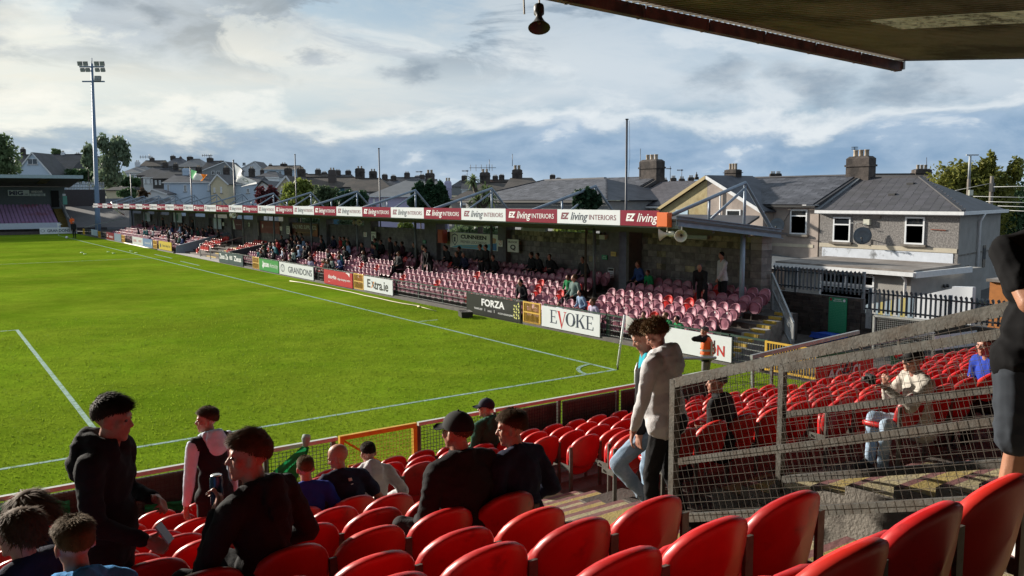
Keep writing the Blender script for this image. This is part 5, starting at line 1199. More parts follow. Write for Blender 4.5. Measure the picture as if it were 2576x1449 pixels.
# pink collar on the blue football shirt, sleeve of the bald man
PK = cloth('hot_pink', (.60, .04, .16)); k = 1.56/1.75; C = Vector(n7['_hc'])
MB().tube([C+Vector((.068*math.cos(a), -.02+.066*math.sin(a), -.155-.02*math.sin(a)))*k for a in np.linspace(0, 2*PI, 17)], .013, 6).build('collar', PK, n7, local=True)

# ---------------------------------------------------------------- the far crowd: base figures shared by copies
FB = []
def fbase(**kw):
    kw.setdefault('top', KB)
    o = person('x', (0, 0, -50), 0, h=1.66, far=True, **kw); FB.append(o); return o
FSIT = [fbase(pose='sit', lean=.08, yaw=.1), fbase(pose='sit', lean=.28, yaw=-.3, arms=[(-.12, .5, .62), (.12, .5, .6)]), fbase(pose='sit', lean=.12, yaw=.6, arms=[(-.1, .3, .72), (.15, .28, .7)], bulk=1.12), fbase(pose='sit', lean=.02, yaw=-.5, bulk=1.2), fbase(pose='sit', lean=.15, yaw=-.1, hair=('long', 'dark'), bulk=.95)]
FST = [fbase(pose='stand', lean=.04, yaw=.2, bulk=1.1), fbase(pose='stand', lean=.10, yaw=-.5, arms=[(-.1, .3, 1.05), (.12, .3, 1.05)]), fbase(pose='stand', lean=.45, yaw=.2, pitch=-.3, arms=[(-.2, .45, .75), (.2, .2, .8)])]
FSHORT = fbase(pose='stand', lean=.06, yaw=.3, pitch=-.3, shorts=True, bulk=1.08, arms=[(-.2, .3, .95), (.26, .05, .8)])
FARCOL = dict(black=KB, navy=NAVY, grey=GREYH, dgrey=CHAR, green=GREENC, teal=cloth('mid_teal', (.03, .16, .18)), white=WHITEC, red=cloth('crimson', (.30, .02, .02)), maroon=PLUM, lblue=cloth('denim_blue', (.20, .29, .42)), lilac=cloth('lilac', (.40, .36, .48)), blue=cloth('mid_blue', (.03, .06, .17)), orange=HV, sage=cloth('sage', (.11, .16, .15)), kelly=cloth('kelly_green', (.02, .20, .07)))
FAR_OCC = set()
def recolor(o, m):
    for s in o.material_slots: s.link = 'OBJECT'; s.material = m
def far_person(q, base, top, label, hair='dark', legs='black', stand=False, size=1.0, cap=None, rz=None, row=None):
    best = None
    for i in range(NF):
        P = at_X(q[0], q[1], FX[i]-(.12 if not stand else .30)); hgt = P[2]-FZ[i]
        e = abs(hgt-(1.62 if stand else 1.215)*size)
        if row == i or (row is None and (best is None or e < best[0])): best = (e, i, P)
    _, i, P = best
    x = FX[i]-(.0 if not stand else .30)
    o = base.copy(); COL.objects.link(o); o.location = (x, P[1], FZ[i]); o.rotation_euler = (0, 0, (PI/2 if rz is None else rz)+random.uniform(-.2, .2)); o.scale = (size,)*3
    o['label'] = label; o['category'] = 'person'; o['group'] = 'spectators in the far stand'
    for ch in base.children:
        c = ch.copy(); COL.objects.link(c); c.parent = o
        n = ch.name.split('.')[0]
        if n == 'top': recolor(c, FARCOL[top])
        elif n == 'hair': recolor(c, hair_mat(hair))
        elif n in ('trousers', 'shorts'): recolor(c, FARCOL.get(legs, KB))
    if not stand: FAR_OCC.add((i, round(P[1]/.44)))
    return o
def sit(x, y, b, top, label, f=D5, **k): return far_person(f(x, y), FSIT[b], top, label, **k)
def st(x, y, b, top, label, f=D5, **k): return far_person(f(x, y), FST[b], top, label, stand=True, **k)
sit(218, 380, 3, 'black', 'man in black with glasses, left of three men by the block Q wall', D6); sit(285, 384, 0, 'black', 'man in black leaning back, middle of three men by the block Q wall', D6); sit(405, 397, 2, 'black', 'man in black jacket, right of three men by the block Q wall', D6)
sit(735, 434, 0, 'dgrey', 'man in dark grey jacket alone beside the roof post', D6); sit(575, 600, 0, 'kelly', 'boy in green and white hooped top beside a heavy man', D6, size=.82); sit(655, 577, 3, 'sage', 'heavy man in grey green hoodie and shorts at the row end', D6, hair='brown', size=1.06)
sit(722, 785, 4, 'lblue', 'girl in light blue denim jacket in the front row', D6, hair='black', size=.9); sit(850, 798, 4, 'lilac', 'woman in lilac top with long dark hair in the front row', D6, hair='brown', size=.95); sit(490, 838, 0, 'white', 'small boy in white shirt in the front row', D6, size=.72, hair='dark')
sit(1305, 474, 0, 'blue', 'man in blue jacket at the left of the end bay', D6, hair='brown'); sit(1405, 567, 1, 'kelly', 'boy in green and white jersey next to the man in blue', D6, size=.8, hair='brown')
sit(1345, 945, 0, 'kelly', 'child in green top low behind the curly haired boy', D6, size=.8); sit(1610, 974, 1, 'kelly', 'boy in green tracksuit in the front row of the end block', D6, size=.9, hair='brown'); sit(1716, 1013, 1, 'kelly', 'boy in striped green jersey in the front row of the end block', D6, size=.85, hair='black')
sit(130, 608, 1, 'black', 'man in black with red lanyard bending over his phone', D6, hair='black'); sit(88, 640, 0, 'dgrey', 'child in dark coat beside the man with red lanyard', D6, size=.75)
far_person(D6(2130, 358), FSHORT, 'grey', 'tall young man in grey and black hoodie and shorts standing by the end post', stand=True, hair='black', size=1.05, rz=R(75)); st(1920, 440, 2, 'black', 'old man in hat and black coat stooping over a stick', D6, hair='grey', rz=R(120))
st(1355, 215, 0, 'black', 'man in black standing tall in the block P rows'); st(1690, 295, 0, 'maroon', 'man in dark maroon standing beside the roof post'); st(1752, 330, 2, 'black', 'man in black stooping by the aisle handrail'); st(2268, 313, 1, 'dgrey', 'man in padded gilet standing below the locksmith sign'); st(2328, 313, 1, 'black', 'man in black standing right behind the padded gilet man')
for x, y, b, tp, lb, k in [
    (1088, 282, 0, 'black', 'man in black with white scarf in block P', {}), (1195, 262, 2, 'navy', 'man in navy, leftmost of the group under the block P sign', {}), (1240, 276, 1, 'dgrey', 'man in charcoal under the block P sign', {}), (1274, 265, 0, 'black', 'man in black at the right of the group under the block P sign', {}),
    (1425, 258, 0, 'dgrey', 'man in charcoal just right of the tall standing man', {}), (1487, 262, 3, 'maroon', 'man in wine red jacket right of the tall standing man', {}), (1452, 382, 3, 'dgrey', 'man in dark camouflage coat at the aisle end', dict(hair='brown')), (1413, 420, 0, 'black', 'child leaning on the man in camouflage coat', dict(size=.75)),
    (882, 345, 1, 'teal', 'person in teal jacket leaning forward in the middle rows', {}), (915, 286, 4, 'black', 'woman in black with white top in block O', {}), (946, 275, 0, 'lblue', 'man in pale blue and white shirt in block O', dict(hair='brown')), (870, 218, 2, 'red', 'person in red coat against the wall in block O', {}), (904, 212, 0, 'green', 'man in dark green against the wall beside the red coat', {}), (936, 225, 3, 'black', 'man in black against the wall near the roof post', dict(hair='grey')),
    (790, 210, 3, 'navy', 'man in navy against the pillar left of the red coat', {}), (680, 253, 0, 'black', 'man in black by the aisle below the supply company sign', {}), (746, 320, 2, 'dgrey', 'man in grey green coat lower left of block P', dict(hair='grey')), (566, 392, 4, 'lilac', 'woman in pale lilac jacket at the front, looking down', dict(hair='brown')), (757, 452, 4, 'black', 'woman in black and sunglasses in the front row', {}), (716, 452, 0, 'dgrey', 'person in dark top in the front row beside sunglasses', {}), (700, 426, 2, 'red', 'person in red shirt in the second row', {}),
    (497, 228, 2, 'lblue', 'person in speckled blue jacket high under the supply sign', {}), (452, 262, 2, 'lblue', 'grey haired person in pale blue coat in the crowd', dict(hair='grey')), (370, 170, 0, 'black', 'person in black highest under the supply sign', {}), (475, 182, 0, 'dgrey', 'person in charcoal high against the supply sign', {}), (281, 215, 2, 'black', 'man in black and white tracksuit at the crowd edge', {}), (392, 212, 1, 'black', 'person in black in the dense crowd, upper left', {}), (432, 226, 0, 'navy', 'person in navy in the dense crowd', {}), (352, 266, 0, 'black', 'person in black in the middle of the crowd', {}),
    (226, 280, 1, 'teal', 'person in bright teal jacket on the crowd left', dict(hair='brown')), (200, 286, 0, 'lblue', 'person in pale blue next to the teal jacket', {}), (163, 280, 2, 'black', 'person in black left of the teal jacket', {}), (110, 282, 1, 'dgrey', 'person in dark top at the far left of block O crowd', {}), (66, 330, 0, 'black', 'person in black and white jersey by the dugout wall', {}), (42, 328, 1, 'teal', 'child in green teal top by the dugout wall', dict(size=.8)), (277, 330, 0, 'white', 'child in white jersey in the front of the crowd', dict(size=.8)), (307, 308, 4, 'maroon', 'person in dark plum in the front of the crowd', {}),
    (350, 370, 0, 'red', 'child in orange red vest in the front row', dict(size=.75)), (382, 366, 1, 'black', 'person in black beside the red vest', {}), (466, 322, 1, 'lblue', 'person in pale blue shirt near the aisle', {}), (502, 320, 3, 'black', 'large man in black near the aisle', {}), (572, 346, 2, 'maroon', 'person in dark plum coat above the lilac jacket', {}), (532, 282, 3, 'black', 'man in black below the speckled blue jacket', {}), (287, 415, 0, 'white', 'fair haired child in white in the front row', dict(size=.7, hair='light')),
    (1612, 286, 0, 'dgrey', 'person in charcoal behind the roof post', {}), (1930, 310, 2, 'black', 'man in black left below the locksmith sign', {}), (1965, 328, 1, 'dgrey', 'man in charcoal talking below the locksmith sign', {}), (2062, 330, 3, 'dgrey', 'man in charcoal against the locksmith sign', {}), (2032, 378, 3, 'black', 'man in black with raised hand below the locksmith sign', dict(hair='brown')), (2112, 390, 0, 'navy', 'man in navy right of the man with raised hand', dict(hair='grey')), (2405, 372, 0, 'black', 'person in black right of the roof post below the sign', {})]: sit(x, y, b, tp, lb, **k)
rgp = random.Random(9)
COLN = ['black', 'navy', 'dgrey', 'green', 'teal', 'white', 'red', 'lblue', 'blue', 'sage', 'grey', 'maroon']; WORD = dict(dgrey='charcoal', lblue='pale blue', maroon='plum', sage='sage green')
for bl, ya, yb, nn in (('the supply company sign section', 24.5, 39.5, 24), ('the far left section', 56.5, 80, 16)):
    used = set()
    for _ in range(nn):
        i = rgp.choice((1, 2, 2, 3, 3, 4, 4, 5, 5)); c_ = int(rgp.uniform(ya, yb)/.44)
        if (i, c_) in used or any((i, c_+q) in FAR_OCC for q in (-1, 0, 1)): continue
        used.add((i, c_)); col = rgp.choice(COLN); q = px((FX[i]-.12, c_*.44, FZ[i]+1.15)); n_ = sum(1 for u in used if u[0] == i)
        sit(q[0], q[1], rgp.randrange(5), col, f'spectator in {WORD.get(col, col)}, {ordinal(i+1)} row up in {bl}, {ordinal(c_-int(ya/.44)+1)} seat along', lambda x, y: (x, y), hair=rgp.choice(('dark', 'brown', 'grey', 'black', 'light')), row=i, size=rgp.uniform(.86, 1.05))
for x, y, b, tp, lb, f, k in [
    (70, 60, 2, 'dgrey', 'spectator at the far left of the far section', sit, {}), (150, 82, 1, 'maroon', 'spectator in plum in the far section', sit, {}), (395, 12, 0, 'black', 'spectator standing against the far wall', st, {}), (240, 235, 0, 'grey', 'spectator in grey coat among empty far rows', sit, {}), (520, 205, 0, 'white', 'spectator in white tee in the far section', sit, {}), (482, 215, 0, 'black', 'dark figure standing at the far front rail', st, dict(size=.95, row=1)), (690, 132, 1, 'lblue', 'spectator in white and blue jersey standing in the far section', st, {}), (562, 96, 2, 'dgrey', 'spectator in charcoal high in the far section', sit, {}), (740, 120, 0, 'black', 'spectator in black right of the blue jersey', sit, {}), (822, 100, 1, 'maroon', 'spectator in plum below the far notice', sit, {}), (902, 80, 0, 'black', 'dark spectator standing by a far post', st, {}), (772, 160, 3, 'black', 'broad dark spectator in the far middle', sit, {}), (1000, 215, 0, 'green', 'spectator in green near the dugout wall', sit, {}), (1092, 215, 2, 'black', 'spectator in black near the dugout wall', sit, {}), (1190, 155, 0, 'dgrey', 'spectator in charcoal under the tall pale banner', sit, {}), (1266, 165, 1, 'maroon', 'spectator in plum under the tall pale banner', sit, {}), (1350, 222, 0, 'black', 'spectator in black at the top of the dugout wall', sit, {}), (660, 400, 0, 'lblue', 'child in pale blue behind the yellow board', sit, dict(size=.75)), (702, 330, 0, 'white', 'child in white behind the yellow board', sit, dict(size=.8)), (760, 272, 2, 'black', 'spectator in black above the yellow board', sit, {}), (830, 232, 3, 'navy', 'spectator in navy above the yellow board', sit, {}), (640, 330, 2, 'dgrey', 'spectator leaning over the rail at the yellow board', sit, {})]: f(x, y, b, tp, lb, DS, **k)
# referee and steward at the far corner, football
q = at_z(*DL(752, 1374), 0); P_ = FST[0].copy(); COL.objects.link(P_); P_.location = tuple(q); P_.rotation_euler = (0, 0, R(130)); tag(P_, 'match official all in black on the far touchline, balding', 'person')
for ch in FST[0].children:
    c = ch.copy(); COL.objects.link(c); c.parent = P_
    if ch.name.startswith('hair'): recolor(c, SKIN)
P_.scale = (1.14,)*3
q = at_Y(*DL(722, 1160), 103.6); P2 = FST[1].copy(); COL.objects.link(P2); P2.location = (q[0], 103.6, .0); P2.scale = (1.5,)*3; P2.rotation_euler = (0, 0, R(170)); tag(P2, 'steward in orange jacket at the foot of the end stand stairs', 'person')
P2.scale = (1.1,)*3; P2.location.z = q[2]-1.63*1.1
for ch in FST[1].children:
    c = ch.copy(); COL.objects.link(c); c.parent = P2
    if ch.name.startswith('top'): recolor(c, HV)
q = at_z(*DL(671, 1368), .11); fb = MB(); fb.ball(tuple(q), .15, 14, 9); fb.build('football', WHITE); tag(bpy.data.objects['football'], 'white and black football on the grass near the far official', 'ball')
fbp = MB(); rg = np.random.default_rng(3)
for _ in range(8):
    d = rg.normal(size=3); d /= np.linalg.norm(d); fbp.ball(Vector(q)+Vector(d)*.125, .04, 6, 4)
fbp.build('ball_patch', BLACK, bpy.data.objects['football'], kind='stuff')
for o in FB:
    for ch in list(o.children): bpy.data.objects.remove(ch)
    bpy.data.objects.remove(o)
for o in list(bpy.data.objects):
    for kk in ('_hc', '_w0', '_w1'):
        if kk in o.keys(): del o[kk]

# ---------------------------------------------------------------- maroon seats of the far stand
FBK = MB(); shell(FBK, .205, .34, .72, 0, .042, .055, .16, n=16); FBACK = FBK.mesh('backrest', PINK)
FPN = MB(); shell(FPN, .190, .22, .56, .115, .035, -.035, -.05, n=14, top=3.4, bot=2.4, mi=0); FPAN = FPN.mesh('seat_pan', PINK)
_m = MB(); shell(_m, .190, -.17, .17, 0, .035, -.03, 0, n=14, top=3.4, bot=2.4); _m.v = [(x, .21+z, .37-y_) for x, y_, z in _m.v]; FPAND = _m.mesh('seat_pan', PINK)
FRIM = MB(); FRIM.tube([(.19*math.cos(a), .142, .40+.165*math.sin(a)) for a in np.linspace(-.25*PI, 1.25*PI, 12)], .011, 4, cap=False); FRIM_ME = FRIM.mesh('pan_rim', PINKD)
FLEG = MB().box((.20, -.01, 0), (.225, .015, .45)).box((-.225, -.01, .30), (.225, .02, .335)).mesh('frame', GALV_OLD)
FTAG = MB().box((-.022, .052, .655), (.022, .058, .705), M=Matrix.Translation((0, -.06, 0))).mesh('number_plate', TAGW)
pos = []
for i in range(NF):
    y = .55+(.25 if i in (3, 5) else 0)
    while y < 88:
        gap = (6.15 < y < 7.6 and i >= 2) or (19.5 < y < 20.8 and i >= 1) or (33.1 < y < 34.4) or (40.5 < y < 55.3) or (68.0 < y < 69.2)
        if not gap: pos.append((i, y))
        y += .44
pos.sort(key=lambda p: (p[1]+15.1)**2+(FX[p[0]]+13.8)**2)
cnt = {}
stuff_b = MB(); names = ['block nearest the steps', 'block Q rows', 'block P rows']
for n, (i, y) in enumerate(pos):
    z = FZ[i]; P = (FX[i], y, z)
    red = random.random() < .055
    occ = (i, round(y/.44)) in FAR_OCC
    if n < 300:
        bl = 0 if y < 6.8 else (1 if y < 20 else 2); cnt[(bl, i)] = cnt.get((bl, i), 0)+1
        t = thing('terrace_seat', f"{'bright red' if red else 'faded maroon'} seat, {ordinal(i+1)} row up, {ordinal(cnt[(bl, i)])} from the right, {names[bl]}", 'seat', P, PI/2, 'maroon seats in the far stand')
        a = inst('backrest', FBACK, t); b = inst('seat_pan', FPAND if occ else FPAN, t); inst('frame', FLEG, t)
        if not occ: inst('pan_rim', FRIM_ME, t)
        if red: recolor(a, REDF); recolor(b, REDF)
        elif random.random() < .28: inst('number_plate', FTAG, t, (random.uniform(-.01, .01), 0, random.uniform(-.02, .02)))
    else:
        for src in ((FBACK, 1 if red else 0), (FPAN, 1 if red else 0)):
            me, mi = src; o_ = len(stuff_b.v)
            stuff_b.v += [(P[0]-v.co.y, P[1]+v.co.x, P[2]+v.co.z) for v in me.vertices]
            for f in me.polygons: stuff_b.f.append(tuple(o_+q for q in f.vertices)); stuff_b.m.append(mi); stuff_b.sm.append(True)
stuff_b.build('maroon_seats', [PINK, REDF], kind='stuff')
# ---------------------------------------------------------------- hillside
def hill_z(P):
    v = np.array([P[0]-CAM[0], P[1]-CAM[1]]); d = v @ HF[:2]; l = v @ HR[:2]; a = l/max(d, 1)
    rise = .030+.030*min(max((-.15-a)/.35, 0), 1)
    return -.6+max(d-128, 0)*rise*1.15 if d < 420 else -.6+292*rise*1.15+(d-420)*.004
mb = MB(); V = []; F = []
dd = [46, 60, 75, 95, 128, 150, 190, 240, 300, 380, 480, 650, 900]; aa = np.linspace(-1.25, 1.25, 41)
for d in dd:
    for a in aa:
        P = CAM+HF*d+HR*(a*d); V.append((P[0], P[1], hill_z(P)-.3 if d > 60 else -.05-(.3 if d < 50 else 0)))
for i in range(len(dd)-1):
    for j in range(len(aa)-1): k = i*len(aa)+j; F.append((k, k+1, k+len(aa)+1, k+len(aa)))
mb.add(V, F, 0, True).build('hillside', mat('rough_ground', (.05, .065, .03), rough=.95, var=.3, scale=.2, col2=(.07, .065, .05), cscale=.08), kind='structure')

# ---------------------------------------------------------------- materials of the houses
SLATE = mat('grey_slate', (.075, .078, .092), rough=.6, var=.2, scale=1.5, spec=.25, orand=.25, col2=(.048, .050, .060), cscale=.8, bump=.15, bscale=8)
SLATED = mat('dark_slate', (.05, .048, .054), rough=.55, var=.22, scale=1.5, spec=.35, orand=.22, col2=(.038, .036, .036), cscale=.8, bump=.2, bscale=8)
TILEB = mat('brown_tiles', (.066, .052, .043), rough=.75, var=.3, scale=1.2, col2=(.04, .034, .03), cscale=.5, bump=.3, bscale=6)
TILEG = mat('pale_grey_tiles', (.15, .15, .155), rough=.5, var=.2, scale=1.2, spec=.4, bump=.3, bscale=5)
DASH = mat('pebbledash', (.24, .225, .215), rough=.95, var=.45, scale=30, bump=.8, bscale=45, col2=(.13, .125, .12), cscale=14, cfac=(.42, .6))
RENDP = mat('pinkish_render', (.34, .285, .25), rough=.9, var=.12, scale=2, bump=.2, col2=(.27, .225, .20), cscale=.8)
RENDY = mat('ochre_render', (.34, .28, .15), rough=.9, var=.2, scale=3, bump=.5, bscale=12, col2=(.24, .17, .07), cscale=1.4, cfac=(.55, .72))
RENDG = mat('grey_render', (.27, .26, .245), rough=.9, var=.15, scale=2, bump=.3)
WALLW = mat('white_render', (.58, .60, .63), rough=.85, var=.08, scale=1); WALLB = mat('pale_blue_render', (.44, .53, .64), rough=.85, var=.08); WALLC = mat('cream_render', (.52, .46, .32), rough=.85, var=.1); WALLL = mat('lilac_render', (.40, .38, .54), rough=.85, var=.08); WALLG = mat('mid_grey_render', (.22, .23, .24), rough=.85, var=.15); WALLD = mat('dark_brick', (.06, .055, .055), rough=.85, var=.2)
PEELW = mat('peeling_white_paint', (.52, .56, .62), rough=.8, var=.12, scale=3, bump=.5, col2=(.16, .17, .18), cscale=1.6, cfac=(.56, .66))
FELT = mat('roofing_felt', (.15, .13, .115), rough=.8, var=.25, scale=2, col2=(.22, .20, .185), cscale=.7)
GLASS = mat('window_glass', (.020, .024, .028), rough=.05, var=.5, scale=2, spec=.9, col2=(.06, .055, .05), cscale=1.6, cfac=(.52, .62)); UPVC = mat('white_frame', (.66, .68, .70), rough=.35, var=.04); POT = mat('chimney_pot', (.33, .27, .20), rough=.8, var=.15, orand=.2); CHIM = mat('sooty_render', (.075, .062, .055), rough=.95, var=.35, scale=4, bump=.5, bscale=20, col2=(.035, .03, .028), cscale=1.5)
GUTW = mat('white_gutter', (.62, .63, .64), rough=.4); GUTK = mat('black_gutter', (.02, .02, .022), rough=.4); LEAD = mat('lead_flashing', (.20, .215, .23), rough=.5, metal=.3, var=.2)
def chimney(parent, c, w, l, z0, z1, npots=3, m=None, cap=True, local=False, cowl=False):
    """c: (x, y) centre; w along x, l along y; with corbels and pots"""
    x, y = c; m = m or CHIM; h = z1-z0; mb = MB()
    mb.box((x-w/2, y-l/2, z0), (x+w/2, y+l/2, z0+h*.68)); mb.box((x-w/2-.05, y-l/2-.05, z0+h*.68), (x+w/2+.05, y+l/2+.05, z0+h*.74)); mb.box((x-w/2, y-l/2, z0+h*.74), (x+w/2, y+l/2, z0+h*.93))
    a, b = w/2, l/2; mb.hexa([(x-a, y-b, z0+h*.93), (x+a, y-b, z0+h*.93), (x+a, y+b, z0+h*.93), (x-a, y+b, z0+h*.93), (x-a*.7, y-b*.8, z1), (x+a*.7, y-b*.8, z1), (x+a*.7, y+b*.8, z1), (x-a*.7, y+b*.8, z1)])
    o = mb.build('chimney', m, parent, local=local)
    along_y = l >= w
    for k in range(npots):
        t = (k-(npots-1)/2)*(max(w, l)*.72/max(npots, 1)); p = (x, y+t) if along_y else (x+t, y); r = min(.13, max(w, l)*.3/npots)
        MB().lathe([(.001, z1-.01), (r*1.05, z1-.01), (r*.9, z1+.04), (r*.85, z1+.26), (r, z1+.28), (r, z1+.32), (r*.7, z1+.32), (r*.7, z1+.1), (.001, z1+.1)], (p[0], p[1], 0), 10).build('chimney_pot', POT, o, local=local)
    if cowl:
        mb = MB()
        for q in (.36, .42, .47): mb.lathe([(.001, z1+q), (.17, z1+q), (.17, z1+q+.012), (.001, z1+q+.012)], (x, y+(l*.3 if along_y else 0), 0), 10)
        mb.tube([(x, y+l*.3, z1+.3), (x, y+l*.3, z1+.48)], .015, 5); mb.build('cowl', BLACK, o, local=local)
    return o
# houses lined up with the pitch: fronts look towards -x
def xwindow(parent, X, y0, y1, z0, z1, split=.3, curtain=None, sill=True):
    f = MB(); t = .07; zs = z1-(z1-z0)*split
    for a, b in (((y0, z0), (y0+t, z1)), ((y1-t, z0), (y1, z1)), ((y0+t, z0), (y1-t, z0+t)), ((y0+t, z1-t), (y1-t, z1)), ((y0+t, zs-.03), (y1-t, zs+.03))): f.box((X-.05, a[0], a[1]), (X+.05, b[0], b[1]))
    o = f.build('window', UPVC, parent)
    MB().box((X+.0, y0+t, z0+t), (X+.02, y1-t, zs-.03)).build('pane', curtain or GLASS, o); MB().box((X-.02, y0+t, zs+.03), (X+.0, y1-t, z1-t)).build('pane', GLASS, o)
    if sill: MB().box((X-.14, y0-.12, z0-.10), (X+.02, y1+.12, z0-.003)).build('sill', MATS['concrete'], o)
    return o
def slates(parent, name, X0, z0, X1, z1, yl, yr, m, course, width, hipr=0.0, hipl=0.0, limit=300):
    """courses of single slates on a slope rising from (X0,z0) to (X1,z1); yl > yr"""
    L_ = math.hypot(X1-X0, z1-z0); n = int(L_/course); ang = math.atan2(z1-z0, X1-X0); dx, dz = math.cos(ang), math.sin(ang)
    me = MB().box((0, -width/2+.007, 0), (course*1.12, width/2-.007, .026), M=Matrix.Rotation(-.02, 4, 'Y')).mesh(name, m); st = MB(); cnt = 0; pw = Vector(wloc(parent))
    for i in range(n):
        s = i*course; a = yr+hipr*s/L_; b = yl-hipl*s/L_; y = a+(width/2 if i % 2 else 0)
        while y < b+.01:
            lo, hi = max(y-width/2, a), min(y+width/2, b)
            if hi-lo > .08:
                X, Z = X0+dx*s-dz*.012, z0+dz*s+dx*.012+random.uniform(-.003, .003)
                if cnt < limit and hi-lo > width-.01:
                    o = inst(name, me, parent, Vector((X, y, Z))-pw, (0, -ang+random.uniform(-.006, .006), 0)); cnt += 1
                else:
                    M = Matrix.Translation((X, 0, Z)) @ Matrix.Rotation(-ang-.02, 4, 'Y'); st.box((0, lo+.007, 0), (course*1.12, hi-.007, .026), M=M)
            y += width
    if st.v: st.build(name, m, parent, kind='stuff')
def dish(parent, c, r, to=(-1, -.5, .25), m=None):
    d = Vector(to).normalized(); Q = d.to_track_quat('Z', 'Y').to_matrix(); prof = [(r*k/6, .16*r*(k/6)**2*2) for k in range(7)]; prof[0] = (.001, 0)
    mb = MB(); mb.lathe(prof+[(r, .34*r), (r*.5, .06*r), (.001, -.02)], c, 18, 0, Q); o = mb.build('satellite_dish', m or mat('dish_grey', (.10, .115, .13), rough=.5), parent)
    mb = MB(); C = Vector(c); e = C+d*r*1.0-Vector((0, 0, r*.4)); mb.tube([C-Q @ Vector((0, r*.8, 0))*0+Vector((0, 0, -r*.8)), e], .02, 5); mb.ball(e, .05, 8, 5); mb.tube([C, C-d*.25, C-d*.25-Vector((0, 0, .3))], .025, 5); mb.build('arm', MATS['dark_grey_plastic'], o)
HX, RX = 21.5, 24.8
# --- the big pebble-dashed end house
h = thing('house', 'large grey pebble-dashed end house with hipped grey roof and flat extension', 'house', (HX, 5, -1.5))
SK = .214                                                              # the end wall runs slightly askew
def sy(x, o=0.0): return 2.77+o+SK*(x-HX)
MB().hexa([(HX, 2.77, -1.5), (RX+3.2, sy(RX+3.2), -1.5), (RX+3.2, 10.5, -1.5), (HX, 9.38, -1.5), (HX, 2.77, 3.46), (RX+3.2, sy(RX+3.2), 3.46), (RX+3.2, 10.5, 3.46), (HX, 9.38, 3.46)]).build('wall', DASH, h); MB().hexa([(HX+.01, sy(HX+.01, -.02), -1.5), (RX+3.2, sy(RX+3.2, -.02), -1.5), (RX+3.2, sy(RX+3.2, -.003), -1.5), (HX+.01, sy(HX+.01, -.003), -1.5), (HX+.01, sy(HX+.01, -.02), 3.46), (RX+3.2, sy(RX+3.2, -.02), 3.46), (RX+3.2, sy(RX+3.2, -.003), 3.46), (HX+.01, sy(HX+.01, -.003), 3.46)]).build('side_wall', RENDG, h)
E_, Rz = 3.55, 5.09
def hiproof(parent, yl, yr, hip, m, xf=HX-.25, xr=RX, xb=RX+3.55, ze=E_, zr=Rz, lefthip=0, skew=0.0):
    V = [(xf, yr, ze), (xf, yl, ze), (xb, yl+skew*.6, ze), (xb, yr+skew, ze), (xr, yr+hip, zr), (xr, yl-lefthip, zr)]
    return MB().add(V, [(0, 4, 5, 1), (2, 5, 4, 3), (3, 4, 0), (1, 5, 2), (0, 1, 2, 3)]).build('roof', m, parent)
rf = hiproof(h, 9.42, 2.50, 3.9, SLATED, skew=1.55); slates(rf, 'slate', HX-.25, E_, RX, Rz, 9.40, 2.52, SLATE and mat('mid_slate', (.056, .054, .062), rough=.65, var=.2, scale=1.5, spec=.4, orand=.16, col2=(.05, .049, .053), cscale=.8), .27, .42, 3.88)
MB().bar((HX-.25, 2.50, E_+.05), (RX, 6.4, Rz+.05), .16, .06).build('hip_tiles', SLATED, rf); MB().bar((RX, 6.3, Rz+.03), (RX, 9.42, Rz+.03), .2, .08).build('ridge_tiles', SLATED, rf)
for zz, yy in ((4.25, 6.55), (4.75, 6.35)): X = HX-.25+(zz-E_)/(Rz-E_)*(RX-HX+.25); MB().box((X-.12, yy-.16, zz+.0), (X+.1, yy+.16, zz+.09)).build('roof_vent', BLACK, rf)
MB().box((HX-.36, 2.42, E_-.12), (HX-.24, 9.45, E_+.02)).box((HX-.24, 2.6, E_-.16), (HX-.02, 9.40, E_-.06)).build('gutter', GUTW, h); MB().bar((HX-.3, 2.44, E_-.05), (RX+3.5, 2.44+1.55, E_-.05), .12, .14).build('gutter', GUTW, h)
xwindow(h, HX-.0, 7.74, 8.64, 2.10, 3.26); xwindow(h, HX-.0, 4.22, 5.10, 2.13, 3.32, curtain=mat('red_curtain_glass', (.035, .010, .012), rough=.15))
MB().box((HX-.03, 2.80, 1.83), (HX-.004, 9.36, 2.02)).build('band', mat('cream_band', (.42, .38, .30), rough=.85, var=.12), h); MB().box((HX-.02, 2.95, 1.36), (HX-.002, 9.2, 1.81)).build('painted_strip', PEELW, h)
MB().box((HX-.16, 6.72, 2.93), (HX-.002, 7.02, 3.18)).build('alarm_box', CREAM, h); MB().box((HX-.06, 6.25, 3.22), (HX-.002, 6.65, 3.40)).build('wall_vent', MATS['concrete'], h)
MB().tube([(24.2, sy(24.2, -.3), E_-.1), (24.2, sy(24.2, -.12), 3.1), (24.2, sy(24.2, -.09), -1.2)], .06, 8).build('downpipe', GUTW, h)
for zz0, zz1, xx in ((.55, 1.25, 22.6), (1.0, 2.0, 25.2)): MB().hexa([(xx+q, sy(xx+q, e), z) for z in (zz0, zz1) for q, e in ((0, -.05), (.45, -.05), (.45, -.021), (0, -.021))]).build('side_window', GLASS, h)
MB().hexa([(xx, sy(xx, e), z) for z in (1.70, 1.76) for xx, e in ((HX+.05, -.04), (RX+3.1, -.04), (RX+3.1, -.021), (HX+.05, -.021))]).build('string_course', MATS['concrete'], h)
dish(h, (HX-.35, 6.9, 2.42), .40); MB().tube([(HX-.2, 7.35, 2.75), (HX-.2, 7.35, 3.1)], .015, 5).bar((HX-.25, 7.1, 3.05), (HX-.25, 7.6, 3.0), .02).bar((HX-.45, 7.35, 3.02), (HX+.0, 7.35, 3.02), .02).bar((HX-.4, 7.2, 3.0), (HX-.4, 7.5, 3.0), .015).build('aerial', GALV, h)
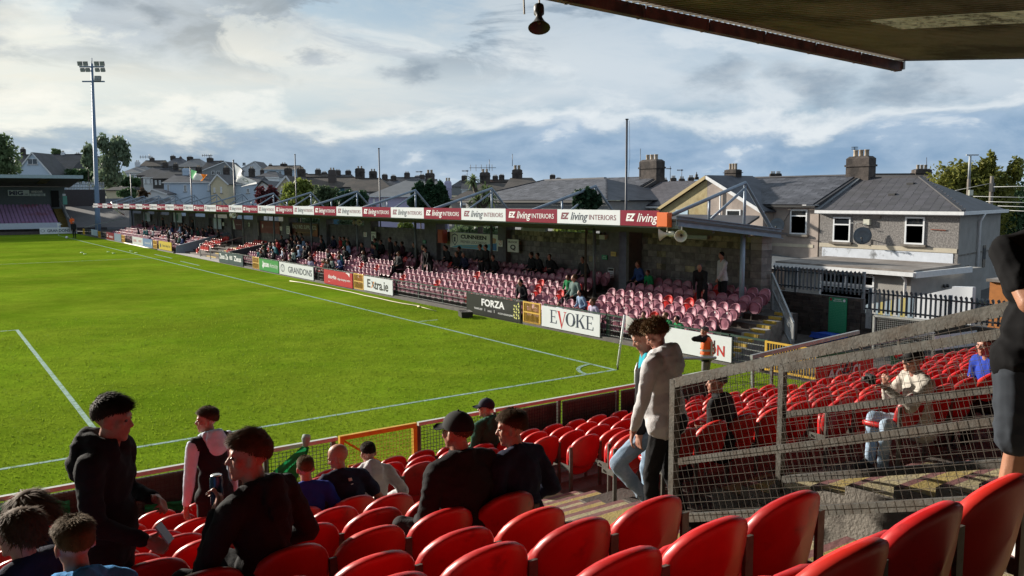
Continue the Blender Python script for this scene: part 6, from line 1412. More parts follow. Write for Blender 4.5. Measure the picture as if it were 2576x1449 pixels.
MB().bar((HX-.03, 3.3, 2.78), (HX-.03, 3.95, 2.80), .03).build('rusty_bracket', mat('rust', (.22, .06, .03), rough=.9), h)
# extension
MB().box((16.2, 1.75, -1.5), (HX, 7.3, 1.32)).build('extension_wall', RENDG, h)
MB().hexa([(15.9, 1.5, 1.40), (HX-.004, 2.6, 1.30), (HX-.004, 9.0, 1.30), (15.9, 7.6, 1.40), (15.9, 1.5, 1.50), (HX-.004, 2.6, 1.40), (HX-.004, 9.0, 1.40), (15.9, 7.6, 1.50)]).build('extension_roof', FELT, h)
MB().box((15.78, 1.45, 1.27), (15.895, 7.6, 1.42)).build('extension_gutter', GUTW, h); MB().box((15.9, 1.40, 1.22), (20.0, 1.495, 1.44)).build('fascia', GUTW, h)
xwindow(h, 16.2, 3.2, 5.6, .72, 1.16, split=.0, sill=False); xwindow(h, 16.2, 3.2, 5.6, -.6, .68, split=.0, sill=True)
MB().box((16.12, 4.36, .74), (16.26, 4.44, 1.14)).build('mullion', UPVC, h)
MB().tube([(15.85, 1.9, 1.28), (16.08, 1.9, 1.1), (16.08, 1.9, -1.2)], .055, 8).build('downpipe', GUTW, h)
for yy in (1.2, .95): MB().lathe([(.001, 0), (.07, 0), (.07, .06), (.001, .06)], (17.5+yy, 1.70, .75), 10, 0, Matrix.Rotation(PI/2, 3, 'X')).build('flue', GUTK, h)
chimney(h, (RX, 9.45), .62, 1.25, 4.6, 6.2, 3, cowl=True); MB().bar((HX-.2, 9.42, E_+.06), (RX-.3, 9.42, Rz-.02), .28, .07).build('flashing', LEAD, h)
# --- pink rendered middle house
h = thing('house', 'pinkish rendered terraced house with plain grey slate roof between gable and end house', 'house', (HX, 12, -1.5))
MB().box((HX, 9.46, -1.5), (RX+3.2, 16.4, 3.72)).build('wall', RENDP, h)
rf = hiproof(h, 16.6, 9.44, 0, SLATED, ze=3.82, zr=5.27); slates(rf, 'slate', HX-.25, 3.82, RX, 5.27, 16.58, 9.62, SLATE, .24, .62)
MB().box((HX-.34, 9.46, 3.70), (HX-.24, 16.5, 3.80)).build('gutter', GUTK, h); MB().bar((RX, 9.5, 5.29), (RX, 16.6, 5.31), .2, .07).build('ridge_tiles', SLATE, rf)
a, b = at_X(*D4(230, 828), HX), at_X(*D4(392, 1083), HX); xwindow(h, HX, b[1], a[1], b[2], a[2], split=.26)
MB().box((HX-.02, 9.7, 1.75), (HX-.002, 12.8, 1.90)).build('band', mat('cream_band', (.42, .38, .30)), h); dish(h, tuple(at_X(*D4(95, 992), HX-.4)), .36)
MB().hexa([(17.5, 8.9, .95), (HX, 9.6, 1.05), (HX, 12.5, 1.25), (17.5, 11.8, 1.15), (17.5, 8.9, 1.06), (HX, 9.6, 1.16), (HX, 12.5, 1.36), (17.5, 11.8, 1.26)]).build('lean_to_roof', LEAD, h); MB().box((17.7, 9.1, -1.5), (HX, 11.9, .94)).build('lean_to_wall', RENDP, h)
MB().tube([(HX-.04, 10.9, 3.7), (HX-.06, 11.6, 2.7), (HX-.3, 12.1, 2.5)], .012, 5).build('cable', BLACK, h)
# --- gabled return, half ochre, half grey
GX = 20.7; ya, za = at_X(*D3(1968, 500), GX)[1:]; yl, zl_ = at_X(*D3(1478, 832), GX)[1:]; yr_, zr_ = at_X(*D3(2552, 862), GX)[1:]
h = thing('house', 'gabled rear wing with left half painted ochre and right half grey', 'house', (GX, ya, -1.5))
def gab(y0, z0, y1, z1, m, n): MB().prism([(GX, y0, -1.5), (GX, y1, -1.5), (GX, y1, z1), (GX, y0, z0)], (.78, 0, 0)).build(n, m, h)
gab(ya+.01, za-.12, yl-.05, zl_-.1, RENDY, 'wall'); gab(yr_+.15, zr_+.0, ya, za-.12, RENDP, 'wall')
for (y0, z0), nm in (((yl, zl_), 'l'), ((yr_, zr_), 'r')):
    P = [Vector((GX-.12, y0, z0)), Vector((GX-.12, ya, za)), Vector((GX+3.6, ya, za)), Vector((GX+3.6, y0, z0))]; nn = (P[1]-P[0]).cross(P[3]-P[0]).normalized(); nn = nn if nn.z > 0 else -nn
    MB().prism(P, nn*.09).build('roof', SLATE, h)
    MB().bar((GX-.16, y0, z0-.02), (GX-.16, ya, za-.02), .05, .17).build('bargeboard', GUTW if nm == 'r' else mat('ochre_board', (.32, .24, .10)), h)
chimney(h, (GX+2.2, ya+.15), .5, .8, za-.2, za+.42, 3)
a, b = at_X(*D3(2160, 830), GX), at_X(*D3(2302, 960), GX); xwindow(h, GX, b[1], a[1], b[2], a[2], split=.5, sill=True)
a, b = at_X(*D3(1650, 832), GX), at_X(*D3(1770, 905), GX); MB().box((GX-.03, b[1], b[2]-.5), (GX+.02, a[1], a[2])).build('window', mat('blue_blind', (.30, .42, .52), rough=.5), h)
a = at_X(*D3(2108, 650), GX); MB().tube([(GX-.08, a[1], a[2]), (GX-.08, a[1], 1.0)], .045, 6).build('soil_pipe', GUTW, h)
# --- two slate roofs left of the gable, big chimney between
h = thing('house', 'terraced house with dark slate roof right of the big sooty chimney', 'house', (HX, 20, -1.5))
MB().box((HX, 16.65, -1.5), (RX+3.2, 23.0, 3.66)).build('wall', RENDG, h); rf = hiproof(h, 23.2, 16.62, 0, SLATED, ze=3.72, zr=5.2); slates(rf, 'slate', HX-.25, 3.72, RX, 5.2, 23.18, 16.64, mat('plum_slate', (.062, .058, .067), rough=.6, var=.2, scale=1.5, spec=.4, orand=.15), .22, .5)
MB().box((HX-.34, 16.7, 3.60), (HX-.24, 23.1, 3.70)).build('gutter', GUTW, h); chimney(h, (RX, 24.1), .75, 1.55, 4.8, 6.62, 3); MB().bar((HX-.3, 23.35, 3.8), (RX-.4, 23.35, 5.2), .10, .2).build('parapet', WALLD, h)
h = thing('house', 'slightly taller slate-roofed house left of the big sooty chimney, with dormer edge', 'house', (HX, 26, -1.5))
MB().box((HX, 23.5, -1.5), (RX+3.2, 28.8, 3.98)).build('wall', WALLG, h); rf = hiproof(h, 29.1, 23.5, 0, SLATED, ze=4.05, zr=5.52); slates(rf, 'slate', HX-.25, 4.05, RX, 5.52, 29.0, 23.6, SLATE, .24, .5)
MB().box((HX-.34, 23.5, 3.93), (HX-.24, 29.0, 4.03)).build('gutter', GUTK, h); xwindow(h, HX, 24.3, 25.6, 2.9, 3.8, split=.3, curtain=mat('brown_blind', (.10, .045, .03)))
h = thing('house', 'low grey hip-roofed house behind the block Q part of the stand', 'house', (18, 27, -1.5))
MB().box((18.2, 20.9, -1.5), (25.8, 36.0, 4.0)).build('wall', WALLG, h); rf = hiproof(h, 36.5, 20.6, 4.8, SLATE, xf=17.9, xr=22, xb=26, ze=4.06, zr=5.42, lefthip=4.8); slates(rf, 'slate', 17.9, 4.06, 22, 5.42, 36.3, 20.8, SLATE, .26, .62, 4.7, 4.7, limit=280)
MB().box((17.78, 20.6, 3.93), (17.9, 36.5, 4.05)).build('gutter', GUTK, h); MB().bar((22, 25.4, 5.46), (22, 31.7, 5.46), .22, .09).build('ridge_tiles', SLATE, rf); MB().bar((17.9, 36.5, 4.1), (22, 31.7, 5.46), .2, .08).build('hip_tiles', SLATE, rf)

# ---------------------------------------------------------------- houses further off, each in the frame of the view
WIN_ME = {}
def hx(x, y, d): P = at_h(x, y, d); return (P-CAM) @ HR, P[2]
def fhouse(label, d, xa, xb, ye, yr, kind, wall, roof, wins=(), chims=(), ridge=None, dep=None, yb=None, pots=2, eave=.25, group=None, skew=0.0, verge=None):
    """pixel columns xa..xb of the front wall, eaves and ridge rows; kind: side, hip or gable"""
    xL, ze = hx(xa, ye, d); xR, _ = hx(xb, ye, d); W = xR-xL; dep = dep or max(6.0, W*.8); g = CAM+HF*d; zb = min(hill_z(g)-1.0, ze-4.5)
    t = thing('house', label, 'house', (g[0], g[1], zb), -YAW, group)
    o = -zb
    def B(mb, n, m, p=None): mb.v = [(x+skew*y, y, z+o) for x, y, z in mb.v]; return mb.build(n, m, p or t, local=True)
    if kind == 'gable':
        xm, zr = hx(ridge[0] if ridge else (xa+xb)/2, yr, d)
        B(MB().prism([(xL, 0, zb), (xR, 0, zb), (xR, 0, ze), (xm, 0, zr-.1), (xL, 0, ze)], (0, dep, 0)), 'wall', wall)
        for q in (xL-eave, xR+eave):
            zq = ze-(eave)*(zr-ze)/max(abs(xm-(q)), .1); P = [Vector((q, -.2, zq)), Vector((xm, -.2, zr)), Vector((xm, dep+.2, zr)), Vector((q, dep+.2, zq))]; n_ = (P[1]-P[0]).cross(P[3]-P[0]).normalized(); n_ = n_ if n_.z > 0 else -n_
            B(MB().prism(P, n_*.12), 'roof', roof); B(MB().bar((q, -.24, zq), (xm, -.24, zr), .06, .22), 'bargeboard', verge or GUTW)
    else:
        zr = hx((xa+xb)/2, yr, d+dep/2)[1]
        B(MB().box((xL, 0, zb), (xR, dep, ze)), 'wall', wall)
        if kind == 'hip':
            if ridge: rl = hx(ridge[0], yr, d+dep/2)[0]; rr = hx(ridge[1], yr, d+dep/2)[0]
            else: rl, rr = xL+min(dep/2, W*.35), xR-min(dep/2, W*.35)
        else: rl, rr = xL-.15, xR+.15
        e = eave; V = [(xL-e, -e, ze), (xR+e, -e, ze), (xR+e, dep+e, ze), (xL-e, dep+e, ze), (rl, dep/2, zr), (rr, dep/2, zr)]
        B(MB().add(V, [(0, 1, 5, 4), (2, 3, 4, 5), (1, 2, 5), (3, 0, 4), (0, 3, 2, 1)]), 'roof', roof)
        B(MB().box((xL-e, -e-.1, ze-.12), (xR+e, -e, ze)), 'gutter', GUTW if wall in (WALLW, WALLB, WALLL) else GUTK)
        if W > 4: B(MB().bar((rl, dep/2, zr+.04), (rr, dep/2, zr+.04), .25, .1), 'ridge_tiles', roof)
    for (x0, x1, y0, y1) in wins:
        a, z1 = hx(x0, y0, d); b, z0 = hx(x1, y1, d); f = MB(); w_ = .09
        f.box((a, -.06, z0), (a+w_, .04, z1)).box((b-w_, -.06, z0), (b, .04, z1)).box((a+w_, -.06, z0), (b-w_, .04, z0+w_)).box((a+w_, -.06, z1-w_), (b-w_, .04, z1)).box(((a+b)/2-.04, -.05, z0+w_), ((a+b)/2+.04, .04, z1-w_))
        wo = B(f, 'window', UPVC); B(MB().box((a+w_, -.03, z0+w_), (b-w_, -.01, z1-w_)), 'pane', GLASS, wo); B(MB().box((a-.1, -.12, z0-.1), (b+.1, .0, z0-.002)), 'sill', MATS['concrete'], wo)
    for c in chims:
        x0, x1, yt, yb_ = c[:4]; m = c[4] if len(c) > 4 else CHIM; off = c[5] if len(c) > 5 else dep/2
        a, zt = hx(x0, yt, d+off); b, z0 = hx(x1, yb_, d+off); w = b-a
        ch = chimney(t, ((a+b)/2+skew*off, off), w, max(.5, w*.6), z0-.4+o, zt+o-.25, pots, m, local=True)
    return t
fh = fhouse
fh('white bungalow with big curved dormer gable above the end stand', 165, 40, 128, 437, 384, 'gable', WALLB, SLATED, [(69, 95, 399, 414)], [], (81, 81), dep=7)
fh('long grey roofed bungalow behind the white dormer gable', 172, 12, 172, 436, 389, 'side', WALLB, SLATED, [], [(52, 64, 371, 388), (154, 164, 380, 400, WALLW)], dep=14)
fh('cream house with dark chimneys behind the mast', 230, 180, 250, 420, 390, 'gable', WALLC, TILEB, [(196, 206, 402, 412)], [(168, 190, 389, 400), (189, 203, 384, 396)], (216, 216), dep=9)
fh('small white house with white chimney right of the willow', 215, 308, 368, 434, 418, 'hip', WALLW, TILEG, [(312, 318, 438, 448), (330, 338, 438, 448)], [(340, 352, 404, 420, WALLW), (312, 322, 402, 414)], dep=9)
fh('brown roofed house on the skyline with one chimney', 262, 352, 402, 418, 404, 'side', WALLG, TILEB, [], [(377, 388, 395, 404)], dep=9)
fh('grey hip-roofed skyline house with dark chimney', 255, 404, 464, 418, 398, 'hip', WALLG, SLATE, [(418, 424, 421, 428)], [(429, 441, 390, 400), (451, 458, 393, 410, mat('brick_chimney', (.10, .07, .06), rough=.9))], dep=10)
fh('pale hip-roofed skyline house with satellite dish', 250, 444, 512, 420, 400, 'hip', WALLG, TILEG, [(450, 456, 424, 432)], [(471, 485, 392, 402)], dep=10)
fh('dark slate house in the middle of the hillside with aerial', 240, 508, 548, 425, 405, 'side', WALLG, SLATED, [], [(521, 536, 395, 407)], dep=10)
fh('grey gabled house with two white dormer windows', 225, 512, 586, 428, 407, 'gable', WALLG, SLATE, [(532, 541, 430, 440), (545, 554, 430, 440)], [(553, 559, 404, 412)], (566, 566), dep=9)
fh('first of three stepped dark houses, farthest left', 200, 344, 388, 441, 421, 'side', WALLD, SLATED, [(348, 352, 446, 456)], [(386, 399, 406, 425)], dep=9, skew=.5)
fh('second of three stepped dark houses, white front', 195, 360, 406, 446, 426, 'side', WALLW, SLATED, [(364, 370, 450, 462), (376, 382, 450, 462)], [(412, 424, 410, 428)], dep=9, skew=.5)
fh('third of three stepped dark houses, nearest', 190, 384, 436, 449, 430, 'side', WALLD, SLATED, [(390, 395, 453, 465), (400, 405, 453, 465)], [(423, 434, 427, 443)], dep=9, skew=.5)
fh('large pale blue hip-roofed house below the tricolour flag', 150, 412, 528, 459, 440, 'hip', WALLB, SLATE, [(420, 427, 464, 482), (462, 470, 465, 482), (522, 527, 464, 480)], [(460, 476, 420, 440, WALLB), (493, 507, 417, 442)], (440, 520), dep=10)
fh('cream gabled house beside the pale blue house', 148, 530, 572, 462, 439, 'gable', WALLC, SLATED, [(537, 542, 472, 485), (554, 559, 470, 486)], [(562, 577, 418, 440)], (547, 547), dep=12)
fh('pale house with grey roof under the white flag', 152, 572, 644, 463, 445, 'side', WALLB, SLATE, [(580, 586, 470, 484), (620, 628, 474, 486)], [(626, 641, 420, 446)], dep=10)
fh('low grey garage with flat roof behind the stand end', 140, 267, 318, 478, 470, 'side', WALLC, SLATED, dep=6)
fh('small white gable shed left of the pale blue house', 146, 372, 418, 488, 476, 'gable', WALLW, SLATE, [], [], (383, 383), dep=6)
fh('house with black box dormer on the skyline', 250, 606, 658, 424, 406, 'gable', WALLW, SLATED, [(610, 618, 409, 416)], [], (640, 640), dep=9)
fh('blue white rendered house with red brown roof', 210, 664, 744, 426, 417, 'side', WALLB, TILEB, [(672, 680, 430, 438), (700, 708, 430, 438)], [(676, 685, 412, 418), (706, 722, 409, 420)], dep=9)
fh('grey roofed house below the red brown roof', 170, 640, 700, 446, 432, 'hip', WALLW, SLATE, [(650, 657, 450, 460)], [(655, 664, 424, 436)], dep=9)
fh('white gabled house left of the cream gable', 135, 644, 690, 476, 455, 'gable', WALLW, SLATE, [(650, 656, 478, 490)], [], (660, 660), dep=10, verge=GUTK)
fh('cream gabled house behind the copper-leaved shrub', 120, 698, 738, 470, 443, 'gable', WALLC, TILEB, [(705, 719, 478, 488)], [], (720, 720), dep=11)
fh('long brown roofed terrace with tall rendered chimney', 130, 742, 872, 472, 446, 'side', mat('teal_render', (.08, .19, .26), rough=.85), TILEB, [(828, 838, 476, 486)], [(716, 734, 419, 440), (748, 768, 421, 444), (826, 846, 423, 465, mat('brown_chimney', (.09, .075, .07), rough=.9), 3.0)], dep=11)
fh('brown tiled house left of the flagless pole', 125, 866, 906, 470, 448, 'side', WALLG, TILEB, [], [(894, 917, 419, 450), (929, 948, 426, 450)], dep=10)
fh('brown hip-roofed house behind the second bare pole', 112, 880, 990, 482, 449, 'hip', WALLG, TILEB, [(918, 928, 486, 494)], [], (900, 958), dep=12)
fh('lilac rendered house with pale grey hipped roof and tall lilac chimney', 82, 928, 1108, 493, 453, 'hip', WALLL, TILEG, [(938, 944, 500, 516), (960, 970, 499, 520)], [(1118, 1136, 449, 505, WALLL, 2.0)], (1022, 1100), dep=11)
fh('brown hip-roofed house behind the palm', 78, 1136, 1290, 503, 459, 'hip', RENDG, TILEB, [(1164, 1172, 508, 516)], [(1207, 1233, 427, 456), (1070, 1093, 429, 450)], (1216, 1290), dep=13)
fh('brown roofed house with one chimney left of the grey hip roof', 62, 1270, 1366, 480, 447, 'hip', RENDG, TILEB, [], [(1288, 1314, 418, 448)], (1284, 1338), dep=10)
rg = np.random.default_rng(21)
for k, (x, yt) in enumerate([(800, 424), (816, 431), (850, 426), (876, 427), (968, 437), (990, 440), (1024, 432), (1050, 441), (1062, 438), (1168, 440), (1190, 446), (1246, 440), (1262, 438), (1390, 438), (1405, 446), (1672, 448), (1694, 443), (1715, 445), (1738, 442), (2060, 446), (1944, 432), (1958, 432), (600, 424), (690, 420), (742, 422)]):
    d = 230+20*(k % 5) if x < 1500 else 120+6*(k % 4); w = rg.uniform(26, 40)
    fh(f"distant {['brown', 'grey', 'dark', 'dull red'][k % 4]} skyline roof, {ordinal(k+1)} of those along the horizon counted in a loose row", d, x-w, x+w*.8, yt+30, yt+14, 'hip' if k % 2 else 'side', [WALLG, WALLW, WALLD][k % 3], [TILEB, SLATE, SLATED, mat('red_brown_tiles', (.11, .06, .045), rough=.8, var=.2)][k % 4], [], [(x-7, x+7, yt, yt+16)], dep=9, pots=3, group='distant roofs along the skyline')
fh('dark roof showing behind the big end house with wide chimney', 62, 2180, 2345, 452, 439, 'hip', RENDG, TILEB, [], [(2299, 2338, 417, 447)], (2192, 2330), dep=8, pots=3)

# ---------------------------------------------------------------- walls and palisade at the right
WX = 8.3
STONE = mat('dark_wall_stone', (.060, .050, .042), rough=.9, var=.3, scale=4, bump=.5, bscale=25, orand=.35, col2=(.035, .03, .028), cscale=1.5)
def stone_wall(y0, y1, z1, label):
    t = thing('stone_wall', label, 'wall', (WX, (y0+y1)/2, -.1)); MB().box((WX+.012, y0, -.3), (WX+.25, y1, z1-.015)).build('core', MORT, t); z = -.02; r = 0
    while z < z1-.05:
        hh = min(random.choice((.095, .11, .125)), z1-z); y = y0-random.uniform(0, .2)
        while y < y1:
            l = random.uniform(.24, .46); a, b = max(y, y0), min(y+l, y1)
            if b-a > .05: MB().box((WX-random.uniform(0, .014), a+.006, z+.006), (WX+.05, b-.006, z+hh-.005)).build('stone', STONE, t)
            y += l
        z += hh
    return t
stone_wall(-1.22, 3.4, 1.27, 'dark stone wall carrying the green regulations sign'); stone_wall(-5.6, -1.25, .86, 'lower dark stone wall behind the guard rail')
MB().box((WX-.06, -1.6, .45), (WX-.02, -1.42, 1.0)).build('wall_bracket', GALV); tag(bpy.data.objects['wall_bracket'], 'flat steel bracket on the stone wall right of the green sign', 'bracket')
PAL = mat('palisade_steel', (.20, .23, .26), rough=.45, var=.2, metal=.4, orand=.12)
PALE_ME = MB().add([(-.008, -.032, 0), (.006, 0, 0), (-.008, .032, 0), (-.008, -.032, .58), (.006, 0, .58), (-.008, .032, .58), (-.05, -.045, .66), (-.03, 0, .70), (-.05, .045, .66)], [(0, 1, 4, 3), (1, 2, 5, 4), (3, 4, 7, 6), (4, 5, 8, 7), (0, 3, 4, 1), (1, 4, 5, 2), (3, 6, 7, 4), (4, 7, 8, 5)]).mesh('pale', PAL)
def palisade(y0, y1, z0, label):
    t = thing('palisade_fence', label, 'fence', (WX+.1, (y0+y1)/2, z0)); n = int((y1-y0)/.135)
    for k in range(n): inst('pale', PALE_ME, t, (-.03, (k+.5)*.135-(y1-y0)/2, -.02), (0, random.uniform(-.02, .02), 0))
    for z in (.04, .50): MB().box((WX+.09, y0, z0+z), (WX+.13, y1, z0+z+.045)).build('rail', mat('dark_palisade_rail', (.06, .065, .07), rough=.5, metal=.3), t)
    for y in np.arange(y0, y1+.1, 2.3): MB().box((WX+.13, y-.04, z0-.45), (WX+.2, y+.04, z0+.66)).build('post', PAL, t)
    return t
palisade(-1.18, 3.3, 1.38, 'grey steel palisade fence on the higher stone wall'); palisade(-6.0, -1.28, .93, 'grey steel palisade fence on the lower stone wall')
a, b = at_X(*D7(617, 432), WX-.05), at_X(*D7(783, 805), WX-.05)
t = thing('regulations_sign', 'tall green ground regulations sign with white lettering on the stone wall', 'sign', (WX-.05, a[1], b[2])); y1, y0, z1, z0 = a[1], b[1], a[2], b[2]; MB().box((WX-.06, y0, z0), (WX-.025, y1, z1)).build('panel', mkm('green_sign', (.03, .26, .13)), t)
S = (t, y0, y1, z0, z1, WX-.06); LW(S, 'GROUND', INKW, .5, .955, .4, .03, bold=.03); LW(S, 'REGULATIONS', INKW, .5, .905, .5, .03, bold=.03)
for k in range(17): LW(S, ('Spectators are required to comply with the rules', 'Entry to the ground is at own risk')[k % 2], mkm('pale_green_print', (.22, .45, .32)), .5, .85-.048*k, .86, .016)
poly_on(t, 'crest', mkm('crest_red', (.3, .02, .03)), [(y1-.03, z1-.10), (y1-.10, z1-.10), (y1-.10, z1-.02), (y1-.03, z1-.02)], x=WX-.064); poly_on(t, 'crest', INKW, [(y0+.08+.04*math.cos(q), z1-.07+.045*math.sin(q)) for q in np.linspace(0, 2*PI, 13)[:-1]], x=WX-.064)
# stair rail of the far stand's open end
t = thing('stair_railing', 'grey mesh railing down the open end of the far stand', 'railing', (6.6, -.6, .3))
def q3(x, y, X): return Vector(at_X((2850+x/2.633)/1.5652, (850+y/2.633)/1.5652, X))
A1, A2 = q3(503, 600, 7.4), q3(722, 1115, 5.6); B1, B2 = q3(500, 965, 7.4), q3(715, 1352, 5.6)
B1.z = max(B1.z, .3)
MB().bar(A1, A2, .05, .07).build('top_rail', GALV, t); MB().bar(B1, B2, .04, .05).build('bottom_rail', GALV, t); MB().bar(A2, B2, .06, .06, up=(1, 0, 0)).build('post', GALV, t); MB().bar(A1, B1, .05, .05, up=(1, 0, 0)).build('post', GALV, t)
for f_ in (.33, .66): MB().bar(A1.lerp(A2, f_), B1.lerp(B2, f_), .04, .04, up=(1, 0, 0)).build('post', GALV, t)
MB().bar(A1.lerp(B1, .45), A2.lerp(B2, .45), .035, .04).build('mid_rail', GALV, t)
mb = MB()
for k in range(1, 40): f_ = k/40; mb.bar(A1.lerp(A2, f_)+Vector((-.03, 0, 0)), B1.lerp(B2, f_)+Vector((-.03, 0, 0)), .005)
for k in range(1, 22): f_ = k/22; mb.bar(A1.lerp(B1, f_)+Vector((-.035, 0, 0)), A2.lerp(B2, f_)+Vector((-.035, 0, 0)), .005)
mb.build('wire_mesh', GALV, t, kind='stuff')
# wheelie bin
BLUEB = mat('bin_blue', (.015, .06, .36), rough=.4, var=.1); c = at_X(*D7(610, 850), 7.5); cy = c[1]
t = thing('wheelie_bin', 'blue wheelie bin by the stone wall', 'bin', (7.5, cy, -.02))
MB().hexa([(7.25, cy-.2, -.02), (7.7, cy-.2, -.02), (7.7, cy+.2, -.02), (7.25, cy+.2, -.02), (7.15, cy-.32, .16), (7.8, cy-.32, .16), (7.8, cy+.32, .16), (7.15, cy+.32, .16)]).build('body', BLUEB, t)
MB().hexa([(7.1, cy-.38, .17), (7.86, cy-.38, .17), (7.86, cy+.38, .17), (7.1, cy+.38, .17), (7.16, cy-.3, .30), (7.82, cy-.32, .26), (7.82, cy+.32, .26), (7.16, cy+.3, .30)]).build('lid', BLUEB, t); MB().bar((7.1, cy-.3, .31), (7.1, cy+.3, .31), .03).build('handle', BLUEB, t)
# coloured board fence and white wall in the gardens behind
t = thing('garden_fence', 'garden fence of yellow, pale blue and white upright boards', 'fence', (13, -1, -.5)); cs = [mat('yellow_board_paint', (.42, .36, .12), rough=.8), mat('pale_blue_board_paint', (.26, .34, .40), rough=.8), mat('white_board_paint', (.45, .45, .44), rough=.8)]
qa, qb = at_X(*D7(935, 520), 12), at_X(*D7(1475, 425), 12)
n = 22
for k in range(n):
    f_ = k/n; y = qa[1]+(qb[1]-qa[1])*f_; z = qa[2]+(qb[2]-qa[2])*f_; w = abs(qb[1]-qa[1])/n
    MB().box((12, y-w*.46, -1.0), (12.03, y+w*.46, z)).build('board', cs[(k*7//3) % 3], t)
qa, qb = at_X(*D7(1480, 430), 12), at_X(*D7(2060, 335), 12)
t = thing('garden_wall', 'white painted stepped garden wall behind the palisade', 'wall', (12, qb[1], -1)); MB().prism([(12, qa[1], -1), (12, qb[1], -1), (12, qb[1], qb[2]), (12, qa[1]*.35+qb[1]*.65, qb[2]-.03), (12, qa[1]*.35+qb[1]*.65, qb[2]-.09), (12, qa[1], qa[2])], (.2, 0, 0)).build('wall', WALLW, t)
t = thing('shed', 'orange brown timber shed beyond the white garden wall', 'shed', (14, qb[1]-1.2, -1)); MB().box((13, qb[1]-2.4, -1), (15, qb[1]-.02, qb[2]+.12)).build('wall', mat('orange_timber', (.35, .13, .03), rough=.8, var=.15), t); MB().box((12.9, qb[1]-2.5, qb[2]+.12), (15.1, qb[1]+.05, qb[2]+.2)).build('roof', FELT, t)
# raised mesh panel on the low wall, near red banners on the corner fence
a, b, c = at_X(*D7(1070, 620), 4.6), at_X(*D7(1690, 680), 4.6), at_X(*D7(1080, 800), 4.6)
t = thing('mesh_panel', 'galvanised mesh panel standing beside the stone wall', 'panel', (4.6, a[1], c[2])); MB().bar(a, b, .05).build('top_rail', GALV, t); MB().bar(a, (a[0], a[1], c[2]-.4), .05, up=(1, 0, 0)).build('post', GALV, t)
mb = MB()
for k in range(1, 30): f_ = k/30; p = Vector(a).lerp(Vector(b), f_); mb.bar(p, p-Vector((0, 0, .9)), .004)
for k in range(1, 18): mb.bar(Vector(a)-Vector((0, 0, .05*k)), Vector(b)-Vector((0, 0, .05*k)), .004)
mb.build('wire_mesh', GALV, t, kind='stuff')
def ledge(x, y, Y): return at_Y(x, y, Y)
# fence along the goal line corner with banners
def cfence(P0, P1, z1, label, banner=None):
    t = thing('corner_fence', label, 'fence', tuple((np.array(P0)+np.array(P1))/2)); P0, P1 = Vector(P0), Vector(P1); L_ = (P1-P0).length; n = max(1, round(L_/1.6)); up = Vector((0, 0, z1))
    MB().bar(P0+up, P1+up, .05).build('top_rail', GALV, t)
    for k in range(n+1): p = P0.lerp(P1, k/n); MB().bar(p, p+up, .05, up=(1, 0, 0)).build('post', GALV_OLD, t)
    mb = MB()
    for k in range(1, int(L_/.07)): p = P0.lerp(P1, k*.07/L_); mb.bar(p+Vector((0, 0, .08)), p+up, .005)
    for k in range(1, int(z1/.12)): mb.bar(P0+Vector((0, 0, .12*k)), P1+Vector((0, 0, .12*k)), .005)
    mb.build('wire_mesh', FRK, t, kind='stuff')
    return t
cfence((-1.85, -4.82, 0), (5.6, -4.82, 0), 1.0, 'mesh fence at the corner in front of the right-hand red seats')
def zg(x, y): return (1693.1+x*.34275, 830.6+y*.34275)
def banner(label, Y, quads):
    t = None
    for k, (pts, m, n) in enumerate(quads):
        P = [at_Y(*zg(*p), Y-.004*k) for p in pts]
        if t is None: t = thing('banner', label, 'banner', tuple(P[0]), 0, 'supporters banners on the corner fence')
        MB().prism([tuple(p) for p in P], (0, .003, 0)).build(n, m, t)
    return t
BR = mat('banner_red', (.55, .025, .015), rough=.8, var=.1); BG = mat('banner_green', (.03, .17, .07), rough=.8, var=.1)
tb = banner('red and green supporters banner with white lettering on the corner fence', -4.9, [([(1050, 232), (1470, 190), (1470, 300), (1045, 392)], BR, 'red_cloth'), ([(1060, 180), (1560, 135), (1560, 188), (1055, 230)], BG, 'green_cloth')])
for s, x, y, w, h_ in (('AC', 1190, 322, .55, .22), ('CL', 1355, 285, .35, .22)):
    c = at_Y(*zg(x, y), -4.915); letters(tb, s, INKW, c, w, h_, (1, 0, -.0), bold=.04)
c = at_Y(*zg(1275, 262), -4.915); tb2 = MB(); 
for k in range(20):
    a, b = 2*PI*k/20, 2*PI*(k+1)/20; tb2.add([(c[0]+r_*math.cos(q), -4.913, c[2]+r_*math.sin(q)*.75) for q, r_ in ((a, .22), (b, .22), (b, .18), (a, .18))], [(0, 1, 2, 3)])
tb2.add([(c[0]-.1, -4.914, c[2]-.1), (c[0]-.03, -4.914, c[2]-.1), (c[0]+.1, -4.914, c[2]+.12), (c[0]+.04, -4.914, c[2]+.12)], [(0, 1, 2, 3)]); tb2.build('crest', INKN, tb)
banner('green and red banner with pale centre further along the corner fence', -4.9, [([(1590, 130), (1850, 75), (1850, 130), (1600, 260)], BG, 'green_cloth'), ([(1600, 150), (1850, 95), (1850, 115), (1640, 215)], BR, 'red_cloth')])
banner('white banner hung at the far right of the corner fence', -4.9, [([(1920, 45), (2230, 0), (2240, 110), (1925, 150)], SIGNW, 'cloth')])
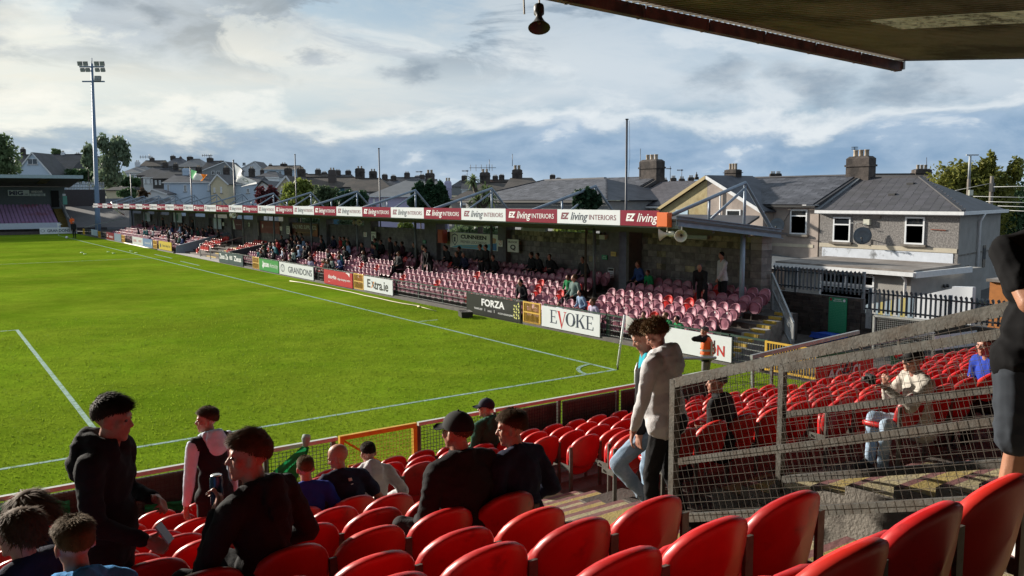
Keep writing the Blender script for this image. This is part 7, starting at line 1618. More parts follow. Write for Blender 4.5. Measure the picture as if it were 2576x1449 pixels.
# bent tube barrier beside the corner flag
P = [at_z(*p, z) for p, z in (((1640, 958), .75), ((1600, 950), .9), ((1598, 918), 1.0), ((1612, 912), 1.02), ((1700, 905), 1.02))]
a = at_Y(1598, 960, -4.3); t = thing('tube_barrier', 'bent galvanised tube barrier beside the corner flag', 'barrier', (a[0], -4.3, 0)); b0 = at_Y(1600, 917, -4.3); b1 = at_Y(1800, 900, -4.0)
MB().tube([(b0[0], -4.3, 0), (b0[0], -4.3, b0[2]-.1), (b0[0]+.06, -4.28, b0[2]), (b0[0]+.5, -4.2, b0[2]+.02), tuple(b1)], .03, 8).build('tube', GALV, t)
b2 = at_Y(2000, 862, -4.0); b3 = at_Y(2110, 835, -3.9)
t = thing('ramp_rail', 'pale ramp rail behind the guard rail, below the yellow gate', 'railing', tuple(b1)); MB().bar(at_Y(1890, 898, -4.2), at_Y(2160, 835, -4.2), .06, .08).build('top_rail', GALV, t); MB().bar(at_Y(1893, 900, -4.2), at_Y(1893, 990, -4.2), .05, up=(1, 0, 0)).build('post', GALV, t)
# ---------------------------------------------------------------- trees and plants
BARK = mat('bark', (.07, .055, .04), rough=.9, var=.3, scale=5, bump=.5)
def leafm(n, c, tr=.35): return mat('leaf_'+n, c, rough=.6, var=.45, scale=.8, spec=.2, trans=tr)
def leaves(name, parent, clumps, n, size, m, seed=0, droop=0.0, shell_=.55, aspect=1.8):
    """leaf-sized faces scattered through ellipsoid clumps [(centre, radii, weight)] in world space"""
    rg = np.random.default_rng(seed); W = np.array([c[2] for c in clumps], float); W /= W.sum(); V = []; pw = np.array(wloc(parent))
    for (c, r, _), w in zip(clumps, W):
        k = max(3, int(n*w)); d = rg.normal(size=(k, 3)); d /= np.linalg.norm(d, axis=1)[:, None]; rad = rg.random(k)**shell_
        lump = 1+.22*np.sin(d[:, 0]*5+seed)+.2*np.sin(d[:, 1]*6+d[:, 2]*4+seed*2)
        P = np.array(c)+d*np.array(r)*(rad*lump)[:, None]
        a = rg.normal(size=(k, 3)); a[:, 2] -= droop*2; a /= np.linalg.norm(a, axis=1)[:, None]
        b = np.cross(a, rg.normal(size=(k, 3))); b /= np.linalg.norm(b, axis=1)[:, None]+1e-9
        s = size*rg.uniform(.6, 1.3, k)[:, None]
        V.append(np.stack([P-a*s*aspect*.5, P+b*s*.5, P+a*s*aspect*.5, P-b*s*.5], 1)-pw)
    V = np.concatenate(V); k = len(V); me = bpy.data.meshes.new(name)
    me.vertices.add(k*4); me.vertices.foreach_set('co', V.ravel()); me.loops.add(k*4); me.loops.foreach_set('vertex_index', np.arange(k*4)); me.polygons.add(k); me.polygons.foreach_set('loop_start', np.arange(k)*4); me.update(); me.validate(); me.materials.append(m)
    o = bpy.data.objects.new(name, me); COL.objects.link(o); o.parent = parent; return o
def tree(name, label, cat, px0, px1, yt, yb, d, m, n=2500, clumps=None, size=None, zb=None, trunk=True, seed=0, droop=0, group=None, shell_=.55, deep=None):
    """crown fills the pixel box at d metres ahead; clumps in box units (0..1, 0..1 from the bottom)"""
    A, B = at_h(px0, yb, d), at_h(px1, yt, d); w = (B-A) @ HR; hgt = B[2]-A[2]; deep = deep or w*.8; C0 = A
    cl = clumps or [(.5, .5, .46, .5, 1)]
    g = A+HR*(w*.5); zb = zb if zb is not None else min(hill_z(g)-.5, A[2]-.5)
    t = thing(name, label, cat, (g[0], g[1], zb), 0, group); rg = random.Random(seed)
    L_ = []
    for u, v, ru, rv, wt in cl:
        c = C0+HR*(w*u)+np.array([0, 0, hgt*v])+HF*rg.uniform(-.15, .15)*deep; L_.append((c, (max(ru*w, .1), max(ru*deep, .1), rv*hgt), wt))
    leaves('crown', t, L_, n, size or d*.0022, m, seed, droop, shell_)
    if trunk:
        r0 = max(.06, hgt*.028); base = Vector((g[0], g[1], zb)); top = Vector((g[0], g[1], A[2]+hgt*.55)); mid = base.lerp(top, .5)+Vector((rg.uniform(-.2, .2), 0, 0))
        tr = MB().tube([base, mid, top], [r0, r0*.75, r0*.3], 7).build('trunk', BARK, t)
        for c, r, wt in L_[:6]: c = Vector(c); s = mid.lerp(top, rg.uniform(.1, .9)); MB().tube([s, s.lerp(c, .5)+Vector((0, 0, .1)), c], [r0*.4, r0*.25, r0*.08], 5).build('limb', BARK, tr)
    return t
random.seed(5)
LW_, LD, LY, LG = leafm('willow', (.13, .175, .11)), leafm('dark', (.05, .095, .04), .35), leafm('yellowgreen', (.17, .21, .045)), leafm('mid', (.11, .16, .075))
LCON, LRED, LPALM, LAUT = leafm('conifer', (.026, .062, .030), .25), leafm('copper', (.10, .028, .034)), leafm('palm', (.14, .19, .08), .35), leafm('autumn', (.15, .155, .03))
tree('willow', 'tall windblown willow right of the floodlight mast', 'tree', 246, 324, 336, 470, 150, LW_, 3000, [(.25, .82, .22, .16, 2), (.62, .74, .34, .2, 4), (.85, .60, .15, .22, 2), (.45, .45, .34, .22, 3), (.4, .2, .40, .2, 3), (.2, .08, .35, .12, 2)], droop=.9, seed=1, size=.42)
tree('willow', 'smaller drooping willow left of the floodlight mast', 'tree', 204, 240, 362, 440, 155, LW_, 1000, [(.5, .75, .42, .24, 3), (.3, .45, .3, .25, 2), (.7, .4, .35, .3, 2)], droop=.9, seed=2, size=.4)
tree('birch_tree', 'dark leafy tree cut off by the left edge', 'tree', -30, 38, 332, 446, 120, LG, 3000, [(.45, .78, .35, .22, 3), (.55, .5, .42, .28, 4), (.5, .2, .5, .22, 4)], droop=.6, seed=3, size=.32)
tree('tree', 'tiny round tree on the skyline at the left', 'tree', 131, 152, 374, 394, 260, LG, 500, None, seed=4)
tree('hedge', 'dark green hedge under the cream hillside house', 'hedge', 172, 250, 424, 462, 170, LD, 2600, [(.2, .5, .25, .45, 1), (.5, .55, .3, .45, 1), (.8, .4, .25, .4, 1)], trunk=False, seed=5, shell_=.4)
tree('hedge', 'long dark hedge right of the willow', 'hedge', 276, 348, 444, 470, 165, LD, 2600, [(.15, .5, .2, .45, 1), (.4, .55, .25, .5, 1), (.65, .5, .25, .45, 1), (.9, .4, .2, .4, 1)], trunk=False, seed=6, shell_=.4)
tree('bush', 'round dark bush behind the stand roof by the low garage', 'bush', 302, 348, 474, 500, 132, LD, 1300, None, seed=7, shell_=.4)
tree('bush', 'reddish shrub beside the low garage', 'bush', 346, 374, 476, 498, 134, leafm('rusty', (.06, .04, .025)), 500, None, seed=8)
tree('shrub', 'copper-leaved shrub behind the trusses', 'shrub', 640, 700, 468, 520, 72, LRED, 2600, [(.3, .5, .3, .45, 2), (.72, .6, .26, .4, 2), (.5, .25, .4, .3, 2)], seed=9, size=.17)
tree('tree', 'bright yellow-green tree at the base of a bare pole', 'tree', 704, 800, 450, 520, 66, LY, 5200, [(.35, .55, .3, .32, 3), (.58, .78, .2, .22, 2), (.75, .5, .25, .34, 3), (.5, .25, .5, .3, 3)], seed=10, size=.16)
tree('tree', 'grey green bushy tree right of the yellow-green one', 'tree', 788, 856, 466, 520, 62, leafm('sage', (.085, .12, .06)), 3800, [(.35, .6, .3, .38, 3), (.7, .45, .3, .4, 3), (.5, .2, .5, .25, 2)], seed=11, size=.15)
tree('conifer', 'feathery dark green conifer behind the truss', 'tree', 850, 925, 478, 522, 60, LCON, 3600, [(.3, .5, .3, .45, 2), (.7, .5, .3, .4, 2)], seed=12, size=.15)
for lb, a, b, yt, s in (('left of three dark upright cypresses before the lilac house', 1032, 1076, 459, 13), ('middle of three dark upright cypresses, leaning tip', 1058, 1106, 455, 14), ('right of three dark upright cypresses before the lilac chimney', 1088, 1128, 458, 15)):
    tree('cypress', lb, 'tree', a, b, yt, 526, 46, LCON, 4200, [(.5, .3, .48, .34, 4), (.5, .62, .36, .3, 3), (.5, .86, .16, .15, 1)], seed=s, size=.14, shell_=.35)
tree('conifer', 'dark conifer behind the truss over the white sign', 'tree', 1438, 1512, 476, 526, 30, LCON, 3800, [(.3, .5, .28, .46, 2), (.55, .55, .3, .46, 2), (.8, .4, .2, .4, 2)], seed=16, size=.09, shell_=.4, zb=0)
big = [(.22, .52, .20, .26, 3), (.45, .66, .22, .24, 4), (.62, .50, .26, .3, 4), (.80, .55, .22, .3, 4), (.35, .25, .34, .26, 4), (.72, .2, .4, .26, 4), (.68, .88, .05, .12, .5), (.86, .82, .07, .12, .6), (.52, .86, .06, .07, .4), (.33, .74, .07, .08, .4), (.95, .66, .08, .2, .8), (1.12, .4, .2, .35, 2)]
tree('tree', 'large leafy tree turning yellow behind the utility poles at the right', 'tree', 2322, 2580, 380, 650, 58, LAUT, 26000, [(.5, .45, .42, .38, 6), (.3, .6, .26, .26, 4), (.7, .6, .3, .28, 4)]+big[:2]+big[4:5]+big[6:10], seed=17, size=.17); tree('tree', 'dark green tree mass at the far right behind the wires', 'tree', 2340, 2660, 425, 720, 64, LD, 22000, [(.3, .55, .35, .35, 4), (.6, .6, .38, .38, 4), (.5, .25, .6, .35, 4)], seed=18, size=.2)
for lb, q0, q1, m, d, s in (('leafy shrub showing through the door gap of the far stand', D3(1085, 1185), D3(1215, 1480), LY, 31, 19), ('dark leafy hedge seen in the gap above the locksmith sign', D2(1950, 985), D2(2440, 1075), LG, 46, 20), ('green bush seen in the gap of the block P bay', D2(1430, 985), D2(1580, 1030), LY, 52, 21), ('green bush seen in the gap of the block O bay', D2(820, 915), D2(1085, 990), LG, 62, 22), ('bright shrub seen under the roof in the block Q bay', D3(420, 1030), D3(800, 1075), LY, 36, 23), ('shrub seen in the left gap of the O wall', D2(360, 905), D2(640, 960), LG, 70, 24)):
    tree('shrub', lb, 'shrub', q0[0], q1[0], q0[1]-6, q1[1]+14, d, m, 1800, [(.25, .5, .3, .5, 1), (.6, .5, .35, .5, 1), (.85, .45, .2, .45, 1)], seed=s, size=.11, trunk=False, zb=-.5)
tree('shrub', 'small garden shrub behind the lower palisade', 'shrub', 2405, 2490, 762, 792, 33, LAUT, 900, None, seed=25, trunk=False, zb=-.5, size=.09)
# low roof with slates seen through the door gap
t = thing('shed', 'slate-roofed outhouse seen through the door gap', 'shed', (14, 10.5, -.5)); MB().box((14, 9, -.5), (16, 14, 2.3)).build('wall', WALLW, t); MB().hexa([(13.7, 8.8, 2.2), (16.3, 8.8, 3.3), (16.3, 14.2, 3.3), (13.7, 14.2, 2.2), (13.7, 8.8, 2.3), (16.3, 8.8, 3.4), (16.3, 14.2, 3.4), (13.7, 14.2, 2.3)]).build('roof', SLATED, t)
# palm
A = at_h(1208, 520, 44); t = thing('cabbage_palm', 'spiky cabbage palm with two heads behind the truss', 'palm', (A[0], A[1], -.5)); Z0 = A[2]
heads = [np.array(at_h(1190, 452, 44)), np.array(at_h(1222, 480, 44)), np.array(at_h(1200, 505, 44)), np.array(at_h(1236, 500, 44))]
for k, hd in enumerate(heads):
    MB().tube([Vector((A[0], A[1], -.5)), Vector((A[0], A[1], Z0-.2)), Vector(hd)], [.16, .14, .10], 8).build('trunk', BARK, t)
    for q in range(70 if k < 2 else 46):
        d = RNG.normal(size=3); d[2] = d[2]*.8+.25; d /= np.linalg.norm(d); L_ = RNG.uniform(.5, .85)*(1.05 if k else .75)
        s = np.cross(d, [0, 0, 1]); s /= np.linalg.norm(s)+1e-6; w = .05; m_ = hd+d*L_*.55; e = hd+d*L_+np.array([0, 0, -.30*L_])
        MB().add([hd-s*w*.6, hd+s*w*.6, m_+s*w, m_-s*w, e], [(0, 1, 2, 3), (3, 2, 4)]).build('frond', LPALM, t)

# ---------------------------------------------------------------- floodlight mast
b, tp = np.array([4.6, 101.3, -.1]), at_d(231, 160, 105.5)
MAST = mat('mast_blue_grey', (.13, .19, .28), rough=.6, metal=.1, var=.12); t = thing('floodlight_mast', 'tall tapering blue grey floodlight mast in the far corner', 'floodlight mast', tuple(b))
MB().tube([b, b+(tp-b)*.12, tp], [.36, .30, .14], 12).build('pole', MAST, t)
def lampbox(q, w, h, nm='floodlight', tilt=.5):
    P = at_d(*q, 105.4); mb = MB(); M = Matrix.Translation(Vector(P)) @ Matrix.Rotation(-YAW, 4, 'Z') @ Matrix.Rotation(tilt, 4, 'X')
    mb.box((-w, -.12, -h), (w, .12, h), M=M); o = mb.build(nm, GALV_OLD, t)
    mb = MB()
    for k in range(4): z = -h+.06+(2*h-.12)*k/3; mb.box((-w*1.02, -.16, z-.05), (w*1.02, -.121, z+.05), M=M)
    mb.build('louvre', mat('lamp_glass', (.35, .36, .36), rough=.2), o, kind='stuff')
for x, y in ((201, 160), (215, 160), (243, 160), (257, 160)): lampbox((x, y), .25, .27, tilt=.25)
for x, y in ((208, 176), (221, 176), (245, 176), (259, 176)): lampbox((x, y), .24, .22, tilt=.45)
lampbox((246, 198), .38, .34, tilt=-.3)
P = lambda x, y: Vector(at_d(x, y, 105.5))
MB().bar(P(200, 168), P(262, 168), .16).build('crossarm', MAST, t); MB().bar(P(207, 205), P(263, 205), .16).build('crossarm', MAST, t); MB().tube([P(231, 162), P(231, 146)], .06, 6).build('finial', MAST, t)
mb = MB()
for k in range(40): f_ = .12+.8*k/40; p = Vector(b+(tp-b)*f_); mb.bar(p, p+Vector(HR)*(.45-.2*f_)*(-1), .04)
mb.build('rung', MAST, t, kind='stuff')

# ---------------------------------------------------------------- end stand at the far goal
FASC = mat('pale_teal_fascia', (.30, .38, .42), rough=.6, var=.1); t = es = thing('grandstand', 'end stand behind the far goal with pale fascia and dark underside', 'stand', (-18, 112, 0))
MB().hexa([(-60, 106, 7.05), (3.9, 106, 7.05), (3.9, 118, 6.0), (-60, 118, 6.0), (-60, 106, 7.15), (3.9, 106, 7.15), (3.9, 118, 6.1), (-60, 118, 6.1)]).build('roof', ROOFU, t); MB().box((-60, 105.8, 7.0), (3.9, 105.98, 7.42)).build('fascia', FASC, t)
MB().hexa([(3.9, 105.98, 7.16), (3.96, 105.98, 7.16), (3.96, 118, 6.1), (3.9, 118, 6.1), (3.9, 105.98, 7.42), (3.96, 105.98, 7.42), (3.96, 118, 6.4), (3.9, 118, 6.4)]).build('side_fascia', FASC, t)
q0, q1 = at_Y(*DL(385, 835), 111), at_Y(*DL(510, 770), 108); MB().add([(q0[0], 113, 6.42), (q0[0]+1.1, 113, 6.42), (q0[0]+1.1, 107.5, 6.905), (q0[0], 107.5, 6.905)], [(0, 1, 2, 3)]).build('rooflight', ROOFLIGHT, t)
MB().box((-60, 116, -.5), (3.0, 116.3, 6.05)).build('back_wall', mat('dark_teal_wall', (.10, .12, .125), rough=.9, var=.15), t)  # back wall in one even dark teal
a, b_ = at_Y(*DL(512, 895), 115.9), at_Y(*DL(598, 1060), 115.9); MB().box((a[0], 115.85, b_[2]), (b_[0], 115.99, a[2])).build('doorway', mat('dark_opening', (.01, .01, .01), rough=.9), t)
def esign(label, q0, q1, Y, m):
    a, b = at_Y(*q0, Y), at_Y(*q1, Y); s = thing('wall_sign', label, 'sign', ((a[0]+b[0])/2, Y, b[2])); MB().box((a[0], Y-.03, b[2]), (b[0], Y, a[2])).build('panel', m, s); return s, a, b
s, a, b_ = esign('pale sign with big dark letters in the far end stand', DL(78, 890), DL(296, 948), 115.8, mkm('pale_green_sign', (.42, .50, .46))); letters(s, 'MIG', INKN, ((a[0]*.62+b_[0]*.38), 115.77, (a[2]+b_[2])/2), (b_[0]-a[0])*.66, (a[2]-b_[2])*.75, (1, 0, 0), bold=.05); letters(s, '.ie', INKN, ((a[0]*.16+b_[0]*.84), 115.77, b_[2]+.25), (b_[0]-a[0])*.2, .3, (1, 0, 0))
s, a, b_ = esign('narrow dark sign right of the big letters in the end stand', DL(298, 893), DL(440, 922), 115.8, mkm('dark_teal_sign', (.07, .10, .11))); letters(s, 'WINDOWS', SIGNC, ((a[0]+b_[0])/2, 115.77, (a[2]+b_[2])/2), (b_[0]-a[0])*.8, .3, (1, 0, 0))
s, a, b_ = esign('narrow pale sign under the dark one in the end stand', DL(298, 926), DL(456, 950), 115.8, MATS['pale_green_sign']); letters(s, '021 427 4400', INKN, ((a[0]+b_[0])/2, 115.77, (a[2]+b_[2])/2), (b_[0]-a[0])*.8, .3, (1, 0, 0))
s, a, b_ = esign('green notice beside the end stand stairs', DL(630, 950), DL(678, 1035), 114, mkm('teal_notice', (.10, .32, .26))); s, a, b_ = esign('small white notice above the green one by the end stand stairs', DL(628, 928), DL(660, 948), 114, SIGNW)
NR = 14; SX = 1.15
LAV = mat('mauve_plastic', (.24, .13, .26), rough=.4, var=.2, scale=.4, spec=.5, col2=(.20, .05, .09), cscale=.25, cfac=(.55, .65)); sb = MB(); mm = MB(); shell(mm, .205, .0, .42, 0, .05, .05, .2, n=9); shell(mm, .19, -.10, .24, -.11, .04, -.03, 0, n=8)
for r in range(NR):
    y = 107.2+8.3*r/(NR-1); z = .35+2.55*r/(NR-1)
    MB().box((-60, y-.25, -.4), (SX+.2, y+.42, z)).build('terrace_step', CONC_DARK, t)
    x = SX-.3
    while x > -8.2:
        o_ = len(sb.v); sb.v += [(x-v[0], y-v[1], z+.42+v[2]) for v in mm.v]; sb.f += [tuple(o_+q for q in f) for f in mm.f]; sb.m += mm.m; sb.sm += mm.sm; x -= .46
sb.build('mauve_seats', LAV, kind='stuff')
for r in range(20): z = .2+2.9*r/19; MB().box((SX+.25, 107+8.5*r/19-.25, -.4), (2.45, 107+8.5*r/19+.25, z)).build('stair', mat('mossy_yellow_step', (.17, .12, .035), rough=.9, var=.3, scale=2), t)
a, b_ = at_Y(*DL(595, 980), 115), at_Y(*DL(708, 1190), 107); MB().bar(a, b_, .10).build('handrail', GALV, t)
MB().bar((2.5, 115, a[2]-1.2), (2.5, 107, .2), .2, .9).build('stair_wall', WALLG, t)
s = thing('tarpaulin', 'long pale blue tarpaulin strip over the front seats of the end stand', 'tarpaulin', (-18, 106.3, .95)); a, b_ = at_Y(*DL(300, 1222), 106.3), at_Y(*DL(610, 1275), 106.3); MB().box((-40, 106.26, b_[2]), (b_[0], 106.3, a[2])).build('sheet', mat('pale_tarpaulin', (.42, .46, .54), rough=.6, var=.08), s)
MB().box((-60, 106.35, -.1), (SX+.3, 106.5, .33)).build('front_wall', CONC_DARK, t)
s, a, b_ = esign('white board with oval emblem and blue capitals at the far goal line', DL(397, 1270), DL(728, 1326), 105.2, SIGNW); s['category'] = 'advertising board'; letters(s, 'GRANDONS', INKN, (a[0]*.42+b_[0]*.58, 105.17, (a[2]+b_[2])/2), (b_[0]-a[0])*.7, .36, (1, 0, 0), bold=.02)
mb = MB(); c = (a[0]*.91+b_[0]*.09, 105.165, (a[2]+b_[2])/2)
for k in range(20): q, r_ = 2*PI*k/20, 2*PI*(k+1)/20; mb.add([(c[0]+s_*math.cos(v)*.24, c[1], c[2]+s_*math.sin(v)*.17) for v, s_ in ((q, 1), (r_, 1), (r_, .8), (q, .8))], [(0, 1, 2, 3)])
mb.build('emblem', INKN, s)
s, a, b_ = esign('narrow white board right of the far emblem board', DL(730, 1272), DL(778, 1328), 104.6, SIGNW)
# dark bank between the two stands, its wall and palisade
mb = MB(); P0 = [at_Y(*DL(690, 1268), 104.2), at_Y(*DL(1300, 1262), 99), at_Y(*DL(1300, 1045), 112), at_Y(*DL(640, 1058), 118)]; mb.add([tuple(p) for p in P0], [(0, 1, 2, 3)]).build('asphalt_bank', mat('dark_bank', (.085, .08, .082), rough=.9, var=.2, scale=.6, bump=.2), kind='structure')
t = thing('boundary_wall', 'dark boundary wall with palisade in the far corner behind the mast', 'wall', (6, 120, 2)); a, b_ = at_Y(*DL(670, 870), 119), at_Y(*DL(1062, 985), 119); MB().box((a[0]-.5, 119, -.5), (b_[0], 119.3, at_Y(*DL(900, 885), 119)[2])).build('wall', mat('dark_wall', (.05, .045, .05), rough=.9, var=.2), t)
mb = MB(); z0, z1 = at_Y(*DL(900, 885), 119)[2], at_Y(*DL(900, 808), 119)[2]
for k in range(80): x = a[0]+.2*k; (mb.box((x, 119.1, z0), (x+.09, 119.16, z1)) if x < b_[0] else None)
mb.box((a[0], 119.17, z0+.25), (b_[0], 119.2, z0+.35)).box((a[0], 119.17, z1-.4), (b_[0], 119.2, z1-.3)).build('palisade', PAL, t, kind='stuff')
MB().box((b_[0], 119, -.5), (b_[0]+9, 119.3, at_Y(*DL(1100, 975), 119)[2])).build('wall', mat('block_wall_far', (.16, .17, .19), rough=.9), t)
t = thing('rail_fence', 'grey tube rail at the far corner of the touchline stand', 'railing', (3.5, 96, 0)); q = lambda x, y, Y: at_Y(*D1(x, y), Y)
for p0, p1, Y0, Y1 in ((( 690, 235), (940, 165), 98, 96), ((970, 160), (1490, 55), 95, 91)): a, b_ = q(*p0, Y0), q(*p1, Y1); MB().bar(a, b_, .07).build('rail', GALV, t)
a = q(940, 165, 96); MB().bar(a, (a[0], a[1], 0), .07, up=(1, 0, 0)).build('post', GALV, t)
t = thing('hanging_hose', 'white hose hanging from the far end of the stand roof', 'hose', (3.3, 88, 3)); MB().tube([at_X(*DL(1120, 1012), 3.2), at_X(*DL(1150, 1075), 3.3), at_X(*DL(1200, 1115), 3.6), at_X(*DL(1250, 1140), 4.2)], .06, 6).build('tube', WHITE, t)

# ---------------------------------------------------------------- flags, poles, aerials, wires
POLE = mat('dark_pole', (.05, .055, .07), rough=.5, var=.2)
def pole(label, xt, yt, yb, X, r=.05, halyard=False):
    T = at_X(xt, yt, X); t = thing('flagpole', label, 'flagpole', (X, T[1], 0)); MB().tube([(X, T[1], 0), (X, T[1], T[2])], [r, r*.8], 8).build('pole', POLE, t); MB().lathe([(.001, 0), (r*1.4, 0), (r*1.4, .03), (.001, .04)], (X, T[1], T[2]), 8).build('pole_cap', POLE, t)
    if halyard: MB().tube([(X+.02, T[1]-.12, T[2]-.05), (X+.02, T[1]-.16, T[2]-1.4), (X+.02, T[1]-.1, T[2]-2.2)], .008, 4).build('halyard', POLE, t)
    return t
pole('tallest bare flagpole behind the maroon sign near the orange box', 1577, 301, 520, 8.2, .05, True); pole('bare flagpole before the lilac house roof', 953, 374, 520, 8.2); pole('bare flagpole before the yellow-green tree', 742, 389, 505, 8.2); pole('flagpole carrying the white flag', 587, 403, 510, 8.2, .07); pole('flagpole carrying the tricolour', 479, 420, 510, 8.2, .07); pole('short dark pole behind the far stand roof left of the tricolour', 328, 437, 500, 8.2, .07)
def flag(name, label, pts, X, stripes, wave=.12):
    """pts: hoist top, hoist bottom, fly top, fly bottom in pixels"""
    A, B, C_, D_ = [Vector(at_X(*p, X)) for p in pts]; t = thing(name, label, 'flag', tuple(A)); n = 18
    f = lambda u, v: (A.lerp(C_, u)).lerp(B.lerp(D_, u), v)+Vector((wave*math.sin(u*9+v*2)*min(1, u*3), wave*.6*math.cos(u*7)*u, -.10*math.sin(u*PI)*(1 if v else 1)))
    for k, (u0, u1, m, nm) in enumerate(stripes):
        V = []; F = []; m_ = 8
        for i in range(n+1):
            for j in range(m_+1): V.append(f(u0+(u1-u0)*i/n, j/m_))
        for i in range(n):
            for j in range(m_): a = i*(m_+1)+j; F.append((a, a+1, a+m_+2, a+m_+1))
        MB().add(V, F, 0, True).build(nm, m, t)
    return t, f
FLG = lambda n, c: mat('flag_'+n, c, rough=.8, var=.06, trans=.35)
flag('tricolour_flag', 'green white and orange tricolour flag flying over the far stand', [(481, 426), (481, 447), (519, 440), (513, 455)], 8.15, [(0, .36, FLG('green', (.02, .38, .10)), 'green_stripe'), (.36, .68, FLG('white', (.75, .75, .74)), 'white_stripe'), (.68, 1, FLG('orange', (.75, .24, .02)), 'orange_stripe')], .25)
t, f = flag('white_flag', 'white club flag with faint rings hanging limp over the far stand', [(590, 412), (594, 447), (643, 462), (618, 470)], 8.15, [(0, 1, FLG('white', (.75, .75, .74)), 'cloth')], .3)
for u, v, r_ in ((.35, .4, .06), (.62, .45, .09), (.68, .55, .05)):
    mb = MB(); 
    for k in range(16): a, b = 2*PI*k/16, 2*PI*(k+1)/16; mb.add([f(u+q*math.cos(w)*.7, v+q*2.2*math.sin(w))+Vector((-.03, -.01, 0)) for w, q in ((a, r_), (b, r_), (b, r_*.7), (a, r_*.7))], [(0, 1, 2, 3)])
    mb.build('ring', FLG('ring', (.30, .36, .30)), t)
# corner flag
t = thing('corner_flag', 'white corner flag post with limp white flag at the near corner', 'corner flag', (.02, .02, 0)); T = at_Y(1571, 792, .05)
MB().tube([(.02, .02, 0), (.02, .02, .11)], .02, 10).build('base', BLACK, t); MB().tube([(.02, .02, .11), (float(T[0])*.9+.01, .03, T[2])], .03, 12).build('post', WHITE, t)
for k, ch in enumerate('FORZA'): letters(t, ch, INKN, (.035+.002*(5-k), -.012, .83-.07*k), .034, .05, (0.82, -.57, 0), up=(.57*.0, 0, 1), off=.002)
tx = float(T[0])*.9+.01; V = []; F = []; n = 10
for i in range(n+1):
    for j in range(7): u, v = i/n, j/6; V.append((tx+.03+.26*u*(1-.35*v), .02+.05*math.sin(u*6+v*3)*u-.16*u*(1-.3*v), T[2]-.01-.38*v*(1-.25*u)-.34*u*u))
for i in range(n):
    for j in range(6): a = i*7+j; F.append((a, a+1, a+8, a+7))
MB().add(V, F, 0, True).build('flag', FLG('white', (.75, .75, .74)), t)
q = at_Y(149, 566, 100); t = thing('corner_flag', 'tiny pale corner flag at the far corner by the end boards', 'corner flag', (0, 100, 0)); MB().tube([(0, 100, 0), (0, 100, 1.5)], .035, 8).build('post', WHITE, t); MB().prism([(0.02, 100, 1.48), (.45, 99.9, 1.35), (.02, 100, 1.1)], (0, .02, 0)).build('flag', FLG('white', (.75, .75, .74)), t)
# pitch-side odds and ends
CASEK = mat('black_case', (.012, .012, .013), rough=.45); c = at_z(1171, 797, 0); t = thing('equipment_case', 'black hard case on the grass by the black board', 'case', (c[0], c[1], 0), R(70)); MB().box((-.30, -.2, .01), (.30, .2, .13)).build('body', CASEK, t, local=True); MB().box((-.31, -.21, .135), (.31, .21, .21)).build('lid', CASEK, t, local=True); MB().box((-.1, -.24, .11), (.1, -.205, .15)).build('handle', CASEK, t, local=True)
for s in (-.2, .2): MB().box((s-.03, -.225, .09), (s+.03, -.2, .17)).build('latch', DGREY, bpy.data.objects[t.children[0].name], local=True)
HOSE = mat('cream_hose', (.40, .35, .20), rough=.6, var=.15)
def ground_hose(label, pts, r):
    P = [at_z(*p, .03) for p in pts]; t = thing('hose', label, 'hose', tuple(P[0])); mb = MB(); mb.tube(P, r, 6); o = mb.build('tube', HOSE, t)
ground_hose('flat cream hose lying along the kerb by the red board', [D5(340, 655), D5(440, 668), D5(560, 690), D5(700, 715), D5(840, 745), D5(960, 768), D5(1090, 800), D5(1220, 826), D5(1350, 856), D5(1480, 882), D5(1600, 900), D5(1640, 905), D5(1652, 918), D5(1625, 912)], .022); ground_hose('thin end of hose by the black board', [D5(1655, 915), D5(1720, 932), D5(1815, 958)], .012)
ground_hose('white hose along the kerb of the far section', [D1(1205, 480), D1(1300, 500), D1(1450, 535), D1(1600, 575), D1(1750, 605), D1(1900, 640), D1(2150, 682)], .07)
for k, (x, y) in enumerate([(630, 748), (692, 778), (1168, 735), (1278, 764), (1630, 720), (1732, 755)]): c = at_z(*D1(x, y), 0); MB().lathe([(.001, .0), (.14, 0), (.1, .05), (.03, .06), (.001, .05)], tuple(c), 12).build('marker_disc', mat('marker_lime', (.45, .62, .25), rough=.5)); tag(bpy.data.objects['marker_disc' if k == 0 else f'marker_disc.{k:03d}'], ['left pale marker disc of the far pair on the grass', 'right pale marker disc of the far pair on the grass', 'left pale marker disc of the middle pair on the grass', 'right pale marker disc of the middle pair on the grass', 'left pale marker disc beside the touchline', 'right pale marker disc beside the touchline'][k], 'marker', 'training marker discs')
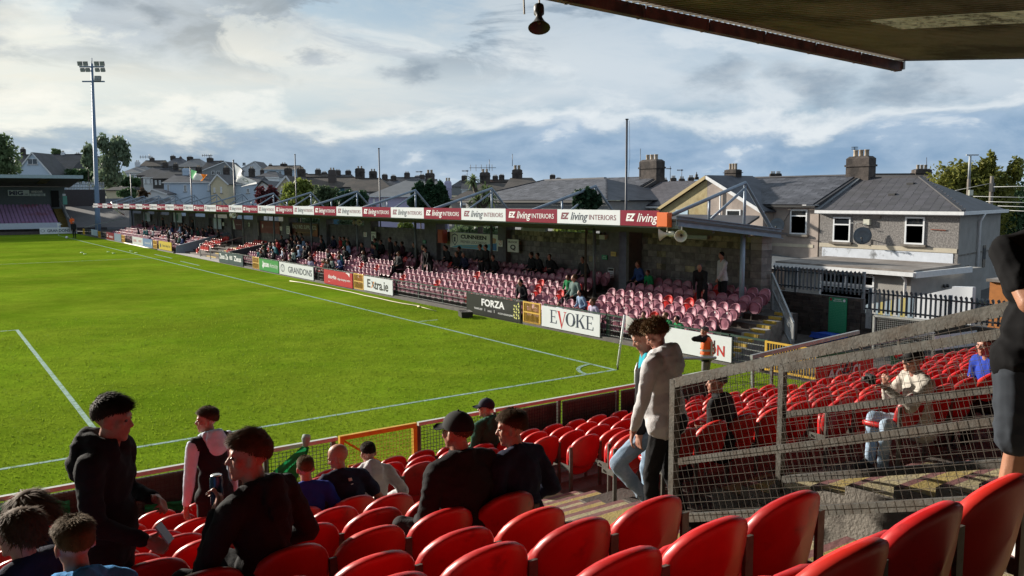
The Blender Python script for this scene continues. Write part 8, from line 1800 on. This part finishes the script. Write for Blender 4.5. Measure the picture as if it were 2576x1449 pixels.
# green flags tied to the near barrier
def drape(label, pts, Y, m, fold=.03, parts=()):
    A, B, C_, D_ = [Vector(at_Y(*p, Y)) for p in pts]; t = thing('draped_flag', label, 'flag', tuple(A)); n = 16; V = []; F = []
    for i in range(n+1):
        for j in range(9): u, v = i/n, j/8; V.append(A.lerp(B, u).lerp(D_.lerp(C_, u), v)+Vector((0, fold*math.sin(u*14+v*4)+fold*math.sin(v*9-u*5), 0)))
    for i in range(n):
        for j in range(8): a = i*9+j; F.append((a, a+1, a+10, a+9))
    MB().add(V, F, 0, True).build('cloth', m, t); return t, V
FG = mat('flag_cloth_green', (.01, .23, .07), rough=.8, var=.2, scale=3, trans=.3); FW = mat('flag_cloth_pale', (.30, .36, .31), rough=.8, var=.15, trans=.2)
t, V = drape('green flag tied up to the barrier beside the yellow gate', [(768, 1118), (778, 1130), (742, 1208), (690, 1212)], BY-.14, FG, .04); t2 = MB(); t2.add([Vector(at_Y(*p, BY-.19)) for p in ((745, 1145), (752, 1150), (708, 1190), (690, 1212), (688, 1196), (716, 1168))], [(0, 1, 2, 3, 4, 5)]).build('pale_stripe', FW, t); MB().tube([at_Y(771, 1094, BY-.12), at_Y(770, 1104, BY-.14), at_Y(769, 1124, BY-.16)], [.05, .06, .03], 8).build('knot', FW, t)
MB().add([Vector(at_Y(*p, BY-.2)) for p in ((700, 1175), (740, 1140), (772, 1125), (760, 1165), (748, 1206), (705, 1212), (672, 1198))], [tuple(range(7))]).build('cloth_fold', FG, t)
drape('green flag hung on the barrier behind the seated child', [(100, 1256), (178, 1262), (172, 1320), (108, 1310)], BY-.12, FG, .03); t, V = drape('rolled green flag along the barrier between the two standing boys', [(365, 1270), (470, 1258), (470, 1282), (365, 1288)], BY-.14, FG, .02); drape('scrap of green cloth at the far left of the barrier', [(-8, 1270), (14, 1262), (14, 1330), (-8, 1325)], BY-.12, FG, .03)
# utility poles and wires at the right
WOODP = mat('grey_timber_pole', (.16, .14, .12), rough=.9, var=.2)
P1 = at_h(2441, 390, 52); t = thing('utility_pole', 'utility pole with pale upper half in front of the big tree', 'pole', (P1[0], P1[1], 0)); zz = at_h(2441, 450, 52)[2]; MB().tube([(P1[0], P1[1], -1), (P1[0], P1[1], zz)], .11, 8).build('lower_pole', WOODP, t); MB().tube([(P1[0], P1[1], zz), (P1[0], P1[1], P1[2])], .08, 8).build('upper_pole', mat('pale_sleeve', (.34, .37, .39), rough=.6), t); MB().bar(P1-HR*.25, P1+HR*.5, .07).build('bracket', GALV, t); MB().box((P1[0]-.25, P1[1]-.2, at_h(2441, 492, 52)[2]), (P1[0]+.2, P1[1]-.1, at_h(2441, 478, 52)[2])).build('junction_box', CREAM, t)
P2_ = at_h(2496, 443, 50); t = thing('utility_pole', 'weathered timber utility pole carrying wires at the right', 'pole', (P2_[0], P2_[1], 0)); MB().tube([(P2_[0], P2_[1], -1), (P2_[0], P2_[1], P2_[2])], [.16, .11], 8).build('pole', WOODP, t); c = at_h(2490, 474, 50); MB().box((c[0]-.2, c[1]-.25, c[2]-.2), (c[0]+.1, c[1]-.05, c[2]+.3)).build('transformer', DGREY, t)
for k, (y0, y1, x0) in enumerate(((494, 494, 2448), (507, 508, 2480), (518, 519, 2510), (529, 531, 2530), (470, 461, 2500))):
    a, b = Vector(at_h(x0, y0, 49.5)), Vector(at_h(2700, y1, 47)); m_ = a.lerp(b, .5)-Vector((0, 0, .06)); t = thing('overhead_wire', f'overhead wire at the right edge, {ordinal(k+1)} down from the top' if k < 4 else 'thin overhead wire high above the other four', 'wire', tuple(a), 0, 'overhead wires'); MB().tube([a, m_, b], .016, 4).build('cable', mat('pale_cable', (.40, .42, .42), rough=.5), t)
t = thing('overhead_wire', 'sagging wire from the timber pole across to the tall pole', 'wire', tuple(P2_), 0, 'overhead wires'); a, b = Vector(at_h(2492, 461, 50)), Vector(at_h(2310, 487, 56)); MB().tube([a, a.lerp(b, .5)-Vector((0, 0, .15)), b], .012, 4).build('cable', MATS['pale_cable'], t)
# aerials on the skyline
def aerial(label, x, yt, yb, d, yagi=None):
    a, b = at_h(x, yb, d), at_h(x, yt, d); t = thing('aerial', label, 'aerial', tuple(a), 0, 'rooftop aerials'); r = d*.00035; MB().tube([a, b], r, 5).build('mast', POLE, t)
    if yagi: y, w = yagi; c = Vector(at_h(x, y, d)); MB().bar(c-Vector(HR)*w*.75, c+Vector(HR)*w*.25, r*1.6).build('boom', POLE, t); [MB().bar(c+Vector(HR)*(w*q)-Vector((0, 0, w*.12)), c+Vector(HR)*(w*q)+Vector((0, 0, w*.12)), r*1.3).build('element', POLE, t) for q in (-.7, -.5, -.3, -.1, .1)]
for a in (('tall plain aerial beside the big sooty chimney', 1611, 374, 445, 38), ('aerial on the skyline right of the big sooty chimney', 1686, 418, 452, 80, (424, .5)), ('thin aerial right of the first skyline aerial', 1715, 426, 452, 80, (428, .6)), ('tall television aerial above the palm', 1231, 401, 430, 76, (422, 2.4)), ('thin plain aerial left of the grey hip roof', 1289, 387, 418, 60), ('small aerial left of the palm', 1175, 428, 446, 110, (430, .9)), ('small aerial above the lilac house', 1059, 430, 442, 110, (432, .9)), ('aerial on the dark hillside house', 528, 388, 398, 240, (391, 3)), ('thin aerial on the brown skyline house', 376, 388, 400, 260, (395, 4)), ('aerial beside the end house rear chimney', 2331, 396, 420, 62)): aerial(*a)
# distant church-like finial
a = at_h(1752, 434, 160); t = thing('spire', 'tiny dark finial on the skyline between two chimneys', 'spire', tuple(at_h(1752, 452, 160))); MB().lathe([(.001, 0), (.45, 0), (.45, .5), (.2, .6), (.3, .9), (.06, 1.1), (.12, 1.25), (.001, 1.5)], tuple(at_h(1752, 452, 160)), 8).build('finial', BLACK, t)
